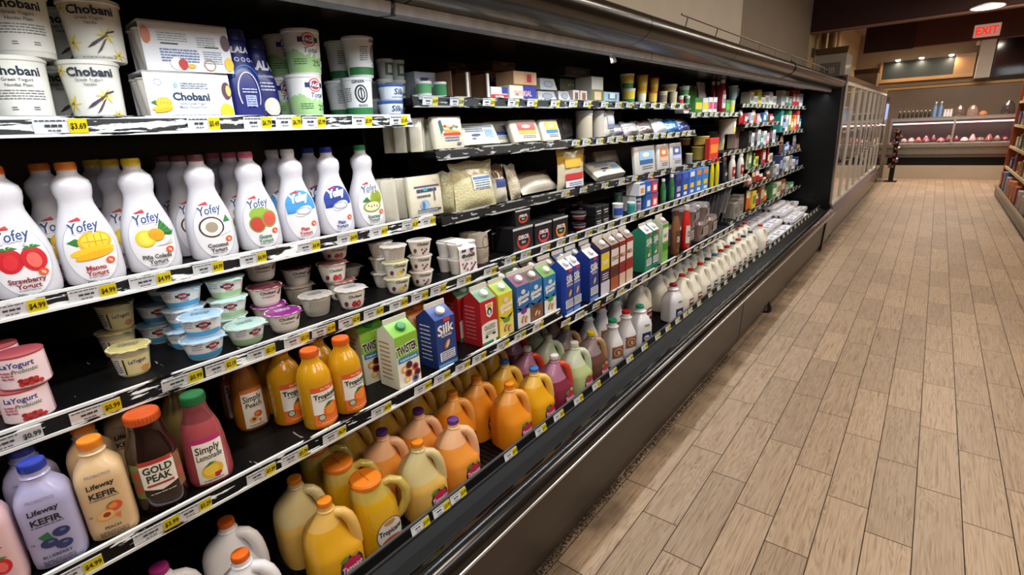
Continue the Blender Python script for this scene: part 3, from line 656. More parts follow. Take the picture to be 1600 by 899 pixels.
def dairy(a):
    a.rect(-.02, .03, .045, .11, '#7a2230').rect(-.012, .085, .037, .1, '#e9e4da').text('MILK', .012, .05, .02, '#f4efe6', .02, wmax=.05)
def dairyb(a):
    a.rect(-.02, .03, .045, .11, '#26305c').rect(-.012, .085, .037, .1, '#e9e4da').text('2%', .012, .05, .022, '#f4efe6', .02, wmax=.05)
def carafe():
    t = thing('juice_pitcher'); c = hx('#d9a916'); c1 = hx('#c7b055')
    P = [(0, .058, .058, 3), (.008, .066, .066, 3), (.03, .068, .068, 2.8), (.11, .067, .067, 2.6), (.16, .063, .063, 2.5), (.195, .056, .056, 2.3, -.004, -.006), (.225, .047, .047, 2.2, -.008, -.012), (.236, .045, .045, 2, -.008, -.012)]
    m = Mesh(); m.loft(P, lambda z: c if z < .19 else c1, 36)
    m.tube([(.012, .028, .215), (.026, .05, .226), (.042, .07, .218), (.051, .083, .19), (.05, .083, .15), (.042, .07, .115), (.034, .055, .095)], [.012, .013, .014, .014, .014, .014, .012], c1, 12)
    m.build('body', CLEAR, t)
    l = Mesh(); l.loft([(.232, .05, .046, 2, -.008, -.012), (.244, .051, .047, 2, -.008, -.012), (.25, .047, .043, 2, -.008, -.012), (.252, .04, .036, 2, -.008, -.012)], hx('#ee8420'), 32)
    l.box(-.034, .018, -.014, -.0125, .2515, .2535, hx('#c96410')); l.build('lid', PLAST, t)
    a = Art(s_front(P)); a.ell(.01, .08, .047, .052, '#6b5a50').ell(.01, .08, .044, .049, '#d9d8d8').ell(.01, .052, .034, .018, '#c25a2a'); a.text('Tropicana', .01, .082, .017, '#20281f', .03, wmax=.078)
    a.ell(.01, .118, .02, .008, '#b98d4a'); a.done('label', t); return t
def yogurt_bottle(cap, fr, l1, tcol, l2='Yogurt', white=False):
    t = thing('yogurt_drink_bottle'); c = hx('#d3d4dd')
    P = [(0, .036, .047, 2.6), (.005, .041, .054, 2.8), (.02, .043, .0565, 2.8), (.06, .043, .0565, 2.7), (.095, .042, .055, 2.6), (.12, .039, .050, 2.5), (.142, .035, .043, 2.3), (.162, .030, .036, 2.2), (.178, .0275, .0315, 2.1), (.19, .0275, .031, 2), (.203, .030, .0345, 2), (.217, .031, .036, 2), (.228, .029, .033, 2), (.238, .021, .0225), (.244, .0175, .018), (.252, .0175, .018)]
    m = Mesh(); m.loft(P, c, 40); m.build('body', MILKP, t); screw_cap(.0185, .017, .252, cap, 'cap', t)
    a = Art(s_front(P)); a.ell(0, .076, .046, .071, '#e6e7ee', 0, 36); a.ring(0, .076, .047, .072, .0014, '#b9bcc8', 36)
    lt = '#ffffff' if fr[:5] == 'plain' else '#2f4f86'
    if fr[:5] == 'plain': fruit(a, fr, .0, .104, .038)
    else: fruit(a, fr, .002, .084, .041)
    a.poly([(-.026, .144), (-.007, .152), (-.003, .144)], '#c9252b'); a.text('Yofey', .0, .121, .021, '#ffffff', .07, .25, wmax=.054, rot=.14); a.text('Yofey', .0, .121, .021, lt if fr[:5] != 'plain' else '#eaf2fb', .02, .25, wmax=.054, rot=.14)
    a.ell(.029, .051, .0085, .0075, '#e2571f').text('7g', .029, .0485, .005, '#ffffff', .02)
    a.text(l1, 0, .034, .0095, tcol, .035, wmax=.06); a.text(l2, 0, .0215, .0095, tcol, .035, wmax=.048); a.lines(-.018, .018, .0165, 1, .003, .0012, '#44464c')
    a.ring(-.014, .007, .008, .0035, .001, '#24262c').lines(0, .02, .006, 1, .002, .0014, '#44464c', 3)
    a.done('label', t); return t
def tub(r, h, col, lid, art=None, name='tub', rimh=.008, taper=.86, foil=False, matb=None):
    t = thing(name); P = [(0, r*taper*.96, r*taper*.96), (.003, r*taper, r*taper), (h-.014, r*.975, r*.975), (h-.012, r*.985, r*.985), (h-rimh, r*.985, r*.985)]
    m = Mesh(); m.loft(P, hx(col), 40); m.build('body', matb or PLAST, t)
    m = Mesh(); m.loft([(h-rimh-.002, r*1.0, r*1.0), (h-rimh, r*1.035, r*1.035), (h-.001, r*1.03, r*1.03), (h, r*1.0, r*1.0), (h-.0015, r*.93, r*.93)], hx(lid), 40); m.build('lid', PLAST, t)
    if art: a = Art(s_round(P)); art(a); a.done('label', t)
    return t
def cho_plain(a):
    a.rect(-.06, .01, .06, .115, '#ecebe2', 16, 2).text('Chobani', 0, .085, .016, '#1c2a3f', .03, wmax=.088); a.text('Greek Yogurt', 0, .074, .0058, '#5c6470', .01).text('Nonfat Plain', 0, .064, .0058, '#5c6470', .01).lines(-.038, .038, .056, 4, .005, .0016, '#6b7078', 2).lines(-.02, -.008, .025, 2, .004, .0016, '#6b7078', 5).lines(.012, .024, .025, 2, .004, .0016, '#6b7078', 6)
def cho_van(a):
    a.rect(-.06, .01, .06, .115, '#eeede3', 16, 2)
    fruit(a, 'vanilla', .018, .05, .019); fruit(a, 'vanilla', -.045, .035, .02); fruit(a, 'vanilla', .034, .012, .013); fruit(a, 'vanilla', -.052, .1, .014)
    a.poly([(-.018, .024), (-.005, .03), (.016, .047), (.016, .051), (-.008, .035)], '#4a3f48').poly([(-.005, .012), (.004, .02), (.018, .045), (.012, .04)], '#4a3f48').poly([(.016, .052), (.034, .058), (.034, .061), (.018, .056)], '#4a3f48')
    a.text('Chobani', 0, .089, .016, '#1c2a3f', .03, wmax=.088); a.text('Greek Yogurt', -.004, .079, .0056, '#5c6470', .01).text('Vanilla', -.004, .07, .0056, '#5c6470', .01); a.lines(-.03, .028, .006, 1, .004, .0016, '#6b7078', 4)
def fage(a, r=.052):
    a.rect(-.07, .006, .07, .112, '#eef0ec', 18, 2); a.rect(-.07, .006, .07, .045, '#a5d08d', 18, 2); a.ell(-.03, .045, .055, .022, '#a5d08d'); a.ell(.02, .078, .06, .036, '#eef0ec')
    a.ell(.0, .089, .021, .0185, '#c8282f').ell(.0, .089, .018, .0155, '#eef0ec').ell(.0, .089, .0145, .0125, '#c8282f').rect(-.03, .0825, .03, .0955, '#1d2d6b', 10, 1).text('FAGE', 0, .0845, .0095, '#ffffff', .03, wmax=.046)
    a.text('Total', .004, .056, .013, '#25457c', .01, .25).text('2%', .016, .022, .015, '#2c5c3c', -.005).lines(-.045, -.012, .038, 3, .006, .002, '#3f6b4a').rect(.034, .022, .048, .036, '#f4f4f4', 3, 1).text('NON', .041, .0285, .004, '#223', .01)
def greekgods(a):
    a.rect(-.07, .006, .07, .118, '#e8ebee', 18, 2).rect(-.07, .008, .07, .03, '#2e7d45', 18, 2)
    a.ring(.022, .07, .02, .027, .005, '#2c3038').ring(.022, .07, .011, .018, .004, '#2c3038').rect(.02, .05, .024, .09, '#2c3038', 1, 2); a.text('GREEK', .018, .102, .009, '#2c3038', .02, rot=.1).lines(-.032, -.008, .085, 7, .006, .0022, '#4b525c')
    a.text('GODS', .023, .033, .007, '#2c3038', .02)
def silkc(a):
    a.rect(-.045, .004, .045, .05, '#dfe8f3', 14, 2).rect(-.045, .042, .045, .05, '#4b6ea8', 14, 1).text('Silk', .006, .018, .018, '#1d2f63', .02, .1).ell(.03, .02, .006, .008, '#5a78b0').ell(.026, .012, .006, .005, '#5a78b0').lines(-.02, .02, .009, 1, .004, .002, '#4d5f86')
def foil_cup(bodyc, lidc, art=None, r=.047, h=.06, tab=True, name='yogurt_cup'):
    t = thing(name); P = [(0, r*.66, r*.66), (.004, r*.72, r*.72), (h*.35, r*.80, r*.80), (h*.9, r*.95, r*.95), (h*.93, r*1.0, r*1.0), (h, r*1.02, r*1.02)]
    m = Mesh(); m.loft(P, hx(bodyc), 36); m.build('body', PLAST, t)
    m = Mesh(); n = 40; ringp = []
    for k in range(n):
        q = 2*math.pi*k/n; rr = r*1.06*(1+.012*math.sin(k*2.3)); rr = rr*(1.17 if tab and abs(((q-.9+math.pi) % (2*math.pi))-math.pi) < .18 else 1)
        ringp.append((rr*math.cos(q), rr*math.sin(q), h-.002+.0015*math.sin(k*1.7)))
    inner = [(x*.8, y*.8, h+.0022) for x, y, z in ringp]; m.add(ringp+inner+[(0, 0, h+.0016)], [(k, (k+1) % n, n+(k+1) % n, n+k) for k in range(n)]+[(n+k, n+(k+1) % n, 2*n) for k in range(n)], hx(lidc))
    lid = m.build('foil_lid', FOIL, t); a = Art(s_plane(h+.0024, 'z')); a.lines(-.02, .02, .008, 3, .008, .003, '#5a5f6b' if lidc not in ('#8e2a86',) else '#e9d8ea', 3); a.done('lid_print', lid)
    if art: a = Art(s_round(P)); art(a); a.done('label', t)
    return t
def c_layog(a): a.rect(-.035, .006, .05, .05, '#efe0a0', 12, 2).text('LaYogurt', .018, .034, .009, '#27408a', .02, .1, wmax=.036).rect(-.035, .006, -.012, .05, '#dcdccb', 4, 2).lines(-.033, -.014, .044, 6, .006, .003, '#5a5f6b').ell(.03, .016, .01, .008, '#e0a060').rect(-.01, .008, -.007, .048, '#2b2b2b', 1, 1)
def c_fage(acc):
    def f(a): a.rect(-.05, .006, .05, .052, '#eceeee', 14, 2).rect(-.05, .006, .05, .02, acc, 14, 1).ell(.01, .036, .012, .009, '#b8282f').rect(-.006, .033, .026, .040, '#2a2342', 4, 1).text('FAGE', .01, .0342, .0046, '#fff', .02).text('Total', .012, .022, .006, '#25457c', .01, .2).lines(-.036, -.012, .044, 3, .006, .002, '#8a8f98')
    return f
def c_cho(txt, fr, acc='#e9e4da', sub='#6b6660'):
    def f(a):
        a.rect(-.05, .008, .05, .053, acc, 14, 2).text('Chobani', -.002, .038, .0085, '#262a33', .03, wmax=.045)
        if txt: a.text(txt, -.002, .028, .006, sub, .02, wmax=.04)
        else: fruit(a, fr, 0, .019, .015)
        a.poly([(.022, .035), (.038, .05), (.04, .04), (.03, .03)], '#7a3f28') if txt else a.ell(-.03, .02, .006, .008, '#7c2f36')
    return f
def twin_box(kind):
    """pair of cups in a wrapped card sleeve"""
    t = thing('yogurt_cup_pack'); P = [(0, .037, .037), (.004, .0395, .0395), (.06, .0385, .0385), (.066, .038, .038)]
    m = Mesh(); m.loft(P, hx('#e0b9bd'), 32); m.build('body', PLAST, t); m = Mesh(); m.loft([(.064, .0385, .0385), (.067, .039, .039), (.068, .035, .035)], hx('#b0505a'), 32); m.build('foil_lid', FOIL, t)
    a = Art(s_round(P)); a.rect(-.05, .004, .05, .062, '#edd5da', 14, 2).text('LaYogurt', -.002, .046, .0105, '#27408a', .02, .1, wmax=.052); a.text('Probiotic', .008, .034, .008, '#2f6b4a', .01, .25, wmax=.04); fruit(a, 'cherries', .012, .014, .02); a.lines(-.03, -.01, .036, 3, .006, .003, '#b5606c'); a.done('label', t); return t
def carton(front, side, top, capc='#e9e9e6', art=None, art2=None, w0=.095, d0=.095, h=.2, ridge=.04, cap=True, strip=None, name='drink_carton'):
    """gable-top carton: body, sloped roof with a cap, flat sealed fin"""
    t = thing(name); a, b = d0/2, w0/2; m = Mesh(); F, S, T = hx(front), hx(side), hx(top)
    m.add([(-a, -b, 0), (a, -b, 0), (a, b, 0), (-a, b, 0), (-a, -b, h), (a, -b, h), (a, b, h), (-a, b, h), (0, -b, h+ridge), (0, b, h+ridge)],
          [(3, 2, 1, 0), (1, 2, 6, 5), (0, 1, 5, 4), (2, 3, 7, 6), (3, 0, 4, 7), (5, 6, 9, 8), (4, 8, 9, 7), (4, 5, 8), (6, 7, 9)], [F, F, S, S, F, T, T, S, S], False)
    m.build('body', CARD, t, bevel=.002, fix=False)
    m = Mesh(); m.box(-.0022, .0022, -b, b, h+ridge-.002, h+ridge+.016, hx('#dcd9cf')); m.build('fin', CARD, t)
    if cap:
        m = Mesh(); sl = math.atan2(ridge, a); m.loft([(0, .0165, .0165), (.003, .017, .017), (.012, .0155, .0155), (.014, .013, .013)], hx(capc), 24); c = m.build('cap', PLAST, t); c.location = (a*.5, 0, h+ridge*.5); c.rotation_euler = (0, sl, 0)
    if art: A = Art(s_plane(a)); art(A, w0, h); A.done('label', t)
    if art2: A = Art(s_plane(-b, '-y')); art2(A, d0, h); A.done('side_print', t)
    sl = Art(lambda u, v, off: (a*(1-v)+off*.7, u, h+ridge*v+off*.7))
    if strip: sl.rect(-b*.98, .02, b*.98, .25, strip, 4, 1); sl.done('roof_print', t)
    return t
def k_side(c='#e8e8ea'):
    def f(A, w0, h): A.lines(-.03, .02, h*.85, 9, .016, .004, c, 5)
    return f
def k_silk(acc, fr='almond', sub='ALMOND'):
    def f(A, w0, h): A.rect(-w0/2+.001, .0, w0/2-.001, h*.1, acc, 2, 1).text('Silk', .0, h*.70, .036, '#f4f4f2', .03, .12, wmax=w0*.86, rot=.12).text(sub, .0, h*.63, .009, '#f4f4f2', .02, wmax=.05); fruit(A, fr, .0, h*.47, .026); A.rect(-.036, h*.16, .034, h*.34, '#dfe6ee', 2, 1).lines(-.03, .03, h*.30, 4, .008, .004, '#2c4d8c').rect(-.01, h*.93, .02, h*.995, '#e23a3c', 1, 1)
    return f
def k_twister(A, w0, h):
    b = w0/2-.001; A.poly([(-b, 0), (b, 0), (b, h*.5), (-b, h*.62)], '#eef0ea'); A.poly([(-b, h*.66), (b, h*.6), (b, h*.8), (-b, h)], '#8cc63f'); A.text('TWISTER', 0, h*.66, .03, '#ffffff', .09, .05, wmax=.084, rot=.1); A.text('TWISTER', 0, h*.665, .028, '#1c1c1c', .035, .05, wmax=.08, rot=.1)
    A.rect(-.04, h*.5, .04, h*.6, '#1e88c9', 2, 1, skew=0).text('tropical punch', 0, h*.53, .008, '#ffffff', .02, wmax=.07)
    for u, v, c in [(-.02, .36, '#e89a34'), (.01, .25, '#efb14a'), (-.012, .16, '#f2c35a'), (.024, .34, '#c8324a'), (.03, .22, '#7a2a3a'), (.0, .42, '#5a1f28'), (-.005, .27, '#8a2030'), (.02, .12, '#6f6aa8')]: A.ell(u, h*v, .013, .013, c).ell(u, h*v, .007, .007, '#f6dfae' if c[1] in 'ef' else '#3b1118')
def k_orange(A, w0, h): A.rect(-.045, h*.05, .045, h*.9, '#c9b58c', 2, 1).poly([(-.03, h*.95), (.03, h*.9), (.02, h*.7), (-.02, h*.7)], '#d9702c').text("Florida's", 0, h*.52, .014, '#2c4a34', .02, wmax=.08).text('Natural', 0, h*.4, .014, '#2c4a34', .02, wmax=.08); fruit(A, 'orange', 0, h*.2, .022)
def k_grass(A, w0, h):
    A.rect(-w0/2+.001, 0, w0/2-.001, h*.47, '#eceee8', 4, 1).ell(0, h*.46, w0/2-.001, h*.06, '#eceee8'); A.rect(-w0/2+.001, 0, w0/2-.001, h*.09, '#2d8a4a', 2, 1); A.rect(-.03, h*.33, .032, h*.43, '#f6f7f2', 1, 1).text('GRASSFED', 0, h*.345, .018, '#2c5a3c', .02, wmax=.062, cond=.6)
    A.poly([(-.02, h*.92), (.024, h*.92), (.018, h*.66), (.002, h*.6), (-.014, h*.66)], '#f6f7f2').rect(-.012, h*.82, .016, h*.9, '#e6b43a', 1, 1); A.ell(.002, h*.74, .013, .016, '#22252c').ell(.002, h*.72, .006, .01, '#f2f2f2'); A.ell(-.02, h*.2, .008, .006, '#22252c').ell(.022, h*.22, .008, .005, '#22252c').lines(-.025, .03, h*.28, 2, .008, .003, '#3f6b4a').rect(.016, h*.02, .03, h*.09, '#f2f2f2', 1, 1)
def k_almond(body, low, badge):
    def f(A, w0, h): A.rect(-w0/2+.001, 0, w0/2-.001, h*.4, low, 2, 1); A.poly([(-w0/2+.001, h*.4), (w0/2-.001, h*.4), (w0/2-.001, h*.52), (0, h*.3), (-w0/2+.001, h*.52)], body); A.text('Almond', 0, h*.68, .018, '#ffffff', .04, .12, wmax=.08, rot=.12).text('Breeze', 0, h*.58, .016, '#ffffff', .04, .12, wmax=.075, rot=.12); A.ell(0, h*.84, .014, .01, '#dfe6ee'); A.poly([(-.024, h*.44), (.024, h*.44), (.016, h*.33), (-.016, h*.33)], badge); fruit(A, 'almond', -.008, h*.2, .02); fruit(A, 'almond', .014, h*.17, .018); A.text('9', .004, h*.19, .014, '#efb83a', .03)
    return f
def k_bar(c1, c2, txt, c3='#f2f2f2'):
    def f(A, w0, h): A.rect(-w0/2+.004, h*.55, w0/2-.004, h*.9, c1, 1, 1).text(txt, 0, h*.66, .02, c3, .04, wmax=w0*.8).rect(-w0/2+.001, h*.02, w0/2-.001, h*.3, c2, 1, 1).lines(-.03, .03, h*.45, 3, .012, .005, c3)
    return f
def drink_bottle(name, P, col, cap, capr, caph, art=None, mat=None, n=36, round_=False, fill=None, air=None, side=None):
    t = thing(name); m = Mesh(); c = hx(col)
    m.loft(P, (lambda z: c if z < fill else hx(air)) if fill else c, n); m.build('body', mat or CLEAR, t)
    screw_cap(capr, caph, P[-1][0]-.001, cap, 'cap', t)
    if art: a = Art((s_round if round_ else s_front)(P)); art(a); a.done('label', t)
    return t
PKEF = [(0, .034, .037, 4), (.005, .038, .041, 4), (.02, .039, .042, 4), (.13, .039, .042, 4), (.145, .038, .041, 3.4), (.158, .034, .037, 2.8), (.17, .027, .029, 2.3), (.18, .0215, .022), (.186, .0205, .0205), (.188, .023, .023), (.191, .0195, .0195), (.2, .0195, .0195)]
def l_kefir(fr, nm, tone='#26242e'):
    def f(a): a.text('PROBIOTICS', 0, .147, .0052, '#8a7f9a', .01, wmax=.045); a.text('Lifeway', 0, .123, .0105, tone, .025, .1, wmax=.046, rot=.06).text('KEFIR', 0, .101, .0125, tone, .03, wmax=.052).lines(-.024, .024, .096, 1, .003, .0016, '#4a4652'); fruit(a, fr, .004, .062, .026); a.text(nm, 0, .0265, .006, tone, .02, wmax=.044).lines(-.024, .024, .019, 3, .0045, .0018, '#4a4652').text('1%', -.029, .06, .004, tone, .02)
    return f
PTRO = [(0, .035, .035), (.004, .041, .041), (.012, .043, .043), (.11, .043, .043), (.135, .0435, .0435, 2), (.155, .042, .042), (.172, .036, .036), (.188, .027, .027), (.198, .0215, .0215), (.212, .021, .021)]
def l_trop(a):
    a.rect(-.036, .012, .04, .132, '#f0f0ec', 14, 3).rect(-.036, .116, .04, .132, '#e4602a', 12, 1).text('No Pulp', .002, .121, .006, '#ffe9c8', .02); a.text('Tropicana', .004, .096, .013, '#22301f', .04, wmax=.07).text('PURE PREMIUM', .004, .087, .005, '#22301f', .01, wmax=.055); a.rect(-.036, .012, .04, .05, '#e9752c', 12, 1); fruit(a, 'orange', .012, .055, .024); a.ell(-.018, .04, .0095, .0095, '#213024').ell(-.018, .04, .0075, .0075, '#b9c7b0').lines(-.02, .03, .02, 1, .003, .002, '#ffd9a0')
PSIM = [(0, .036, .041, 2.6), (.005, .04, .046, 2.6), (.02, .042, .049, 2.4), (.06, .042, .048, 2.3), (.11, .039, .044, 2.2), (.14, .036, .040, 2.1), (.16, .030, .033), (.178, .025, .027), (.19, .0235, .0245), (.205, .0235, .0235)]
def l_simply(nm, band, fr):
    def f(a): a.rect(-.03, .01, .03, .122, '#ece9e0', 12, 3, skew=.002).rect(-.029, .113, .032, .124, band, 10, 1); a.text('Simply', .001, .089, .0175, '#26231f', .014, .15, wmax=.052, rot=.06).text(nm, .001, .0715, .0135, '#26231f', .012, .15, wmax=.053, rot=.04); fruit(a, fr, .001, .038, .023); a.lines(-.02, .02, .016, 1, .003, .002, '#4a4640')
    return f
PGP = [(0, .035, .035, 3), (.006, .042, .042, 3), (.02, .044, .044, 3), (.12, .044, .044, 2.8), (.14, .043, .043, 2.4), (.16, .037, .037, 2), (.18, .032, .032), (.19, .0315, .0315), (.205, .03, .03)]
def l_gold(a):
    a.rect(-.042, .045, -.028, .125, '#6b7a44', 3, 3).rect(.03, .045, .042, .125, '#8a5a3a', 3, 3); a.ell(-.035, .07, .006, .012, '#a04a3c').ell(-.034, .1, .006, .012, '#a04a3c').ell(.036, .08, .006, .012, '#b04a3c'); a.poly([(-.028, .128), (.03, .128), (.03, .066), (.001, .056), (-.028, .066)], '#e7e4da').rect(-.028, .12, .03, .13, '#a8352c', 8, 1); a.text('GOLD', .001, .1, .0155, '#26332c', .03, wmax=.05, cond=.8).text('PEAK', .001, .08, .0155, '#26332c', .03, wmax=.05, cond=.8).rect(-.022, .069, .024, .074, '#a8352c', 6, 1).lines(-.02, .024, .05, 1, .003, .002, '#cfc9b8')
def slim_bottle(c, cap, band=None, h=.16, r=.026, bt=None):
    P = [(0, r*.9, r*.9), (.004, r, r), (h*.6, r, r), (h*.75, r*.8, r*.8), (h*.86, r*.55, r*.55), (h*.9, r*.5, r*.5)]
    t = thing('drink_bottle'); m = Mesh(); m.loft(P, hx(c), 20); m.build('body', PLAST, t); m = Mesh(); m.loft([(h*.89, r*.62, r*.62), (h, r*.6, r*.6)], hx(cap), 18); m.build('cap', PLAST, t)
    if band:
        a = Art(s_round(P)); a.rect(-r*1.1, h*.15, r*1.1, h*.55, band, 8, 1)
        if bt: a.text(bt, 0, h*.3, h*.12, '#f4f4f4' if sum(hx(band)) < 1.6 else '#1c1c22', .03, wmax=r*1.5)
        a.done('label', t)
    return t
def box(w0, d0, h, col, name='carton_box', bands=(), txt=None, tc='#ffffff', th=None, side=None, mat=None, tv=.4):
    """plain oblong pack with printed bands and a word on its face"""
    m = Mesh(); m.box(-d0/2, d0/2, -w0/2, w0/2, 0, h, hx(col)); 
    if side: m.c = [hx(col)]*2+[hx(side), hx(col), hx(side), hx(col)]
    if not bands and not txt: return m.build(name, mat or CARD, None, bevel=min(.003, h*.05), fix=False)
    t = thing(name); m.build('body', mat or CARD, t, bevel=min(.003, h*.05), fix=False)
    A = Art(s_plane(d0/2))
    for b in bands: A.rect(b[0]*w0/2, b[1]*h, b[2]*w0/2, b[3]*h, b[4], 1, 1)
    if txt: A.text(txt, 0, tv*h, (th or .3)*h, tc, .03, wmax=w0*.86)
    A.done('label', t); return t
def slab(w0=.115, h=.115, d0=.03, col='#e2ddc9', art=None, name='cheese_slab'):
    """block of white cheese shrunk in film, edges rounded, corners pinched"""
    t = thing(name); m = Mesh(); prof = []
    for z, k in ((0, .8), (.006, .96), (h*.5, 1), (h-.006, .96), (h, .8)): prof.append((z, d0/2*k, w0/2*(.97+.03*k), 5))
    m.loft(prof, hx(col), 24); m.add([(0, w0*.5, h*.9), (0, w0*.58, h*1.02), (0, w0*.42, h*.99)], [(0, 1, 2)], hx('#c9c8bf')); m.build('body', FILM, t)
    if art: A = Art(s_plane(d0/2+.0004)); art(A, w0, h); A.done('label', t)
    return t
def a_rio(A, w0, h): A.rect(-w0*.3, h*.4, w0*.36, h*.82, '#f2efe2', 2, 1); A.poly([(-w0*.34, h*.86), (-w0*.3, h*.45), (-w0*.2, h*.6), (-w0*.26, h*.9)], '#2d6b62'); [A.ell((-.15+.1*k)*w0, h*(.7-.03*(k % 3)), w0*.06, h*.045, ['#c8453a', '#e0b03a', '#5a7a8a', '#b8867a', '#5a9a5a'][k]) for k in range(5)]; A.poly([(-w0*.2, h*.62), (w0*.3, h*.56), (w0*.34, h*.5), (-w0*.2, h*.53)], '#e3a92a').rect(-w0*.24, h*.42, w0*.36, h*.5, '#c8342c', 1, 1).lines(-w0*.2, w0*.3, h*.34, 2, h*.08, h*.035, '#4a6a9a').rect(w0*.2, h*.12, w0*.34, h*.2, '#5a6a80', 1, 1)
def a_blue(A, w0, h): A.rect(-w0*.42, h*.78, w0*.4, h*.81, '#2c5c8c', 1, 1).rect(-w0*.42, h*.86, w0*.4, h*.88, '#2c5c8c', 1, 1).lines(-w0*.36, w0*.1, h*.68, 2, h*.1, h*.05, '#3a5c8c').rect(w0*.14, h*.3, w0*.36, h*.7, '#8fb4d8', 1, 2).ell(-w0*.12, h*.42, w0*.13, h*.06, '#2a4478').lines(w0*.16, w0*.34, h*.6, 5, h*.06, h*.02, '#3a5c8c', 2).ell(-w0*.2, h*.26, w0*.06, h*.035, '#3a4460')
def a_queso(A, w0, h): A.rect(-w0*.36, h*.72, w0*.4, h*.76, '#5a5a8a', 1, 1).lines(-w0*.3, w0*.3, h*.6, 1, h*.1, h*.08, '#27456b').ell(-w0*.04, h*.66, w0*.06, h*.04, '#4ab0c8').lines(-w0*.3, w0*.1, h*.48, 1, .1, h*.05, '#4a5a6a', 3).ell(-w0*.1, h*.3, w0*.14, h*.12, '#9ab4cc').ell(-w0*.14, h*.28, w0*.05, h*.1, '#4a78b0').rect(w0*.2, h*.36, w0*.24, h*.6, '#6a6a72', 1, 1).lines(-w0*.34, w0*.3, h*.16, 2, h*.06, h*.03, '#4a6a9a', 6).rect(w0*.28, h*.12, w0*.38, h*.17, '#3a3a3a', 1, 1)
def a_split(c1, c2):
    def f(A, w0, h): A.rect(-w0*.3, h*.5, w0*.34, h*.85, c1, 1, 1).rect(-w0*.3, h*.34, w0*.34, h*.5, c2, 1, 1).ell(0, h*.68, w0*.16, h*.08, '#f0e0c0').lines(-w0*.2, w0*.3, h*.24, 2, h*.08, h*.03, '#4a5a70')
    return f
def bag(w0, h, d0=.05, col='#d9d2b8', name='cheese_bag', art=None, seed=1, mat=None, top=None):
    """pillow bag with a flat crimped top"""
    rnd = random.Random(seed); m = Mesh(); t = thing(name); nu, nv = 12, 14; vs = []; cs = []; fs = []
    for s in (1, -1):
        for j in range(nv+1):
            for i in range(nu+1):
                u = -1+2*i/nu; v = j/nv; e = (1-abs(u)**2.6)*(min(1, v*6))*(max(0, 1-max(0, v-.55)/.42)**.8 if v > .55 else 1)
                x = s*(d0/2*e+.0012)+rnd.uniform(-.002, .002)*(e > .1); vs.append((x, u*w0/2*(1-.06*math.sin(v*3.1)+(.04 if v > .9 else 0)), v*h+.004*math.sin(u*5+seed)*(v > .9)))
    for s in range(2):
        o = s*(nu+1)*(nv+1)
        for j in range(nv):
            for i in range(nu): fs.append((o+j*(nu+1)+i, o+j*(nu+1)+i+1, o+(j+1)*(nu+1)+i+1, o+(j+1)*(nu+1)+i)); cs.append(hx(top) if top and j > nv*.62 else hx(col))
    m.add(vs, fs, cs); m.build('body', mat or CHEESE, t)
    if art: A = Art(lambda u, v, off: (d0/2*(1-(abs(u)/(w0/2))**2.6)*(max(0, 1-max(0, v/h-.55)/.42)**.8 if v > .55*h else 1)+.0035+off, u, v)); art(A, w0, h); A.done('label', t)
    return t
def a_shred(A, w0, h): A.rect(-w0*.12, h*.4, w0*.36, h*.72, '#dfe3dc', 3, 3).rect(-w0*.1, h*.6, w0*.34, h*.66, '#3a6aa0', 2, 1).lines(-w0*.08, w0*.32, h*.56, 4, h*.05, h*.025, '#4a6a90', 5)
def egg_carton(w0=.3, d0=.105, h=.065, col='#d9dadf'):
    t = thing('egg_carton'); m = Mesh()
    m.box(-d0/2, d0/2, -w0/2, w0/2, h*.5, h, hx(col), .006)
    for k in range(6):
        for s in (-1, 1): m.loft([(0, .015, .016), (h*.5, .026, .026)], hx('#c3c4ca'), 10, smooth=False); q = m.v[-20:]; m.v[-20:] = [(x+s*d0/4, y+(-w0/2+w0*(k+.5)/6), z) for x, y, z in q]
    m.build('tray', CARD, t); A = Art(s_plane(h+.0002, 'z')); A.rect(-w0*.35, -d0*.3, w0*.35, d0*.3, '#eceef4', 1, 1).text('EGGS', 0, -.012, .03, '#3a4470', .03).rect(-w0*.45, -d0*.3, -w0*.37, d0*.3, '#6a74a0', 1, 1); A.done('label', t); return t
def clam(w0=.14, d0=.14, h=.1, c='#8f7c74', name='clear_tray_pack'):
    t = thing(name); m = Mesh(); m.loft([(0, d0*.42, w0*.42, 5), (h*.8, d0*.5, w0*.5, 5), (h*.85, d0*.52, w0*.52, 5), (h, d0*.47, w0*.47, 5)], hx(c), 20); m.build('body', FILM, t)
    A = Art(s_plane(d0*.5)); A.rect(-w0*.3, h*.25, w0*.3, h*.7, '#b9b2b4', 1, 1).lines(-w0*.25, w0*.25, h*.55, 3, h*.12, h*.06, '#5a4a50'); A.done('label', t); return t
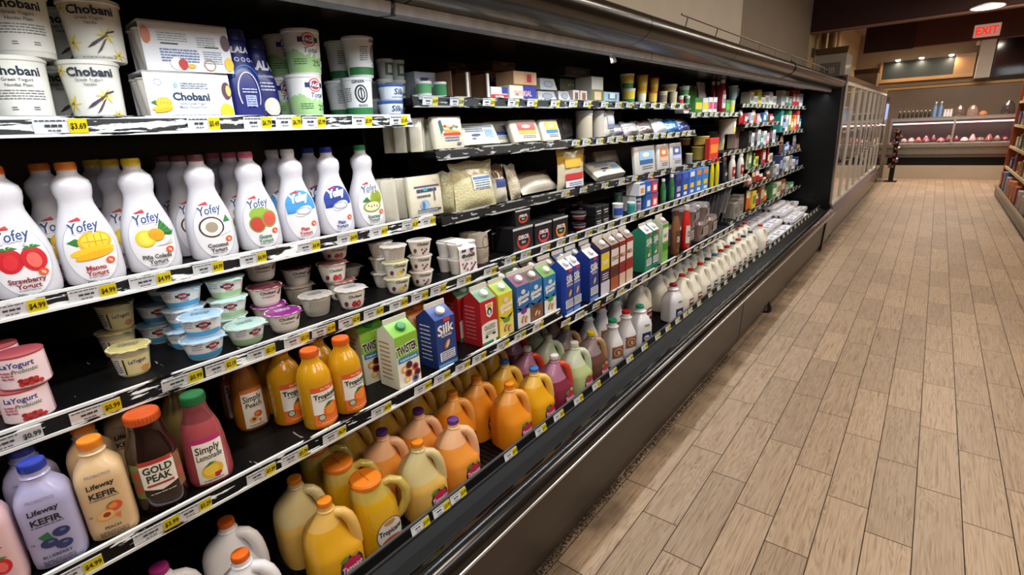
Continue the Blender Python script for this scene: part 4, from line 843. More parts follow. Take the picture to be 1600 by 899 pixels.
# ------------------------------------------------------------------ placing things on the shelves
def atx(px, py, X):
    d = ray(px, py); return np.array([0, 0, CAM_H])+d*X/d[0]
def put(kind, key, px, label, cat, group=None, row=0., d=.1, inset=.008, rz=0., lift=0., scale=None, ry=0.):
    X0, z = SH[key][:2]; X = X0-inset-d/2-row; Y = yat(px, X, z+lift)
    return kind.at((X, Y, z+lift+.0005), label, cat, group, rz, scale, ry=ry)
def f_cart(w, h, d, **k): return carton(w0=w, d0=d, h=h, ridge=.036, **k)
def I(key, fn, x0, x1, yt, label, cat, group=None, yb=None, row=0., dep=.1, inset=.008, rz=0., ry=0., **k):
    """an item whose front face spans x0..x1 along the shelf and reaches up to yt"""
    X0, z = SH[key][:2]; X = X0-inset-row; z0 = z
    if yb is not None: z0 = atx((x0+x1)/2, yb, X)[2]
    Y0, Y1 = yat(x0, X, z0), yat(x1, X, z0); h = max(.02, atx((x0+x1)/2, yt, X)[2]-z0)
    W = Y1-Y0
    if fn in (f_tub, f_btl):
        # a round thing seen slantwise covers more of the shelf line than its own width
        for _ in range(3): ym = yat((x0+x1)/2, X-W/2, z0); W = (Y1-Y0)*abs(X)/math.hypot(X, ym)*(1+.25*(Y1-Y0)/abs(X))
        dep = W; ym = yat((x0+x1)/2, X-W/2, z0); h = max(.02, atx((x0+x1)/2, yt, X-W/2)[2]-z0)
    else: ym = (Y0+Y1)/2
    if fn is f_cart: W = min(W, .093)
    o = fn(max(.015, W-.002), h, dep, **k); o.location = (float(X-dep/2), float(ym), float(z0+.0005)); o.rotation_euler = (0, ry, rz)
    return tag(o, label, cat, group)
def f_box(w, h, d, **k): return box(w, d, h, **k)
def f_tub(w, h, d, col='#e8e8e8', lid='#f0f0f0', art=None, name='spread_tub', bands=(), txt=None, tc='#222222', taper=.86, sq=False, turn=-.5):
    r = w/2
    def A(a):
        for b in bands: a.rect(-r*1.3, b[0]*h, r*1.3, b[1]*h, b[2], 10, 1)
        if txt: a.text(txt, 0, h*.4, h*.24, tc, .03, wmax=r*1.6)
        if art: art(a)
    t = tub(r, h, col, lid, A if (bands or txt or art) else None, name, rimh=.022 if name == 'canister' else min(.008, h*.12), taper=taper)
    for c in t.children:
        if c.name.startswith('label'): c.rotation_euler = (0, 0, turn)
    return t
def f_slab(w, h, d, **k): return slab(w, h, d, **k)
def f_bag(w, h, d, **k): return bag(w, h, d, **k)
def f_btl(w, h, d, c='#ffffff', cap='#ffffff', band=None, bt=None): return slim_bottle(c, cap, band, h, w/2, bt)

# --- top shelf, near section
KP_ = Kind(tub, .0545, .121, '#ecebe2', '#e9e8e0', cho_plain, 'yogurt_tub'); KV = Kind(tub, .0545, .121, '#eeede3', '#e9e8e0', cho_van, 'yogurt_tub')
for lift, w_ in ((0, 'lower'), (.121, 'upper')):
    put(KP_, 'A5', 44, f'{w_} plain white yogurt tub at the near end of the top shelf', 'yogurt', row=0, d=.115, lift=lift, rz=-.1)
    put(KV, 'A5', 160, f'{w_} white yogurt tub printed with yellow vanilla flowers', 'yogurt', d=.115, lift=lift, rz=-.25)
    put(KV, 'A5', 120, f'{w_} vanilla yogurt tub standing in shade behind the front pair', 'yogurt', row=.13, d=.115, lift=lift, rz=-.3)
def pack4(back=False):
    t = thing('yogurt_multipack'); w0, d0, h = .185, .10, .106
    m = Mesh(); m.box(-d0/2, d0/2, -w0/2, w0/2, h-.004, h, hx('#e9eaee')); m.box(d0/2-.002, d0/2, -w0/2, w0/2, 0, h, hx('#eceef2')); m.box(-d0/2, -d0/2+.002, -w0/2, w0/2, 0, h, hx('#e4e6ea')); m.build('sleeve', CARD, t)
    for i, (x, y) in enumerate([(.022, -.068), (-.024, -.068), (.022, 0), (.022, .066)]):
        m = Mesh(); m.loft([(0, .018, .018), (.06, .024, .024), (.085, .026, .026), (.088, .029, .029), (.09, .028, .028)], hx('#e9e4dc'), 20); c = m.build('cup', PLAST, t); c.location = (x, y-.004, .001)
    A = Art(s_plane(d0/2+.0002))
    if not back: A.text('Chobani', 0, .043, .0165, '#1c3557', .035, wmax=.094).text('Vanilla Greek Yogurt', 0, .033, .0055, '#6a7890', .005, wmax=.06).text('Mango Passion Fruit', 0, .025, .0055, '#6a7890', .005, wmax=.06); fruit(A, 'mango', -.066, .03, .022); A.ring(-.066, .082, .008, .007, .001, '#9aa4b0').ell(-.03, .076, .004, .006, '#8cc3e6').lines(-.02, .04, .08, 3, .005, .0018, '#7a90b0').ell(.082, .066, .011, .02, '#5c3a4c').ell(.086, .066, .006, .013, '#e6c46a').ell(.075, .019, .016, .017, '#f2c52a').lines(-.05, .06, .008, 1, .004, .002, '#7a7c88')
    else: A.lines(-.06, -.0, .08, 4, .005, .0018, '#8a90a0').lines(.02, .06, .075, 5, .005, .0018, '#8a90a0').lines(-.06, .02, .045, 5, .006, .003, '#6a80b0', 8).lines(.03, .07, .045, 6, .005, .0022, '#9aa4b8').rect(-.056, .058, -.02, .0605, '#20242c', 2, 1).rect(.035, .055, .066, .0575, '#20242c', 2, 1).ell(-.03, .0165, .014, .014, '#f2f0ee').ell(-.018, .0155, .01, .012, '#c0342f').ell(.0, .0125, .009, .005, '#e6b83a').ring(.04, .0165, .013, .013, .002, '#b08a4a').ell(.083, .068, .01, .018, '#5c3a4c').ell(.084, .02, .01, .016, '#f2c52a').ell(-.082, .075, .009, .018, '#d97a4a')
    A.done('label', t); return t
put(Kind(pack4), 'A5', 296, 'white mango four-pack of yogurt cups, lower of two', 'yogurt', d=.1, rz=-.03)
put(Kind(pack4, True), 'A5', 292, 'white four-pack of yogurt cups turned back to front, upper of two', 'yogurt', d=.1, lift=.1065, rz=-.08)
def lala(back):
    P = [(0, .028, .034, 2.6), (.005, .033, .04, 2.6), (.05, .033, .04, 2.5), (.09, .032, .039, 2.4), (.115, .028, .033, 2.2), (.135, .023, .026, 2), (.15, .0215, .024), (.165, .022, .024), (.168, .02, .022)]
    t = thing('drinkable_yogurt_bottle'); m = Mesh(); m.loft(P, hx('#1d2470'), 32); m.build('body', PLAST, t); m = Mesh(); m.loft([(.167, .0235, .0255), (.188, .023, .025), (.191, .019, .021)], hx('#1a1f63'), 28); m.build('cap', PLAST, t)
    a = Art(s_front(P)); a.text('LALA', .0, .141, .0115, '#f2f2fa', .05, .1, wmax=.038) if back else a.text('LALA', .002, .118, .02, '#f2f2fa', .06, .15, wmax=.056)
    if back:
        for k in (-.012, .001, .014): a.ell(k, .126, .005, .005, '#d9dcf0').ell(k, .126, .003, .003, '#3a4490')
        a.ring(0, .06, .036, .055, .003, '#2f7ac9', 24, .5, 2.6).ring(0, .055, .025, .045, .0022, '#dfe2f2', 24, -.6, 3.7).rect(-.012, .025, .012, .05, '#aab4dc', 2, 1).lines(-.01, .01, .045, 5, .005, .002, '#2b3480').lines(-.016, .016, .062, 2, .006, .002, '#dfe2f2')
    else: a.text('YoghurtSmoothie', 0, .1, .006, '#e2e4f2', .01, wmax=.05).lines(-.016, .022, .085, 3, .008, .003, '#dfe2f2').ell(.008, .03, .022, .022, '#e9e4cc').ell(.012, .034, .014, .014, '#f6f2de').ring(-.012, .012, .022, .012, .003, '#dfe2f2')
    a.done('label', t); return t
put(Kind(lala, True), 'A5', 386, 'dark blue drinkable yogurt bottle turned to its back print', 'bottle', d=.07, scale=1.14)
put(Kind(lala, False), 'A5', 424, 'dark blue drinkable yogurt bottle with a large white logo, half hidden', 'bottle', d=.07, row=.03, scale=1.1)
KF = Kind(tub, .05, .118, '#eef0ec', '#e4e6e2', fage, 'yogurt_tub'); KG = Kind(tub, .047, .118, '#e8ebee', '#dfe3e8', greekgods, 'yogurt_tub', taper=.8)
for lift, w_ in ((0, 'lower'), (.1185, 'upper')):
    put(KF, 'A5', 483 if not lift else 478, f'{w_} green and white strained yogurt tub in the front stack', 'yogurt', d=.1, lift=lift, rz=-.1 if lift else .15)
    put(KF, 'A5', 449, f'{w_} green and white strained yogurt tub in the stack behind', 'yogurt', d=.1, row=.105, lift=lift, rz=-.2)
    put(KG, 'A5', 565, f'{w_} white yogurt tub with a green foot band, front stack', 'yogurt', d=.094, lift=lift, rz=.2 if lift else -.9)
    put(KG, 'A5', 538, f'{w_} white yogurt tub with a green foot band, stack behind', 'yogurt', d=.094, row=.1, lift=lift, rz=-.1)
KS = Kind(tub, .042, .052, '#dfe8f3', '#3f62a6', silkc, 'yogurt_cup')
put(KS, 'A5', 613, 'lower white and blue yogurt cup of the front pair at the shelf end', 'yogurt', d=.084, rz=-.3); put(KS, 'A5', 613, 'upper white and blue yogurt cup of the front pair at the shelf end', 'yogurt', d=.084, lift=.053, rz=-.1)
put(KS, 'A5', 594, 'white and blue yogurt cup peeping out behind the front pair', 'yogurt', d=.084, row=.09, rz=-.3)
KT = Kind(tub, .029, .065, '#c9cfc8', '#dde0dc', lambda a: a.rect(-.018, .012, .018, .052, '#4a6b4f', 6, 1).rect(-.009, .02, .009, .045, '#c9d4c8', 3, 1), 'yogurt_cup')
for px, rw, nm_, n_ in ((606, .1, 'left', 3), (622, .105, 'right', 3), (592, .17, 'rear', 2)):
    for k in range(n_): put(KT, 'A5', px, f'tall grey-green yogurt cup, {["bottom", "second", "third"][k]} of the {nm_} stack behind the blue cups', 'yogurt', 'tall cups behind', row=rw, d=.06, lift=k*.0655)

# --- yogurt drink bottles
YB = [('#ef6a1c', 'strawberry', 'Strawberry', '#7a2230'), ('#ee8420', 'mango', 'Mango', '#a32b2b'), ('#f3cf1e', 'pineapple', 'Piña Colada', '#4a4a44'), ('#7d4a50', 'coconut', 'Coconut', '#3f3a34'),
      ('#e3688f', 'guava', 'Guava', '#2e7a44'), ('#e4e6ec', 'plainl', 'Plain', '#b8302f'), ('#2238b0', 'plaind', 'Plain', '#2b4a9a'), ('#2fae66', 'soursop', 'Soursop', '#2e6b4a')]
KY = [Kind(yogurt_bottle, *x) for x in YB]
cols_ = ['strawberry', 'mango', 'pineapple and coconut', 'coconut', 'guava', 'light blue plain', 'dark blue plain', 'soursop']; capn = ['', 'orange', 'yellow', 'brown', 'pink', 'white', 'blue', 'green']
ZC = SH['A4'][1]+.262
FR = [(-14, 268, 0), (102, 258, 0), (204, 250, 0), (305, 246, 0), (383, 241, 0), (449, 237, 0), (509, 233, 0), (562, 229, 0)]
BK = [[(60, 261)], [(170, 252), (143, 251)], [(277, 244), (253, 246)], [(357, 240), (331, 240)], [(424, 238)], [(480, 233)], []]
for i, (px, py, _) in enumerate(FR):
    X = SH['A4'][0]-.05; Y = yat(px, X, ZC)
    KY[i].at((X, Y, SH['A4'][1]+.0005), f'white yogurt drink bottle with {cols_[i]} picture'+(f' and {capn[i]} cap' if i else '')+', front row', 'bottle', 'yogurt drink bottles', rz=-.12+.0*i)
for i, lst in enumerate(BK):
    for j, (px, py) in enumerate(lst):
        X = SH['A4'][0]-.05-.098*(j+1); Y = yat(px, X, ZC); k = i+1
        KY[k].at((X, Y, SH['A4'][1]+.0005), f'{capn[k]}-capped yogurt drink bottle '+('directly behind the front one' if j == 0 else 'third from the front, in shade'), 'bottle', 'yogurt drink bottles', rz=-.12)

# --- cup shelf, near section
TB = Kind(twin_box, 0)
for k, (px, row, lf) in enumerate([(50, 0, 0), (44, 0, .069), (10, .09, 0), (4, .09, .069)]):
    put(TB, 'A3', px, ['lower pink cherry yogurt cup of the near front stack', 'upper pink cherry yogurt cup of the near front stack', 'lower pink cherry yogurt cup half hidden behind at the frame edge', 'upper pink cherry yogurt cup half hidden behind at the frame edge'][k], 'yogurt', row=row, d=.09, lift=lf, rz=-.25)
CY = Kind(foil_cup, '#e6dfb8', '#c9bd7c', c_layog, .042, .068)
put(CY, 'A3', 212, 'yellow yogurt cup standing alone on the cup shelf', 'yogurt', d=.086, row=.055, rz=-.45)
CB = Kind(foil_cup, '#e4e8ec', '#a9cbe6', c_fage('#4aa3d8'), .049, .052); CG = Kind(foil_cup, '#e4e8e4', '#b9dcd6', c_fage('#a9cf9a'), .049, .052)
put(CB, 'A3', 325, 'lower blue and white yogurt cup with blue foil lid, front stack', 'yogurt', d=.1, row=0, rz=-.1); put(CB, 'A3', 322, 'upper blue and white yogurt cup with blue foil lid, front stack', 'yogurt', d=.1, lift=.054, rz=-.5)
put(CG, 'A3', 387, 'green and white yogurt cup with pale green foil lid, front row', 'yogurt', d=.1, rz=-.1)
for k, (kd, px, rw, lf, lab) in enumerate([(CB, 300, .12, 0, 'lower blue yogurt cup in shade behind the blue pair'), (CB, 298, .12, .054, 'middle blue yogurt cup in shade behind the blue pair'), (CB, 292, .12, .108, 'top blue yogurt cup in shade behind the blue pair'), (CB, 258, .19, 0, 'lower blue yogurt cup deep in the shelf'), (CB, 256, .19, .054, 'middle blue yogurt cup deep in the shelf'), (CB, 262, .24, .108, 'topmost blue yogurt cup deep in the shelf'), (CY, 195, .21, 0, 'lower yellow yogurt cup deep in shade'), (CY, 193, .21, .069, 'upper yellow yogurt cup deep in shade'),
        (CG, 361, .1, 0, 'lower green yogurt cup behind the front green one'), (CG, 357, .1, .054, 'middle green yogurt cup behind the front green one'), (CG, 352, .11, .108, 'top green yogurt cup behind the front green one')]):
    put(kd, 'A3', px, lab, 'yogurt', 'cups at the back of the cup shelf', row=rw, d=.1, lift=lf, rz=-.5)
CF = Kind(foil_cup, '#e2dcd4', '#6d2a35', c_cho('Creations', 'berry'), .047, .055); CP = Kind(foil_cup, '#e2dcd4', '#8e2a86', c_cho('Creations', 'berry'), .047, .055)
CS = Kind(foil_cup, '#e4e0d8', '#8d5a58', c_cho('', 'strawberry'), .047, .062); CW = Kind(foil_cup, '#d3cdc2', '#b9b2aa', lambda a: a.lines(-.035, .03, .046, 7, .006, .002, '#8f897f'), .047, .062); CK = Kind(foil_cup, '#e4e0d8', '#cfcac6', c_cho('', 'strawberry'), .046, .062)
for kd, px, rw, lf, lab in [(CP, 448, .0, 0, 'yogurt cup with a bright purple foil lid'), (CP, 428, .09, 0, 'purple-lidded yogurt cup behind the front purple one'), (CF, 418, .1, .056, 'dark red lidded yogurt cup stacked behind the purple lids'), (CF, 410, .17, .113, 'dark red lidded yogurt cup, highest at the back'),
        (CW, 497, .045, 0, 'pale yogurt cup turned to its small print'), (CK, 551, .01, 0, 'yogurt cup with strawberries and a silver foil lid'), (CS, 535, .12, 0, 'lower strawberry yogurt cup behind the silver-lidded one'), (CS, 522, .12, .063, 'upper strawberry yogurt cup behind the silver-lidded one'), (CS, 524, .15, .126, 'topmost strawberry yogurt cup under the shelf above'), (CW, 470, .2, 0, 'lower pale yogurt cup in deep shade'), (CF, 466, .2, .063, 'upper brown yogurt cup in deep shade'), (CW, 545, .2, .04, 'pale yogurt cup glimpsed behind the strawberry stack')]:
    put(kd, 'A3', px, lab, 'yogurt', 'mixed cups on the cup shelf', row=rw, d=.095, lift=lf, rz=-.2, scale=(1, 1, .6) if 'glimpsed' in lab else None)
CL = Kind(foil_cup, '#e6e2da', '#dcd8a8', c_cho('', 'pineapple', '#e8e6dc'), .043, .052, False); CR = Kind(foil_cup, '#e6e2da', '#cfc6bf', c_cho('', 'berry', '#eae6e0'), .041, .052, False); CU = Kind(foil_cup, '#d9d3c9', '#c9c2ba', lambda a: a.lines(-.035, .03, .04, 6, .006, .002, '#a39c92'), .043, .052, False)
for j, lv in enumerate(['bottom', 'middle', 'top']):
    put(CL if j < 2 else CU, 'A3', 623-3*j, f'{lv} yogurt cup of the front stack of three', 'yogurt', 'stacked cups', d=.088, row=.01, lift=.053*j, rz=-.2)
    put(CR, 'A3', 661-2*j, f'{lv} berry yogurt cup of the second stack of three', 'yogurt', 'stacked cups', d=.084, row=.0, lift=.053*j, rz=-.3)
    put(CU, 'A3', 602-3*j, f'{lv} yogurt cup of the rear stack of three', 'yogurt', 'stacked cups', d=.088, row=.11, lift=.053*j, rz=-.2)
def chob_box():
    t = thing('yogurt_multipack'); w0, d0, h = .088, .13, .118; m = Mesh(); m.add([(d0/2, -w0/2, 0), (d0/2, w0/2, 0), (d0/2, w0/2, h*.8), (d0/2, -w0/2, h*.8), (d0/2-.02, w0/2*.9, h), (d0/2-.02, -w0/2*.9, h), (-d0/2, w0/2*.9, h), (-d0/2, -w0/2*.9, h)], [(0, 1, 2, 3), (3, 2, 4, 5), (5, 4, 6, 7)], hx('#eceaea'), False); o = m.build('sleeve', CARD, t, fix=False); s = o.modifiers.new('t', 'SOLIDIFY'); s.thickness = .001
    for i, (x, y, z) in enumerate([(.03, -.032, 0), (-.032, -.032, 0), (.03, -.03, .058), (-.032, -.03, .058), (.03, .036, 0), (.03, .038, .058)]):
        m = Mesh(); m.loft([(0, .021, .021), (.045, .028, .028), (.05, .03, .03), (.056, .03, .03)], hx('#e2ddd6'), 20); c = m.build('cup', PLAST, t); c.location = (x-.002, y*.95, z+.0005)
    A = Art(s_plane(d0/2+.001)); A.text('Chobani', 0, .062, .0135, '#22302e', .04, wmax=.066); A.lines(-.02, .02, .055, 2, .005, .0016, '#8a8a90'); fruit(A, 'berry', -.022, .034, .018); fruit(A, 'berry', .022, .03, .018); fruit(A, 'berry', 0, .01, .02); A.rect(-.034, .084, -.012, .094, '#4a4254', 1, 1).rect(.006, .084, .028, .094, '#4a4254', 1, 1).ell(-.026, .07, .006, .006, '#4a4a5c').ell(.016, .079, .007, .004, '#c8425a').ell(.024, .072, .004, .005, '#4a5a6c'); A.done('label', t); return t
put(Kind(chob_box), 'A3', 716, 'white berry multipack of yogurt cups with a tall card sleeve', 'yogurt', d=.13, rz=-.05)
def wrap_box():
    t = thing('wrapped_multipack'); m = Mesh(); m.loft([(0, .055, .032, 4), (.06, .06, .036, 4), (.064, .054, .03, 4), (.068, .06, .036, 4), (.118, .058, .034, 4)], hx('#b7ab9b'), 24); m.add([(.05, .03, .118), (.06, .045, .13), (.03, .034, .118)], [(0, 1, 2)], hx('#c9beb0')); m.build('body', FILM, t); A = Art(s_plane(.059)); A.ring(0, .085, .02, .026, .003, '#6b5c50').lines(-.02, .02, .04, 3, .008, .003, '#8a7a6a'); A.done('label', t); return t
put(Kind(wrap_box), 'A3', 747, 'beige film-wrapped pair of yogurt cups beside the berry multipack', 'yogurt', d=.12, row=.03, rz=.1)

# --- juice shelf, near section
put(Kind(drink_bottle, 'kefir_bottle', PKEF, '#d9b6bb', '#b83a4c', .0205, .018, l_kefir('strawberry', 'STRAWBERRY'), MILKP), 'A2', 6, 'pink kefir bottle cut off by the left edge', 'bottle', d=.08, rz=-.2)
KB = Kind(drink_bottle, 'kefir_bottle', PKEF, '#a9a8cf', '#2a3fa8', .0205, .018, l_kefir('blueberry', 'BLUEBERRY'), MILKP); KPc = Kind(drink_bottle, 'kefir_bottle', PKEF, '#d9b98c', '#ef8a24', .0205, .018, l_kefir('peach', 'PEACH'), MILKP)
put(KB, 'A2', 101, 'lavender blueberry kefir bottle with blue cap, front row', 'bottle', d=.08, row=.003, rz=-.25); put(KB, 'A2', 82, 'lavender kefir bottle with blue cap directly behind the front one', 'bottle', d=.08, row=.09, rz=-.25)
put(KPc, 'A2', 190, 'cream peach kefir bottle with orange cap, front row', 'bottle', d=.08, row=.003, rz=-.25); put(KPc, 'A2', 170, 'peach kefir bottle with orange cap behind the front one', 'bottle', d=.08, row=.09, rz=-.25)
put(KPc, 'A2', 218, 'peach kefir bottle standing third back in shade', 'bottle', d=.08, row=.18, rz=-.25)
put(Kind(drink_bottle, 'iced_tea_bottle', PGP, '#1e0d0b', '#c9541e', .031, .02, l_gold, CLEAR, 36), 'A2', 253, 'dark iced tea bottle with wide orange cap', 'bottle', d=.09, row=.006, rz=-.2, scale=1.08)
t = put(Kind(drink_bottle, 'lemonade_bottle', PSIM, '#a64a52', '#1f6b3c', .0255, .022, l_simply('Lemonade', '#b0286a', 'lemonras'), CLEAR, 36, False, .165, '#7d3c42'), 'A2', 332, 'pink raspberry lemonade bottle with green cap', 'bottle', d=.095, row=.004, rz=-.2)
put(Kind(drink_bottle, 'lemonade_bottle', PSIM, '#7a6a3c', '#24583a', .0255, .022, None, CLEAR), 'A2', 300, 'dim olive juice bottle behind the lemonade', 'bottle', d=.095, row=.13)
KSP = Kind(drink_bottle, 'peach_juice_bottle', PSIM, '#a8661f', '#1f6b3c', .0255, .022, l_simply('Peach', '#d97a3c', 'peach'), CLEAR)
put(KSP, 'A2', 415, 'amber peach juice bottle set back on the juice shelf', 'bottle', d=.095, row=.13, rz=-.15); put(KSP, 'A2', 385, 'amber juice bottle deeper behind the peach juice', 'bottle', d=.095, row=.23, rz=-.5)
KTR = Kind(drink_bottle, 'orange_juice_bottle', PTRO, '#d39a17', '#e2641f', .0225, .02, l_trop, CLEAR, 36, True)
for k, (px, rw, lab) in enumerate([(507, 0, 'orange juice bottle at the shelf edge, left of the front pair'), (553, 0, 'orange juice bottle at the shelf edge, right of the front pair'), (466, .075, 'orange juice bottle behind and left of the front pair'), (440, .15, 'orange juice bottle third back, mostly hidden'), (513, .095, 'orange juice bottle directly behind the front pair'), (500, .19, 'orange juice bottle deep behind the front pair')]):
    put(KTR, 'A2', px-4, lab, 'bottle', 'orange juice bottles', d=.088, row=rw, rz=.05, scale=(1.06, 1.06, 1))
I('A2', f_cart, 627, 662, 514, 'green and white tropical punch carton, front', 'carton', dep=.095, inset=.002, front='#8cc63f', side='#dfe3cc', top='#7dbb3a', capc='#2c8a4a', art=k_twister, art2=k_side('#a8543c'))
KTW = Kind(carton, '#8cc63f', '#dfe3cc', '#7dbb3a', '#2c8a4a', k_twister, k_side('#a8543c'), .095, .095, .187)
put(KTW, 'A2', 580, 'tropical punch carton behind the orange juice bottles', 'carton', d=.095, row=.12, rz=-.1)
put(Kind(carton, '#c9b58c', '#b9a67c', '#c56a2a', '#d9702c', k_orange, k_side('#7a5a3a'), .095, .095, .187), 'A2', 651, 'tan orange juice carton half hidden behind the punch', 'carton', d=.095, row=.11, rz=-.1)
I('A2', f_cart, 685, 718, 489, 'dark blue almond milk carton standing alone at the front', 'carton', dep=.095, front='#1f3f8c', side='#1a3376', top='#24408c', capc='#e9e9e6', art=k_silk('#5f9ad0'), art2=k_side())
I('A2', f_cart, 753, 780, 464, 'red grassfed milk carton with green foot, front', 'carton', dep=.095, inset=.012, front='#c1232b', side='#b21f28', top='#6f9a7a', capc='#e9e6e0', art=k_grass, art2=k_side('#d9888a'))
KGR = Kind(carton, '#c1232b', '#b21f28', '#6f9a7a', '#e9e6e0', k_grass, k_side('#d9888a'), .095, .095, .187)
put(KGR, 'A2', 722, 'red milk carton behind the dark blue carton', 'carton', d=.095, row=.11)
put(KGR, 'A2', 742, 'shaded red milk carton behind the front red one', 'carton', d=.095, row=.115)

# --- carton shelf, further sections: x0, x1, ytop measured on the front faces
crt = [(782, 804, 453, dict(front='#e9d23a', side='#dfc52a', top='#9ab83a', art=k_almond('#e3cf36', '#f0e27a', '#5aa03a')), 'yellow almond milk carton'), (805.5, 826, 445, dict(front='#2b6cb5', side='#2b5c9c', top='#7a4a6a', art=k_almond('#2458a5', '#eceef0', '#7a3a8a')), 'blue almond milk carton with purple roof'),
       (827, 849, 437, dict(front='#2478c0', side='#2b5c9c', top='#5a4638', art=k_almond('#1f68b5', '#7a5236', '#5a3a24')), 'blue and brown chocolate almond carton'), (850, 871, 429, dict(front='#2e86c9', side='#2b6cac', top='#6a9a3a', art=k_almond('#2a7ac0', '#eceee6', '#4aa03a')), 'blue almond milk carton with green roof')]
SH['X2'] = (SH['A2'][0]+.015, .828, 0, 0, .03)
SH['Y2'] = (SH['B2'][0], SH['B2'][1], 0, 0, .03)
for x0, x1, yt, k, lab in crt: I('A2', f_cart, x0, x1, yt+1, lab+' on the carton shelf', 'carton', 'milk cartons', dep=.095, **k)
c2 = [(885.5, 896.5, 420, '#1f3fa0', '#2a4fb5', 'dark blue almond milk carton, left of a touching pair', 'silk'), (897, 907.5, 414, '#2a5cc0', '#2a4fb5', 'blue almond milk carton, right of a touching pair', 'silk'), (922, 935.5, 402, '#1f3f9c', '#203c94', 'deep blue almond milk carton with a picture of nuts', 'silk'), (938, 953, 388, '#3a2c5c', '#2c2448', 'dark purple protein milk carton with yellow band', 'bar1'),
      (954, 966.5, 382, '#5c2a24', '#4a201c', 'brown chocolate milk carton', 'bar2'), (967.5, 977, 377, '#8c2a2c', '#7a2024', 'red and white milk carton, nearer', 'bar3'), (978, 988.5, 371, '#a82a2e', '#7a2024', 'red and white milk carton, farther', 'bar3'), (1007.5, 1019, 365, '#1f8a6a', '#2a8a6c', 'teal green soy milk carton, first of two', 'silkg'), (1019.5, 1028, 360, '#1f8a6a', '#2a8a6c', 'teal green soy milk carton, second of two', 'silkg'), (1030, 1046, 351, '#5ab03c', '#cfe0c0', 'green and white oat milk carton', 'bar4')]
for x0, x1, yt, c, s, lab, st in c2:
    art = {'silk': k_silk('#5f8ad0'), 'silkg': k_silk('#1a7a5c', 'soursop', 'SOY'), 'bar1': k_bar('#e6d43a', '#cfd4e6', 'YUP'), 'bar2': k_bar('#e9e2da', '#a85a2c', 'CHOC', '#5c2a24'), 'bar3': k_bar('#ece6e2', '#dcc4b4', 'MILK', '#a82a2e'), 'bar4': k_bar('#eef2ea', '#7ac05a', 'OAT', '#2c5a3a')}[st]
    I('Y2', f_cart, x0, x1, yt, lab, 'carton', 'milk cartons', dep=.095, front=c, side=s, top='#d9d9e0' if st[:4] == 'silk' else '#8a7a6a', art=art, capc='#e6e6ea')
# second rows of cartons seen as dark roofs
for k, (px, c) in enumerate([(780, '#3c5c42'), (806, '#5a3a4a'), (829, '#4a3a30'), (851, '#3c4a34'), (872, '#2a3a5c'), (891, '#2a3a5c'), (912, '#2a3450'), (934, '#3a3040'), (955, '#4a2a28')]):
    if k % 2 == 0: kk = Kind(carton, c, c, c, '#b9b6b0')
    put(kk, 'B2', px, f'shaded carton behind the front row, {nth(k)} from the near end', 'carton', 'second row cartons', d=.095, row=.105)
I('B2', f_btl, 1046, 1061, 330, 'brown chocolate drink bottle after the green cartons', 'bottle', dep=.08, c='#8a5c3a', cap='#5a3a28', band='#6a4230', bt='CHOC')
I('B2', f_btl, 1062, 1077, 322, 'bright red drink bottle after the brown one', 'bottle', dep=.08, c='#d9281e', cap='#d8d4d0', band='#e2d6d4', bt='COOL')
# ------------------------------------------------------------------ jugs on the deck, found by their caps
AR = (np.array([-.0]),)
def capjug(kind, px, py, label, cat='jug', group='jugs on the deck', zc=.268, rz=0., scale=None):
    P = atz(px, py, DECK+.004+zc); return kind.at((min(P[0], -1.166), P[1], DECK+.0045), label, cat, group, rz, scale)
def crowded(kind, lst, label, **k):
    for i, (px, py) in enumerate(lst): capjug(kind, px, py, label.format(nth(i)), **k)
J_OR = Kind(jug, '#e8901c', '#ee8a1e', '#e8a24a', .19, tampico); J_PU = Kind(jug, '#ee9a3c', '#6a3c8c', '#eeb98c', .185, tampico); J_YE = Kind(jug, '#e6a80c', '#3c78c8', '#e8bc4c', .19, tampico)
J_PA = Kind(jug, '#d9b25c', '#ee8a1e', '#cfc08a', .15, tampico); J_YO = Kind(jug, '#d9a21c', '#ee8a1e', '#e0b45c', .19, tampico)
J_RE = Kind(jug, '#7e2440', '#e6e4e4', '#a8708c', .17, tampico, '#c9402c'); J_GR = Kind(jug, '#b4c48c', '#e6e6e2', '#c6d2b6', .17, tampico); J_BR = Kind(jug, '#5e3c34', '#e8cc1c', '#8a7a7c', .165, tampico, '#a8845c')
J_WH = Kind(jug, '#e6e6ea', '#ee6f1e'); J_MR = Kind(jug, '#e6e4d6', '#c4242c', None, .3, dairy); J_MN = Kind(jug, '#e6e4d6', '#2c3468', None, .3, dairyb); J_MB = Kind(jug, '#e6e4d6', '#3c78c8', None, .3, dairyb); J_MD = Kind(jug, '#d9d4c4', '#8c1c34', None, .3, dairy)
CAR = Kind(carafe)
RZ = -.12
capjug(J_WH, 360, 820, 'white milk jug with orange cap, rear of two at the near end', rz=RZ); capjug(J_WH, 386, 876, 'white milk jug with orange cap, front of two at the near end', rz=RZ)
capjug(Kind(jug, '#e6e6ea', '#a82a7c'), 262, 905, 'white jug mostly cut off by the bottom edge of the frame', rz=RZ+.4)
capjug(J_PA, 461, 745, 'pale yellow juice jug with orange cap behind the near orange jug', rz=RZ); capjug(J_YO, 512, 785, 'bright orange yellow juice jug with orange cap nearest in the front row', rz=RZ)
capjug(CAR, 586, 752, 'clear pitcher of orange juice with a wide orange flip lid, front of three', 'pitcher', 'juice pitchers', zc=.245, rz=RZ); capjug(CAR, 541, 728, 'clear pitcher of orange juice with a wide orange flip lid, middle of three', 'pitcher', 'juice pitchers', zc=.245, rz=RZ); capjug(CAR, 505, 700, 'clear pitcher of orange juice with an orange lid in shade, rear of three', 'pitcher', 'juice pitchers', zc=.245, rz=RZ)
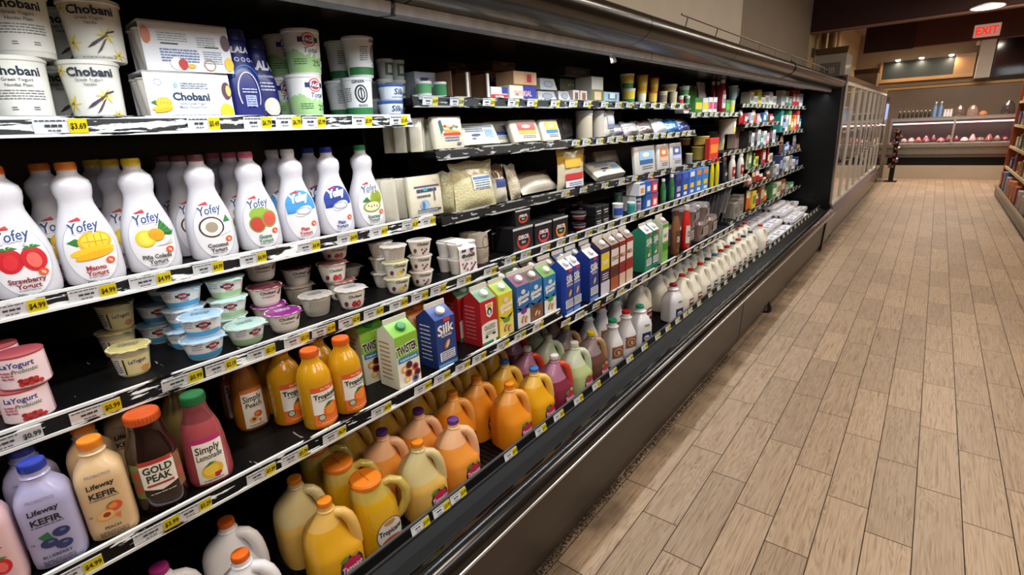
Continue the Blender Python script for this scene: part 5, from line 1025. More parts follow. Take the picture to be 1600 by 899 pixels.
capjug(J_PU, 596, 672, 'orange juice jug with purple cap, left of three purple caps', rz=RZ); capjug(J_PU, 654, 640, 'orange juice jug with purple cap, rear of three purple caps', rz=RZ); capjug(J_PU, 714, 657, 'orange juice jug with purple cap, right of three purple caps', rz=RZ)
capjug(J_PA, 653, 690, 'pale cloudy juice jug with orange cap and dark label', rz=RZ)
capjug(J_OR, 706, 612, 'orange juice jug with orange cap, behind the right purple cap', rz=RZ); capjug(J_OR, 748, 589, 'orange juice jug with orange cap, rear row beside the blue caps', rz=RZ); capjug(J_OR, 803, 601, 'orange juice jug with orange cap, front row before the blue caps', rz=RZ)
capjug(J_YE, 792, 564, 'yellow juice jug with blue cap, rear', rz=RZ); capjug(J_YE, 840, 576, 'yellow juice jug with blue cap, front', rz=RZ)
capjug(J_RE, 826, 543, 'red punch jug with white cap, rear', rz=RZ); capjug(J_RE, 872, 556, 'red punch jug with white cap, front', rz=RZ)
capjug(J_GR, 856, 523, 'pale green juice jug with white cap, rear', rz=RZ); capjug(J_GR, 902, 535, 'pale green juice jug with white cap, front', rz=RZ)
capjug(J_BR, 884, 508, 'dark tea jug with yellow cap, rear', rz=RZ); capjug(J_BR, 926, 519, 'dark tea jug with yellow cap, front', rz=RZ)
JD = {'o': J_YO, 'y': J_YE, 'r': J_RE, 'g': J_GR, 'b': J_BR}
for i, (k, y, row) in enumerate([('o', .86, 2), ('o', 1.02, 2), ('o', 1.18, 2), ('o', 1.34, 2), ('o', 1.5, 2), ('y', 1.66, 2), ('r', 1.83, 2), ('g', 2.0, 2), ('b', 2.16, 2)]):
    JD[k].at((-1.16-.17*row, y, DECK+.0045), f'shaded juice jug in the third row, {nth(i)} from the near end', 'jug', 'jugs on the deck', rz=RZ)
def milk_bottle(cap, tall=True):
    P = [(0, .04, .04, 3.4), (.006, .046, .046, 3.4), (.1, .047, .047, 3.3), (.125, .044, .044, 3), (.15, .035, .035, 2.5), (.175, .027, .027, 2.1), (.19, .0245, .0245), (.197, .0245, .0245), (.199, .03, .03), (.204, .03, .03), (.206, .021, .021), (.222, .0205, .0205)]
    t = thing('milk_bottle'); m = Mesh(); m.loft(P, hx('#e4e6ec'), 32); m.build('body', MILKP, t); screw_cap(.0205, .017, .221, cap, 'cap', t)
    a = Art(s_front(P)); a.rect(-.034, .05, .038, .11, '#8a5a3c', 8, 2).ring(0, .08, .024, .02, .003, '#e0c4a4').text('a', .002, .071, .022, '#e8d9c4', .03); a.done('label', t); return t
MT = Kind(milk_bottle, '#1f9a7a'); MRB = Kind(milk_bottle, '#cc2430')
for kd, px, py, lab in [(MT, 919, 494, 'teal-capped slim milk bottle, rear left'), (MRB, 940, 481, 'red-capped slim milk bottle, rear'), (MT, 963, 469, 'teal-capped slim milk bottle farthest back'), (MT, 957, 504, 'teal-capped slim milk bottle, front left'), (MRB, 978, 490, 'red-capped slim milk bottle, front')]:
    capjug(kd, px, py, lab, 'bottle', 'slim milk bottles', zc=.238, rz=-.4, scale=1.08)
def square_jug(cap, lab2='#26305c'):
    P = [(0, .048, .048, 3.8), (.006, .054, .054, 4), (.12, .055, .055, 4), (.14, .053, .053, 3.6), (.165, .043, .043, 2.8), (.182, .03, .03, 2.2), (.19, .025, .025), (.194, .032, .032), (.2, .033, .033), (.204, .022, .022), (.215, .021, .021)]
    t = thing('half_gallon_jug'); m = Mesh(); m.loft(P, hx('#e2e3ea'), 36); m.build('body', MILKP, t); screw_cap(.0215, .017, .2145, cap, 'cap', t)
    a = Art(s_front(P)); a.rect(-.03, .03, .034, .09, lab2, 6, 2).ell(.002, .06, .02, .014, '#dfe2ea').lines(-.015, .018, .055, 1, .01, .006, lab2); a.rect(-.014, .125, .018, .135, '#6a9a4a', 3, 1) ; a.done('label', t); return t
capjug(Kind(square_jug, '#1f9a7a'), 1000, 480, 'square-shouldered white jug with teal cap beside the slim bottles', zc=.232, rz=-.35, scale=1.06)
capjug(Kind(square_jug, '#8c1c34'), 1053.5, 439.5, 'bluish white half gallon jug with dark red cap standing alone before the milk', zc=.232, rz=-.3, scale=1.08).location = (-1.158, 3.035, DECK+.0045)
# milk gallons: caps seen one by one
MI = [('r', 1029, 424), ('r', 1045, 414.6), ('r', 1068, 428.6), ('r', 1080, 419.7), ('r', 1075, 408.6), ('r', 1099, 411), ('n', 1084, 403), ('n', 1063.6, 398.6), ('b', 1078, 394), ('n', 1107.5, 405.2), ('b', 1112, 399), ('r', 1091, 387), ('r', 1100, 381), ('r', 1121.5, 392), ('r', 1130, 385.7), ('n', 1125, 377), ('n', 1144.5, 380.5), ('r', 1151.6, 374.5), ('r', 1136, 361), ('n', 1157, 368.5), ('n', 1170.7, 361), ('r', 1190, 351), ('r', 1152, 351.5), ('r', 1170, 349), ('d', 1110, 372)]
KK = {'r': J_MR, 'n': J_MN, 'b': J_MB, 'd': J_MD}; nm = {'r': 'red', 'n': 'navy', 'b': 'light blue', 'd': 'dark red'}
used = []
cnt = {}
for k, px, py in MI:
    P = atz(px, py, DECK+.272)
    row = round((-1.165-P[0])/.158); X = -1.168-.158*row; Y = float(P[1])
    for (a, b) in used:
        if abs(a-X) < .1 and abs(b-Y) < .152: Y = b+.153
    used.append((X, Y)); c = (k, row); cnt[c] = cnt.get(c, 0)+1
    KK[k].at((X, Y, DECK+.0045), f'gallon of milk with {nm[k]} cap, {nth(cnt[c]-1)} of that colour in '+['the front row', 'the second row', 'the third row', 'the rearmost row', 'the rearmost row', 'the rearmost row'][min(max(row, 0), 5)], 'jug', 'milk gallons', rz=RZ)
n = 0
for row in (1, 2, 3):
    y = 2.86+.04*row
    while y < 5.3:
        X = -1.168-.158*row
        if all(not (abs(a-X) < .1 and abs(b-y) < .152) for a, b in used):
            used.append((X, y)); KK['rnrb'[n % 4]].at((X, y, DECK+.0045), f'milk gallon half hidden in the {["second","third","fourth"][row-1]} row, {nth(n)} of the hidden ones', 'jug', 'milk gallons', rz=RZ); n += 1
        y += .158
for i, (px, py) in enumerate([(985, 455), (1008, 445)]): pass
# egg cartons at the far end of the deck
EC = [Kind(egg_carton), Kind(egg_carton, .3, .105, .065, '#e2e0e4'), Kind(egg_carton, .3, .105, .065, '#c9ab7c')]
i = 0
for row in range(4):
    for col in range(8):
        y = 5.62+col*.305
        for lv in range([1, 2, 3, 3][row]-(1 if col > 5 else 0)+(1 if 2 < col < 5 else 0)):
            EC[2 if (col, row, lv) in ((6, 1, 0), (6, 2, 1), (5, 2, 3)) else (col+row) % 2].at((-1.15-.112*row, y, DECK+.0045+lv*.0655), f'egg carton in {["the front","the second","the third","the rear"][row]} row, {nth(col)} from the near end, {["bottom","second","third","top"][lv]} layer', 'egg carton', 'egg cartons', rz=.03*((i*7) % 3-1)); i += 1

# ------------------------------------------------------------------ top shelf, far sections
G = 'packs on the far part of the top shelf'
I('B5', f_tub, 651, 677, 128, 'white and green yogurt cup, left of two at the start of the far top shelf', 'yogurt', bands=[(.3, .85, '#5aa06a')], name='yogurt_cup', taper=.94, dep=.055); I('B5', f_tub, 678, 700, 129, 'white and green yogurt cup, right of two at the start of the far top shelf', 'yogurt', bands=[(.2, .9, '#3c8a5a')], name='yogurt_cup', taper=.94, dep=.055)
I('B5', f_box, 650, 688, 113, 'white butter box lying behind the two green cups', 'box', row=.08, dep=.12, col='#a9abb4', bands=[(-.5, .4, .3, .8, '#2c3c6c')], txt='Breakst', th=.25, tc='#dfe3ee', tv=.48)
def open_tray(w, h, d):
    t = thing('open_cardboard_tray'); m = Mesh(); c, ci = hx('#8c6c50'), hx('#6b503a'); a, b = d/2, w/2
    for x0, x1, y0, y1, cc in [(-a, a, -b, -b+.003, c), (-a, a, b-.003, b, c), (-a, -a+.003, -b, b, ci)]: m.box(x0, x1, y0, y1, 0, h, cc)
    m.box(-a, a, -b, b, 0, .004, ci); m.build('body', CARD, t); m = Mesh(); m.box(a-.004, a+.002, b-.012, b+.001, 0, h, hx('#dedcd8')); m.build('torn_edge', CARD, t); return t
I('B5', open_tray, 702, 733, 112, 'brown open cardboard tray with a torn white edge', 'box', dep=.22); I('B5', open_tray, 736, 766, 114, 'brown open cardboard tray beside the blue and red box', 'box', dep=.22)
I('B5', f_box, 768, 794, 136, 'white, blue and red butter box', 'box', col='#e2e2e6', bands=[(-1, 0, 1, .42, '#cf2c34'), (.3, .5, 1, 1, '#2c3c9c')], txt='BUTTER', tv=.12, th=.2)
for k, (x0, x1, yt, yb, row) in enumerate([(716, 792, 112, 135, .3), (724, 768, 98, 113, .3), (770, 806, 98, 113, .25), (762, 800, 112, 134, .16)]):
    I('B5', f_box, x0, x1, yt, ['lower brown butter case at the back', 'upper brown butter case at the back', 'dark brown butter case with a purple band', 'brown butter case behind the blue and red box'][k]+' of the top shelf', 'box', G, yb=yb if yb < 120 else None, row=row, dep=.14, col='#8a5a34', bands=[(-1, .6, 1, .85, '#4c3a5c')], txt='BUTTER', th=.16, tv=.66, tc='#c9b8d8')
I('B5', f_box, 797, 838, 134, 'white and navy imperial spread box', 'box', col='#e9e2cf', bands=[(0, 0, 1, 1, '#2c3a9c')], txt='IMPERIAL', tc='#e2b4b0', tv=.3, th=.35); I('B5', f_box, 803, 839, 112, 'tan spread box with a red apple-shaped mark on top of the imperial box', 'box', yb=133, col='#d6b184', bands=[(-.1, .1, .7, .9, '#d69a7a'), (.1, .2, .5, .8, '#a8343c')])
def wedge(w, h, d, c='#a9aaac'):
    t = thing('butter_pack'); m = Mesh(); m.box(-d/2, d/2, -w/2, w/2, 0, h, hx(c), min(w, d)*.12); m.build('body', FILM, t, bevel=.004); A = Art(lambda u, v, off: (d/2-min(w, d)*.12*v/h+off, u, v)); A.ell(0, h*.5, w*.27, h*.3, '#6f7480').ell(0, h*.5, w*.22, h*.22, '#8d93a0'); A.done('label', t); return t
for k, (x0, x1, yt, yb) in enumerate([(842, 872, 142, 160), (845, 872, 122, 141), (874, 894, 142, 160)]): I('B5', wedge, x0, x1, yt, ['lower grey foil butter pack, left', 'grey foil butter pack stacked on the left one', 'grey foil butter pack, right'][k], 'butter', G, yb=yb if k == 1 else None)
I('B5', f_box, 896, 906, 141, 'narrow white card box, nearer', 'box', G, col='#d6cbc0', bands=[(-.5, .2, .5, .8, '#6a5a58')]); I('B5', f_box, 907, 918, 142, 'narrow white card box, farther', 'box', G, col='#d2c6b8', bands=[(-.5, .2, .5, .8, '#8a5a50')])
I('B5', f_box, 889, 922, 122, 'olive green butter box in the middle of the top shelf', 'box', yb=141, row=.05, col='#4c4c30', txt='BUTTER', tc='#8a8a6c', th=.2); I('B5', f_box, 884, 922, 107, 'dark grey case resting on the olive butter box', 'box', yb=121, row=.05, col='#2f3032', bands=[(-.6, .3, .6, .7, '#45464a')])
I('B5', f_box, 925, 943, 120, 'white box with olive foot', 'box', G, col='#c6c6bc', bands=[(-1, 0, 1, .5, '#7a7440'), (-.6, .1, .6, .42, '#d4c49a')])
I('B5', f_box, 944, 968, 144, 'light blue box with a white bear-like mark', 'box', col='#9fc0d0', bands=[(-.5, .3, .6, .8, '#4c7088'), (-.3, .4, .4, .9, '#dfe8ea')])
for k, (x0, x1, yt, yb, c, l, b) in enumerate([(970, 993, 139, None, '#e4e6dc', '#e8eae4', [(.0, .3, '#3a8a3c'), (.35, .8, '#e6cf2c')]), (968, 991, 117, 138, '#e4e6dc', '#eef0ea', [(0, .35, '#3a7a34'), (.4, .85, '#e6c82c')]), (994, 1010, 143, None, '#ded8a8', '#e6c42c', [(.3, .8, '#f0ead0')]), (994, 1012, 118, 142, '#d9a21c', '#d9701c', [(.3, .85, '#e6c84c')]), (1011, 1027, 143, None, '#cfa01c', '#d9602c', [(.2, .8, '#e6c44c')]), (1014, 1029, 122, 142, '#d9a21c', '#d9602c', [(.3, .85, '#e6c84c')]),
        (1028, 1043, 143, None, '#d6cba0', '#e4e0cc', [(.2, .7, '#8a7a6a')]), (1044, 1058, 144, None, '#dcd4b4', '#e4e4d8', [(.2, .6, '#c9b88c')]), (1032, 1058, 133, 143, '#dcd4a0', '#eef0e6', [(.2, .7, '#b8a46c')]), (1059, 1068, 150, None, '#d9dad2', '#eceee8', [(.2, .6, '#c9402c')]), (1069, 1078, 150, None, '#dfe6dc', '#eef2ee', [(.2, .7, '#5a9a6a')]), (1060, 1077, 135, 149, '#d2dccc', '#eef2ee', [(.1, .6, '#4a9a4c')])]):
    I('B5', f_tub, x0, x1, yt, f'{["green and yellow","green and yellow","cream","orange","orange","orange","tan","beige","tan","red and white","mint","leaf green"][k]} spread tub, {"upper" if yb else "lower"} tier of the far top shelf, {nth(k//2)} along', 'tub', 'spread tubs on the top shelf', yb=yb, col=c, lid=l, bands=b)
# section C
for k, (x0, x1, yt, c, b, l) in enumerate([(1077, 1085, 158, '#e2e2dc', '#c4342c', 'red banded'), (1086, 1097, 153, '#3c8a3c', '#e6d43c', 'green and yellow'), (1098, 1106, 153, '#e2e6dc', '#e6d02c', 'white and yellow'), (1107, 1113, 152, '#e4dfe0', '#d94a5c', 'pink banded'), (1114, 1120, 152, '#e4dfe0', '#a84a6c', 'mauve banded'), (1134, 1139, 156, '#3a8a3a', '#57b04a', 'green')]):
    I('C5', f_box, x0, x1, yt, f'small {l} pack on the middle of the far top shelf', 'box', 'small packs', dep=.07, col=c, bands=[(-.9, .25, .9, .7, b)])
I('C5', f_bag, 1080, 1100, 131, 'green pouch leaning behind the small packs', 'bag', row=.1, dep=.05, col='#5a8a44', mat=FILM, name='green_pouch', ry=-.2); I('C5', f_bag, 1098, 1110, 126, 'white pouch leaning behind the small packs', 'bag', row=.1, dep=.04, col='#d9cfd4', mat=FILM, name='white_pouch', seed=3, ry=-.2)
I('C5', f_btl, 1120, 1133, 124, 'large red dressing bottle with white cap, front', 'bottle', dep=.08, c='#a8202c', cap='#e6e2e0', band='#e0c9cc', bt='DIP')
for k, (x0, x1) in enumerate([(1114, 1123), (1107, 1116)]): I('C5', f_btl, x0, x1, 127, f'red dressing bottle behind the front one, {["right","left"][k]}', 'bottle', row=.1, dep=.08, c='#8c1a26', cap='#d9d4d4', band='#b8606c', bt='DIP')
I('C5', f_tub, 1135, 1148, 155, 'small green and white tub beside the blue tubs', 'tub', col='#cfe0c4', lid='#57a84a', bands=[(.2, .6, '#e6d43c')])
I('C5', f_tub, 1136, 1152, 134, 'tall pale blue tub', 'tub', yb=154, row=.03, col='#a8c4cc', lid='#c4d6dc'); I('C5', f_tub, 1137, 1149, 152, 'wide pale blue tub with blue base, lower', 'tub', yb=None, row=.1, col='#2c4ca8', lid='#3a6ad0'); I('C5', f_tub, 1141, 1155, 139, 'wide pale blue tub tilted on the blue one', 'tub', yb=150, row=.1, col='#a9c8dc', lid='#d4e2ea')
def rowpack(key, x0, x1, yts, cols, what, where, cat='box', n=None, dep=.09, kinds=('box',), row=0., yb=None):
    n = n or len(cols); 
    for i in range(n):
        a = x0+(x1-x0)*i/n; b = x0+(x1-x0)*(i+.92)/n; c, c2, cn = cols[i % len(cols)]; k = kinds[i % len(kinds)]; yt = yts[i % len(yts)]
        lab = f'{cn} {what}, {nth(i)} from the near end {where}'
        if k == 'box': I(key, f_box, a, b, yt, lab, cat, what+' '+where, dep=dep, row=row, yb=yb, col=c, bands=[(-.8, .3, .8, .75, c2)])
        elif k == 'tub': I(key, f_tub, a, b, yt, lab, cat, what+' '+where, dep=dep, row=row, yb=yb, col=c, lid=c2, bands=[(.25, .65, c2)])
        elif k == 'btl': I(key, f_btl, a, b, yt, lab, cat, what+' '+where, dep=dep, row=row, yb=yb, c=c, cap=c2, band=c2)
        elif k == 'bag': I(key, f_bag, a, b, yt, lab, cat, what+' '+where, dep=.04, row=row, yb=yb, col=c, top=c2, mat=FILM, seed=i, name='snack_bag')
wh = ('#dcdce0', '#9aa4b4', 'white'); cr = ('#d9d2b8', '#8a8a6a', 'cream'); bl = ('#3a6aa8', '#dfe6ee', 'blue'); rd = ('#b02c30', '#e6d4cc', 'red'); gn = ('#4a8a50', '#e0e6c4', 'green'); orr = ('#d9702c', '#f0dcb4', 'orange'); pk = ('#c98a94', '#f0e0e4', 'pink'); bk = ('#1f1d20', '#6a6468', 'black'); nv = ('#26305c', '#9ab0d8', 'navy'); yl = ('#e0c42c', '#6a8a3a', 'yellow'); br = ('#7a5238', '#d0b08c', 'brown'); tl = ('#2c8a86', '#d4e8e6', 'teal'); gy = ('#7a7c80', '#b4b6ba', 'grey')
rowpack('D5', 1172, 1213, [143, 150, 140, 152, 149], [cr, wh, yl, wh, cr, wh], 'dip pack', 'of top shelf past blue tubs', n=7)
rowpack('E5', 1221, 1254, [141, 146, 150, 140], [wh, gn, gy, rd, rd, wh], 'little pack', 'of the last top shelf', n=6, dep=.07)
I('E5', f_tub, 1223, 1233, 143, 'round white tub high on the last stretch of top shelf', 'tub', yb=147, row=.03, col='#dcdcda', lid='#b4b6ba')
rowpack('D45', 1158, 1212, [172, 178, 182, 176], [rd, rd, nv, wh, orr, pk, wh, bl, tl], 'meal pack', 'of the far second shelf', n=11, kinds=('bag', 'box'))
rowpack('E45', 1218, 1256, [172, 186, 180], [tl, nv, wh, gn, orr, orr, rd], 'snack pack', 'of the second shelf beside the end panel', n=9)
rowpack('C4', 1169, 1216, [205, 208, 199, 203, 212], [bk, wh, bk, wh, tl, wh, pk], 'tray pack', 'of the third shelf past the deli tubs', n=10)
rowpack('E4', 1220, 1250, [212, 226, 222, 228], [br, bl, wh, nv, gy], 'packet', 'of the third shelf beside the end panel', n=6, kinds=('bag', 'box'))
rowpack('D35', 1163, 1207, [224, 232, 240, 245, 242], [cr, gn, gn, yl, bk, rd, rd], 'jar', 'of the short shelf past the white bottles', n=8, kinds=('btl', 'box'))
rowpack('D3', 1166, 1206, [272, 278, 268, 262], [br, pk, br, rd, rd, orr], 'meat packet', 'of the far fourth shelf', n=7, kinds=('bag',), dep=.05)
rowpack('D3', 1207, 1247, [250, 246, 244], [gy, wh, nv, gy, wh], 'clear tray of food', 'of the last fourth shelf', n=8)
rowpack('D2', 1168, 1200, [290, 300, 304], [orr, yl, rd, br], 'bakery packet', 'of the fifth shelf past the trays', n=5, kinds=('bag', 'box')); rowpack('D2', 1206, 1240, [290, 286, 282], [gn, cr, br, gy], 'clear box of rolls', 'of the last fifth shelf', n=5)

# ------------------------------------------------------------------ second shelf: fresh cheese
for k in range(6):
    x0 = 627+k*9.5; I('B45', f_slab, x0, x0+16, 184+(k % 3), f'white cheese block on edge, {nth(k)} from the near end of the second shelf', 'cheese', 'white cheese blocks', dep=.028, row=.03, rz=-.9, ry=-.1, col='#ddd9c6')
for k in range(3): 
    o = slab(.12, .1, .03); o.location = (-1.5, 1.12+.045*k, 1.47+.0); o.rotation_euler = (0, 0, -.9)
    o.location[2] = 1.4 if 0 else SH['B45'][1]-.0; tag(o, f'white cheese block in shade where the second shelf begins, {nth(k)} from the near end', 'cheese', 'white cheese blocks'); o.location[1] = 1.36+.03*k; o.location[0] = -1.62
I('B45', f_slab, 684, 729, 183, 'cheese block with a colourful harbour-like label, facing front', 'cheese', dep=.035, art=a_rio, ry=-.12)
I('B45', f_slab, 731, 783, 193, 'cheese block with blue print leaning back, left', 'cheese', dep=.035, row=.01, art=a_blue, ry=-.5, rz=-.1)
I('B45', f_slab, 779, 810, 190, 'cheese block with a blue patch, half covered', 'cheese', dep=.035, row=.04, art=a_split('#c9d4e6', '#2c4aa0'), ry=-.4, rz=-.2)
I('B45', f_slab, 808, 850, 189, 'cheese block with red and yellow label', 'cheese', dep=.04, row=.01, art=a_split('#c4443a', '#e0a83a'), ry=-.35); I('B45', f_slab, 851, 879, 188, 'cheese block with yellow and blue label', 'cheese', dep=.035, row=.01, art=a_split('#e6c83a', '#2c7ab8'), ry=-.3)
for k, x0 in enumerate((884, 868)): I('B45', f_bag, x0, x0+16, 186, f'grey bagged cheese in shade, {["right","left"][k]}', 'cheese', row=.12, dep=.05, col='#8a888c', mat=FILM)
I('B45', f_tub, 899, 927, 173, 'cream plastic canister with pale blue lid, nearer', 'canister', dep=.1, col='#d4ccb4', lid='#c4d4e2', taper=.97, name='canister'); I('B45', f_tub, 926, 946, 173, 'cream plastic canister with pale blue lid, farther', 'canister', dep=.1, col='#d2ccc0', lid='#c4d4e2', taper=.97, name='canister')
I('B45', f_bag, 946, 963, 164, 'tall white milk bag standing by the canisters', 'bag', dep=.04, row=.0, col='#dcdad4', mat=FILM, name='milk_bag', art=a_split('#b4b8c4', '#7a86a4'))
for k, (x0, x1, yt, c) in enumerate([(962, 984, 196, '#9a96a4'), (984, 1008, 192, '#b9b4b0'), (1008, 1030, 190, '#7a6a64'), (1030, 1050, 186, '#c9d0dc'), (1050, 1068, 187, '#2c7ac0'), (1068, 1084, 189, '#34448c')]):
    I('B45', f_bag, x0, x1, yt-4, ['mauve', 'pale grey', 'brown', 'white and blue', 'bright blue', 'dark blue'][k]+' bag of cheese slumped on the second shelf', 'bag', 'bags of cheese', dep=.06, row=.01, col=c, mat=FILM, seed=k+4, ry=-.5, top='#dfe0e4' if k % 2 else None, name='cheese_bag')
# third shelf
for k in range(4): I('B4', f_slab, 608+k*9.5, 628+k*9.5, 285-k, f'filmed cheese block on edge, {nth(k)} from the near end of the third shelf', 'cheese', 'filmed cheese blocks', dep=.028, row=.012, rz=-.75, col='#c9c6b6')
I('B4', f_slab, 648, 699, 278, 'filmed white cheese block with blue writing, front of the third shelf', 'cheese', dep=.03, row=.0, art=a_queso, ry=-.06)
I('B4', f_bag, 714, 778, 252, 'large clear bag of shredded cheese with a pale label', 'cheese', dep=.05, col='#d3cda2', art=a_shred, seed=2, ry=-.12)
I('B4', f_bag, 697, 716, 268, 'bag of shredded cheese squeezed behind the large one', 'cheese', dep=.04, row=.03, col='#b9b38c', seed=9, rz=-.6)
I('B4', f_bag, 777, 801, 256, 'brown and blue bag of cheese', 'cheese', dep=.05, row=.02, col='#c9c4b0', top='#6a5238', mat=FILM, art=lambda A, w, h: A.rect(-w*.3, h*.4, w*.3, h*.6, '#2c4080', 2, 1), ry=-.15); I('B4', f_bag, 802, 823, 256, 'small clear bag of white cheese beside the brown one', 'cheese', dep=.05, row=.02, col='#c4bca4', seed=6, ry=-.2, rz=.2)
I('B4', f_bag, 826, 883, 262, 'plump bag of white cheese lying on its side', 'cheese', dep=.07, row=.02, col='#cdc8b8', top='#7a6a58', mat=FILM, seed=8, ry=-.75)
I('B4', f_bag, 877, 919, 233, 'tall pouch with a yellow panel and red stripe', 'cheese', dep=.045, row=.0, col='#c9c0a8', top='#b8983a', mat=FILM, seed=5, art=lambda A, w, h: A.rect(-w*.3, h*.55, w*.3, h*.78, '#c4a02c', 2, 2).rect(-w*.3, h*.24, w*.36, h*.4, '#c4343c', 3, 2).rect(-w*.3, h*.06, w*.36, h*.22, '#e2e2ea', 3, 2).lines(-w*.2, w*.3, h*.14, 2, h*.05, h*.03, '#4a6a9a'))
I('B4', f_slab, 938, 982, 249, 'white cheese tray lying tilted', 'cheese', dep=.05, row=.02, col='#d6d4c4', art=a_blue, ry=-.9); I('B4', f_slab, 958, 992, 236, 'round white cheese in a tray leaning on the tilted one', 'cheese', dep=.035, row=.05, col='#dedcd0', art=a_split('#e8e4da', '#9a8a5c'), ry=-.35)
I('B4', f_bag, 921, 938, 243, 'bagged white cheese in shade beside the yellow pouch', 'cheese', dep=.04, row=.08, col='#a8a294', mat=FILM, seed=12)
for k, (x0, x1, yt, c1, c2) in enumerate([(994, 1026, 229, '#8ab4d4', '#2c5c8c'), (1029, 1047, 226, '#c4744a', '#d9b08c'), (1049, 1067, 224, '#4a5a9c', '#b4bcd8')]): I('B4', f_slab, x0, x1, yt, ['blue', 'orange', 'purple'][k]+'-labelled flat cheese pack standing upright', 'cheese', 'flat cheese packs', dep=.03, row=.0, col='#c9c9c6', art=a_split(c1, c2), ry=-.1)
for k, (x0, x1, yt, yb, row) in enumerate([(1082, 1108, 213, 228, .05), (1078, 1104, 229, None, .05), (1070, 1082, 240, None, 0), (1068, 1090, 216, 228, .12)]): I('B4', f_tub, x0, x1, yt, ['upper gold tin by the orange card', 'lower gold tin by the orange card', 'small grey tub beside the purple pack', 'brown tin behind the gold ones'][k], 'tin', 'gold tins', yb=yb, row=row, col=['#a8904a', '#a08a44', '#8a8c8c', '#6a4a34'][k], lid='#c4b06a', taper=.98, name='gold_tin')
I('B4', f_box, 1108, 1122, 216, 'bright red and orange card pack', 'box', dep=.04, col='#cf3426', bands=[(-.8, .3, .8, .7, '#ee8a2c')])
for k, (yt, yb) in enumerate([(212, None), (186, 211)]): I('B4', f_tub, 1121, 1151, yt, ['lower', 'upper'][k]+' large grey-white deli tub with a coloured label', 'tub', yb=yb, dep=.14, row=.0, col='#b4aea2', lid='#cfcabf', taper=.94, art=lambda a: a.rect(.01, .02, .06, .1, '#e6c83a', 4, 1).rect(.01, .06, .06, .1, '#d6dccc', 4, 1))
I('C4', f_box, 1154, 1166, 188, 'pale pink carton standing behind the deli tubs', 'box', dep=.08, row=.06, col='#b9a294', bands=[(-1, .5, .2, 1, '#8a6a5c')])
# fourth shelf beyond the cups
def oikos(w, h, d, c='#b8402c'):
    t = thing('yogurt_multipack'); m = Mesh(); m.box(-d/2, d/2, -w/2, w/2, 0, h, hx('#17161a')); 
    m.build('sleeve', CARD, t, bevel=.003); A = Art(s_plane(d/2)); A.rect(-w*.5, h*.9, w*.5, h*.99, '#c9c9cc', 1, 1).ring(0, h*.42, w*.33, h*.34, w*.09, c, 20, 2.2, 7.2).text('OIKOS', 0, h*.5, h*.16, '#e8e8ea', .03, wmax=w*.5).text('PRO', 0, h*.32, h*.1, '#d4d4d8', .02).rect(-w*.12, h*.1, w*.12, h*.24, c, 1, 1); A.done('label', t)
    return t
for k, (x0, x1, yt, yb, row, c) in enumerate([(803, 834, 354, None, 0, '#b83a2c'), (837, 863, 347, None, 0, '#c43044'), (865, 888, 339, None, 0, '#d98a2c'), (806, 829, 320, 351, .03, '#c44a2c'), (770, 801, 360, None, .12, '#8c3028')]):
    I('B3', oikos, x0, x1, yt, ['black yogurt multipack with red ring, nearest of three', 'black yogurt multipack with crimson ring, middle of three', 'black yogurt multipack with orange ring, farthest of three', 'black yogurt pack stacked on the nearest multipack', 'black yogurt multipack standing back in shade'][k], 'yogurt', 'black yogurt multipacks', yb=yb, row=row, dep=.1, c=c)
for k, (x0, x1, yt, yb, row) in enumerate([(893, 916, 349, None, 0), (891, 917, 331, 348, 0), (908, 930, 336, None, .06), (906, 928, 320, 335, .06), (888, 910, 330, None, .16), (888, 910, 314, 329, .16), (860, 884, 325, None, .2)]):
    I('B3', f_tub, x0, x1, yt, f'black yogurt cup with a white zigzag print, {["front lower","front upper","second lower","second upper","rear lower","rear upper","deepest"][k]}', 'yogurt', 'black yogurt cups', yb=yb, row=row, dep=.09, col='#1c191c', lid='#3a3438', taper=.7, bands=[(.2, .45, '#a8343c'), (.5, .66, '#c9c9c9')], name='yogurt_cup')
for k in range(4): I('B3', f_box, 931+(k % 2)*11, 941+(k % 2)*11, [340, 337, 323, 320][k], f'small black card pack with white script, {["lower left","lower right","upper left","upper right"][k]}', 'yogurt', 'black card packs', yb=None if k < 2 else [339, 336][k-2], dep=.08, col='#141316', bands=[(-.7, .5, .7, .6, '#c9c9c9'), (-.5, .25, .6, .35, '#a8a8a8')])
for k, (x0, x1, yt, yb, row, c, l, b) in enumerate([(956, 974, 318, None, 0, '#dfe3ea', '#e6e8ee', '#2c4ca8'), (979, 993, 316, None, 0, '#4ab4b0', '#d4e4e2', '#2c8a8c'), (977, 993, 296, 315, .05, '#d4d4de', '#5a5a8c', '#7a7aa0'), (994, 1001, 314, None, 0, '#d2ccd4', '#5a4a7c', '#8a7aa0'), (960, 976, 300, None, .12, '#7a9a94', '#8aa6a0', '#5a7a74')]):
    I('B3', f_tub, x0, x1, yt, ['white cup with a blue block', 'teal cup', 'white cup stacked above the teal cup', 'mauve-topped white cup', 'grey-green cup in shade'][k]+' past the black yogurts', 'yogurt', 'cups past the black yogurts', yb=yb, row=row, dep=.07, col=c, lid=l, bands=[(.2, .7, b)], taper=.94, name='yogurt_cup')
for k in range(6):
    i, j = k % 3, k//3; I('B3', f_box, 999+i*10, 1008+i*10, [307, 304, 302, 286, 283, 281][k]-0, f'blue and white yogurt pack with orange print, {["lower","upper"][j]} {["left","middle","right"][i]}', 'yogurt', 'blue and white yogurt packs', yb=None if j == 0 else [306, 303, 301][i], dep=.09, col=['#dfe2ea', '#2a62b4', '#d6404c'][i], bands=[(-.6, .2, .5, .6, ['#e0963a', '#dfe6ee', '#eeeef2'][i]), (-1, .85, 1, 1, '#2a62b4')])
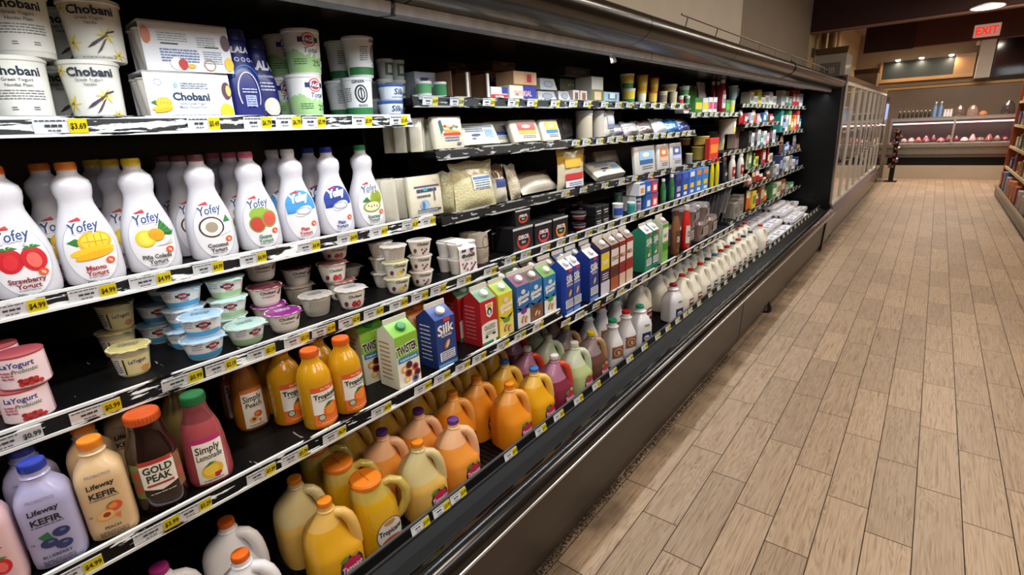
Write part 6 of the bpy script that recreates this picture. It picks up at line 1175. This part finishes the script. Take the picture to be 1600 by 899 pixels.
for k, (x0, x1, yt) in enumerate([(1030, 1040, 280), (1043, 1053, 273)]): I('B3', f_btl, x0, x1, yt, ['green kefir bottle with white cap, nearer', 'green kefir bottle with white cap, farther'][k], 'bottle', dep=.06, c='#2c6a3c', cap='#e2e2de', band='#3a8a4a')
for k in range(5): I('B3', f_box, 1055+k*10.4, 1064.5+k*10.4, 268-k*3.5, f'{["navy","royal blue","blue","bright blue","blue and orange"][k]} pack of drink bottles, {nth(k)} from the near end', 'drink', 'blue drink packs', dep=.1, col=['#232a70', '#2450a8', '#2a66c4', '#2f7ad0', '#3a8ad0'][k], bands=[(-.7, .75, .7, .95, ['#39408c', '#3a66c4', '#dfe6ee', '#e2863a', '#e2863a'][k]), (-.6, .3, .6, .5, '#e6c43a' if k else '#9aa4d8'), (-.5, .1, .5, .22, '#dfe6ee')])
for k in range(2): I('B3', f_btl, 1107+k*8, 1114.5+k*8, 251-k*3, f'yellow drink bottle with red cap, {["nearer","farther"][k]}', 'bottle', dep=.05, c='#e6d81c', cap='#c4302c', band='#c9c41c')
I('B3', f_btl, 1123, 1135, 247, 'black creamer bottle with pale print', 'bottle', dep=.06, c='#1a171a', cap='#6a4a34', band='#3a363c', bt='OH')
for k in range(2): I('B3', f_btl, 1136+k*13, 1148+k*13, 240-k*3, f'large white bottle with red label, {["nearer","farther"][k]}', 'bottle', dep=.09, c='#e2ddd6', cap='#dcd6ce', band='#a8242c', bt='SIL')
for k, (px, c, l) in enumerate([(1010, '#2c3a34', 'dark green'), (990, '#3a4444', 'grey')]): I('B3', f_btl, px, px+10, 284, f'{l} bottle standing deep behind the cups', 'bottle', row=.15, dep=.06, c=c, cap='#9a9a96')

# ------------------------------------------------------------------ far part of the carton shelf
SP = Kind(clam, .2, .17, .14, '#8a7a76'); SP2 = Kind(clam, .2, .17, .11, '#7c7476')
for k, (y, lf, kd) in enumerate([(3.15, 0, SP), (3.36, 0, SP), (3.57, 0, SP), (3.2, .141, SP2), (3.42, .141, SP2)]):
    kd.at((-1.26 if k < 3 else -1.28, y+.3, SH['B2'][1]+lf), f'clear plastic basket of produce after the red bottle, {["lower nearest","lower middle","lower farthest","upper nearer","upper farther"][k]}', 'basket', 'clear plastic baskets', rz=.05*k)
m = Mesh(); rnd = random.Random(5)
t = thing('fallen_shelf_rack'); t.location = (-1.38, 4.16, .835); t.rotation_euler = (0, 0, .15)
m.box(-.2, .2, -.004, .004, 0, .03, hx('#1b1c1e')); m.build('rail', BLACKP, t)
for k in range(13): m = Mesh(); m.tube([(-.18+k*.03, 0, .02), (-.18+k*.03, .16, .22)], .004, hx('#26282b')); m.build('rod', WIRE, t)
tag(t, 'black wire rack of rods leaning beyond the plastic baskets', 'rack')
for k, (y, c) in enumerate([(4.55, '#55565c'), (4.7, '#77787e'), (4.85, '#3c3d42')]):
    m = Mesh(); m.box(-.2, .2, -.006, .006, 0, .27, hx(c)); o = m.build('flat_tray', PLAST, bevel=.003); o.location = (-1.56, y, .85); o.rotation_euler = (-.62, 0, 0)
    tag(o, f'{["grey","light grey","dark grey"][k]} flat tray leaning on the carton shelf', 'tray', 'leaning trays')
for k in range(3): I('D2', f_box, 1146+k*8, 1153+k*8, 318-k*6, f'grey box behind the leaning trays, {nth(k)} from the near end', 'box', 'grey boxes', dep=.1, col='#8a8680', bands=[(-.6, .3, .6, .7, '#6a6660')])
# ------------------------------------------------------------------ price tags in the rails
def tagkind(price, col='#e2d20c', wd=.078, hh=.03, yw=.36, whole=False):
    def mk():
        t = thing('price_tag'); m = Mesh(); m.box(-.0006, .0004, -wd/2, wd/2, -hh/2, hh/2, hx('#dfe4ea')); m.build('card', CARD, t, fix=False)
        A = Art(s_plane(.0006)); A.lines(-wd*.46, wd*.1, hh*.34, 1, .01, .0022, '#4a4e58', 3).lines(-wd*.3, wd*.02, -hh*.02, 1, .01, .0045, '#3a3e48', 5).lines(-wd*.26, -wd*.02, -hh*.3, 1, .01, .0028, '#6a6e78', 7)
        if col: A.rect(wd/2-wd*yw, -hh/2, wd/2, hh/2, col, 1, 1)
        A.text(price, wd/2-wd*yw/2, -hh*.17, hh*.38, '#23230f' if col else '#3a3c40', .03, wmax=wd*yw*.86, cond=.8); A.done('print', t); return t
    return Kind(mk)
TK = {}
def tagat(key, px, price, under, wd=.078, col='#e2d20c'):
    X, z = SH[key][:2]; dz = SH[key][4]
    if key == 'DK': X, zz = -1.071, .471
    else: X, zz = X+.012, z-.012
    Y = yat(px, X, zz); k = (price, wd, col)
    if k not in TK: TK[k] = tagkind(price, col, wd)
    if any(abs(Y-b) < wd*.98 and key == a for a, b in _tg): return
    _tg.append((key, Y)); TK[k].at((X+.0022 if key != 'DK' else X, Y, zz), under, 'price tag', 'price tags', ry=.22 if key != 'DK' else -.2)
_tg = []
TG = {
 'A5': [(95, '$3.69', 'vanilla yogurt tubs'), (318, '$5.49', 'mango four-packs'), (402, '$6.79', 'dark blue bottles'), (450, '$6.79', 'gap beside the blue bottles'), (490, '$5.99', 'green and white tubs'), (565, '$5.99', 'tubs with green foot bands'), (622, '$1.69', 'white and blue cups')],
 'A4': [(30, '$4.99', 'strawberry bottle'), (145, '$4.99', 'mango bottle'), (235, '$4.99', 'pineapple bottle'), (325, '$4.99', 'coconut bottle'), (395, '$4.99', 'guava bottle'), (482, '$4.99', 'light blue plain bottle'), (542, '$4.99', 'dark blue plain bottle'), (591, '$4.99', 'soursop bottle'), (640, '$5.29', 'cheese blocks on edge'), (668, '$5.29', 'filmed front cheese block')],
 'A3': [(20, '$0.99', 'pink cups at the frame edge'), (88, '$0.99', 'pink cherry cups'), (150, '$0.99', 'gap beside the pink cups'), (218, '$0.99', 'lone yellow cup'), (285, '$0.99', 'left of the blue cups'), (345, '$2.19', 'blue foil cups'), (408, '$2.19', 'green foil cup'), (463, '$2.19', 'purple foil cup'), (505, '$2.49', 'pale cup'), (545, '$2.49', 'silver lidded cup'), (583, '$2.49', 'gap before the stacked cups'), (622, '$2.49', 'first stack of three'), (655, '$2.49', 'second stack of three'), (684, '$2.49', 'berry multipack'), (724, '$5.99', 'wrapped pair of cups'), (765, '$6.49', 'gap before the black multipacks')],
 'A2': [(118, '$4.99', 'blueberry kefir'), (182, '$4.99', 'peach kefir'), (245, '$3.99', 'iced tea bottle'), (303, '$3.29', 'gap beside the iced tea'), (350, '$3.79', 'pink lemonade'), (408, '$3.89', 'empty part of the juice shelf'), (460, '$3.79', 'left orange juice bottle'), (522, '$6.29', 'right orange juice bottle'), (595, '$4.99', 'tropical punch carton'), (660, '$4.49', 'dark blue carton'), (690, '$4.49', 'right of the dark blue carton'), (722, '$5.99', 'front red carton'), (748, '$5.99', 'right of the red carton'), (785, '$4.99', 'yellow almond carton'), (812, '$4.99', 'purple roofed carton'), (840, '$4.99', 'chocolate almond carton')],
 'DK': [(657, '$10.99', 'orange flip-lid pitchers'), (690, '$10.99', 'right of the flip-lid pitchers'), (716, '$5.99', 'cloudy juice jug'), (798, '$5.99', 'purple-capped jug'), (845, '$5.99', 'orange-capped front jug'), (873, '$5.99', 'blue-capped front jug'), (904, '$5.99', 'red punch jug'), (932, '$5.99', 'pale green jug'), (958, '$5.99', 'dark tea jug'), (984, '$5.99', 'teal-capped slim bottle'), (1007, '$6.49', 'red-capped slim bottle'), (1028, '$6.49', 'square-shouldered jug'), (1044, '$6.49', 'gap on the deck'), (1059, '$4.99', 'left of the lone bluish jug'), (1071, '$4.99', 'lone bluish jug')],
}
SH['A4b'] = SH['A4']
for key, l in TG.items():
    for px, pr, un in l: tagat(key, px, pr, f'white and yellow price tag, under the {un}' if 'gap' not in un and 'of the' not in un[:8] else f'white and yellow price tag at the {un}', .086 if px < 300 and key in ('A5', 'A4', 'A3', 'A2') else .072, col=None if px == 20 else '#e2d20c')
wn = {'B5': 'far top shelf', 'B45': 'second shelf', 'B4': 'third shelf', 'B3': 'fourth shelf', 'B2': 'carton shelf', 'C5': 'raised middle of the top shelf', 'C4': 'far third shelf', 'D5': 'top shelf past the blue tubs', 'E5': 'last stretch of top shelf', 'D45': 'far second shelf', 'E45': 'second shelf by the end panel', 'E4': 'third shelf by the end panel', 'D35': 'short shelf', 'D3': 'far fourth shelf', 'D2': 'far fifth shelf', 'DK': 'deck rail beside the milk'}
pc = ['$4.99', '$3.49', '$2.99', '$5.99', '$6.49']
for key, (st, sp, en) in {'B5': (1.30, .155, 3.75), 'B45': (2.25, .12, 3.9), 'B4': (2.15, .2, 4.55), 'B3': (1.62, .13, 5.25), 'B2': (1.78, .135, 4.25), 'C5': (3.86, .13, 5.0), 'C4': (4.66, .15, 6.75), 'D5': (5.12, .14, 6.45), 'E5': (6.58, .2, 7.9), 'D45': (5.26, .2, 6.5), 'E45': (6.86, .2, 7.9), 'E4': (6.86, .2, 7.9), 'D35': (5.48, .2, 6.5), 'D3': (5.4, .2, 7.9), 'D2': (4.36, .2, 7.9), 'DK': (3.12, .19, 7.8)}.items():
    y = st; i = 0
    while y < en:
        X, z = SH[key][:2]
        if key == 'DK': X, zz = -1.071, .471
        else: X, zz = X+.014, z-.012
        k = (pc[i % 5], .07, 'far')
        if k not in TK: TK[k] = tagkind(pc[i % 5], '#d6d684' if i % 2 else '#e2d84c', .07)
        TK[k].at((X, y, zz), f'small price tag on the {wn[key]}, {nth(i)} from its near end', 'price tag', 'price tags', ry=.22 if key != 'DK' else -.2); y += sp*(1+.3*((i*5) % 3-1)*.5); i += 1

# ------------------------------------------------------------------ gondola on the right of the aisle
GX = 1.08
gd = thing('gondola_shelving', (0, 0, 0))
m = Mesh(); m.box(GX+.45, GX+.5, 4.5, 14.0, .02, 2.15, hx('#6b4a34')); m.build('back_panel', PLAST, gd)
m = Mesh(); m.extrude_y([(GX, .02), (GX+.5, .02), (GX+.5, .16), (GX, .16)], 4.5, 14.0, hx('#3c3832')); m.build('base', PLAST, gd)
m = Mesh(); m.box(GX+.06, GX+1.0, 14.0, 14.06, .02, 2.2, hx('#a04a24')); m.build('end_panel', PLAST, gd)
m = Mesh(); m.box(GX-.02, GX+.02, 4.5, 14.0, .15, .19, hx('#8a7c5c')); m.build('base_rail', PLAST, gd)
GS = [.55, .93, 1.32, 1.74]
for z in GS:
    m = Mesh(); m.box(GX+.08, GX+.45, 4.5, 14.0, z-.02, z, hx('#a89878')); s = m.build('shelf', PLAST, gd); m = Mesh(); m.box(GX+.07, GX+.085, 4.5, 14.0, z-.035, z+.01, hx('#e0d2a8')); m.build('price_strip', CARD, s)
tag(gd, 'long gondola of brown shelving along the right of the aisle', 'shelving')
rnd = random.Random(11); pal = [('#8c2c34', 'dark red'), ('#2c4a84', 'blue'), ('#c9a94a', 'mustard'), ('#8a6a4c', 'brown'), ('#b4b0ac', 'grey'), ('#4c6a4c', 'green'), ('#c9742c', 'orange'), ('#3c3c48', 'charcoal'), ('#b48a94', 'pink'), ('#d6ccb4', 'cream')]
for s, z in enumerate([.161]+GS):
    y = 8.0; i = 0
    while y < 13.68:
        wd = rnd.uniform(.2, .3); h = rnd.uniform(.18, .3) if s else rnd.uniform(.24, .34); c, cn = pal[rnd.randrange(10)]; c2 = pal[rnd.randrange(10)][0]
        if s == 0 and y > 12.9: c, cn, h = ('#4c74a8', 'light blue', .34) if y < 13.4 else ('#8c2c34', 'dark red', .3)
        if s == 4 and y > 12.5: c, cn = '#d9b82c', 'yellow'
        o = box(wd*.92, .2, h, c, 'grocery_box', [(-.8, .25, .8, .75, c2)]) if (i+s) % 2 else bag(wd*.92, h, .1, c, 'grocery_bag', None, i, FILM)
        if (i+s) % 2: 
            for ch in o.children:
                if ch.name.startswith('label'): ch.rotation_euler = (0, 0, math.pi)
        o.location = (GX+(.2 if s else .13), y+wd/2, z+.0006); y += wd
        tag(o, f'{cn} pack on the {["bottom","second","third","fourth","top"][s]} tier of the right-hand shelving, {nth(i)} from the near end', 'package', 'packs on the right-hand shelving'); i += 1

# ------------------------------------------------------------------ let everything settle: nothing sunk into a shelf or a neighbour
from mathutils.bvhtree import BVHTree
bpy.context.view_layer.update()
FIXED = {'open_display_cooler', 'meat_counter', 'glass_door_cooler', 'gondola_shelving', 'upright_cooler', 'bottle_rack', 'floor_grit', 'wire_guard', 'fallen_shelf_rack', 'wall_pipe', 'junction_box'}
def family(o):
    r = [o]
    for c in o.children: r += family(c)
    return r
class Body:
    def __init__(s, o):
        s.o = o; s.parts = []; s.moved = 0.
        for c in family(o):
            if c.type == 'MESH' and not c.name.startswith(('label', 'print', 'side_print', 'roof_print', 'lid_print')):
                n = len(c.data.vertices); co = np.empty(n*3); c.data.vertices.foreach_get('co', co); mw = np.array(c.matrix_world)
                v = co.reshape(-1, 3) @ mw[:3, :3].T+mw[:3, 3]; s.parts.append((v, [tuple(p.vertices) for p in c.data.polygons]))
        s.off = np.zeros(3); s.box()
        s.t = None
    def box(s):
        a = np.vstack([p[0] for p in s.parts]); s.lo = a.min(0); s.hi = a.max(0)
    def tree(s):
        if s.t is None:
            V = []; F = []
            for v, f in s.parts: k = len(V); V += v.tolist(); F += [tuple(q+k for q in g) for g in f]
            s.t = BVHTree.FromPolygons(V, F)
        return s.t
    def move(s, dx, dy, dz):
        d = np.array([dx, dy, dz]); s.parts = [(v+d, f) for v, f in s.parts]; s.lo = s.lo+d; s.hi = s.hi+d; s.t = None; s.off += d
        s.o.location = [s.o.location[i]+float(d[i]) for i in range(3)]
    def thin(s, k):
        y0 = float(s.o.location[1]); s.parts = [(np.column_stack([v[:, 0], y0+(v[:, 1]-y0)*k, v[:, 2]]), f) for v, f in s.parts]; s.o.scale[1] *= k; s.box(); s.t = None
    def squash(s, k):
        z0 = float(s.o.location[2]); s.parts = [(np.column_stack([v[:, 0], v[:, 1], z0+(v[:, 2]-z0)*k]), f) for v, f in s.parts]; s.o.scale[2] *= k; s.box(); s.t = None
B = []
for o in list(SC.objects):
    if o.parent is None and o.get('category') and o.name.split('.')[0] not in FIXED and o['category'] != 'price tag':
        b = Body(o) if any(c.type == 'MESH' for c in family(o)) else None
        if b and b.lo[0] < 2 and b.lo[1] > -1.2: B.append(b)
slabs = [(k, v[0], v[1], v[2], v[3], v[4]) for k, v in SH.items() if k not in ('DK', 'X2', 'Y2', 'A4b')]
DEP = .5
def fit_shelves(b):
    if b.hi[0] > -1.0 or b.lo[1] > 8.05: return
    if b.hi[1] > 8.04: b.move(0, 8.04-b.hi[1], 0)
    cy = (b.lo[1]+b.hi[1])/2
    under = [s for s in slabs if s[3]-.03 < cy < s[4]+.03 and abs(s[2]-b.lo[2]) < .06] or ([('DK', -1.086, DECK+.004, -2, 9, .03)] if b.lo[2] < .47 else [])
    for s in under:
        if b.lo[2] < s[2]+.0003: b.move(0, 0, s[2]+.0006-b.lo[2])
        lim = s[1]-.009
        if b.hi[0] > lim: b.move(lim-b.hi[0], 0, 0)
    if b.lo[0] < -1.965 and b.hi[0] < -1.2: b.move(-1.965-b.lo[0], 0, 0)
    for s in slabs:
        if s[2] > b.lo[2]+.03 and s[3] < b.hi[1] and s[4] > b.lo[1] and b.lo[0] < s[1] and b.hi[0] > s[1]-DEP:
            z = s[2]-(s[5]+.004 if b.hi[0] > s[1]-.03 else .0235)-.001
            if b.hi[2] > z:
                if b.hi[1]-s[3] < .045: b.move(0, s[3]-.001-b.hi[1], 0); continue
                if s[4]-b.lo[1] < .045: b.move(0, s[4]+.001-b.lo[1], 0); continue
                k = (z-b.o.location[2])/(b.hi[2]-b.o.location[2])
                if k > .45: b.squash(k)
for b in B: fit_shelves(b)
for it in range(9):
    B.sort(key=lambda b: b.lo[1]); n = 0
    for i, a in enumerate(B):
        for b in B[i+1:i+260]:
            if b.lo[1] > a.hi[1]: 
                break
            ov = [min(a.hi[k], b.hi[k])-max(a.lo[k], b.lo[k]) for k in range(3)]
            if min(ov) <= .0003 or not a.tree().overlap(b.tree()): continue
            n += 1
            ca, cb = (a.lo+a.hi)/2, (b.lo+b.hi)/2
            if ov[2] < .02 and ov[2] < .35*min(a.hi[2]-a.lo[2], b.hi[2]-b.lo[2]):
                t = a if a.lo[2] > b.lo[2] else b; t.move(0, 0, ov[2]+.0004); continue
            ia, ib = [q.o.name.startswith(('yogurt_drink', 'half_gallon', 'yogurt_multi')) for q in (a, b)]
            if ia != ib:
                q, f = (b, a) if ia else (a, b); e = min(ov[1], .03)+.0005; q.move(0, e if (q.lo+q.hi)[1] > (f.lo+f.hi)[1] else -e, 0); continue
            back, front = (a, b) if ca[0]-(9 if a.o.name.startswith('gallon') and a.hi[0] < -1.12 else 0) < cb[0]-(9 if b.o.name.startswith('gallon') and b.hi[0] < -1.12 else 0) else (b, a); s = 1 if a.lo[0] > 1 or b.lo[0] > 1 else 0
            if abs(ca[0]-cb[0]) > .35*min(a.hi[0]-a.lo[0], b.hi[0]-b.lo[0]) and back.lo[0]-min(ov[0], .03) > -1.96 and not s: back.move(-min(ov[0], .03)-.0005, 0, 0)
            else:
                p, q = (a, b) if ca[1] < cb[1] else (b, a); e = min(ov[1], .012)/2+.0004
                if it > 1 and not s and ov[1] < .2*min(a.hi[1]-a.lo[1], b.hi[1]-b.lo[1]):
                    for t in (a, b): t.thin(1-(ov[1]/2+.0006)/(t.hi[1]-t.lo[1]))
                elif it > 3 and not s: back.move(-min(.03, max(0, back.lo[0]+1.96)), e, 0)
                else: p.move(0, -e, 0); q.move(0, e, 0)
    for b in B: fit_shelves(b)
    if not n: break
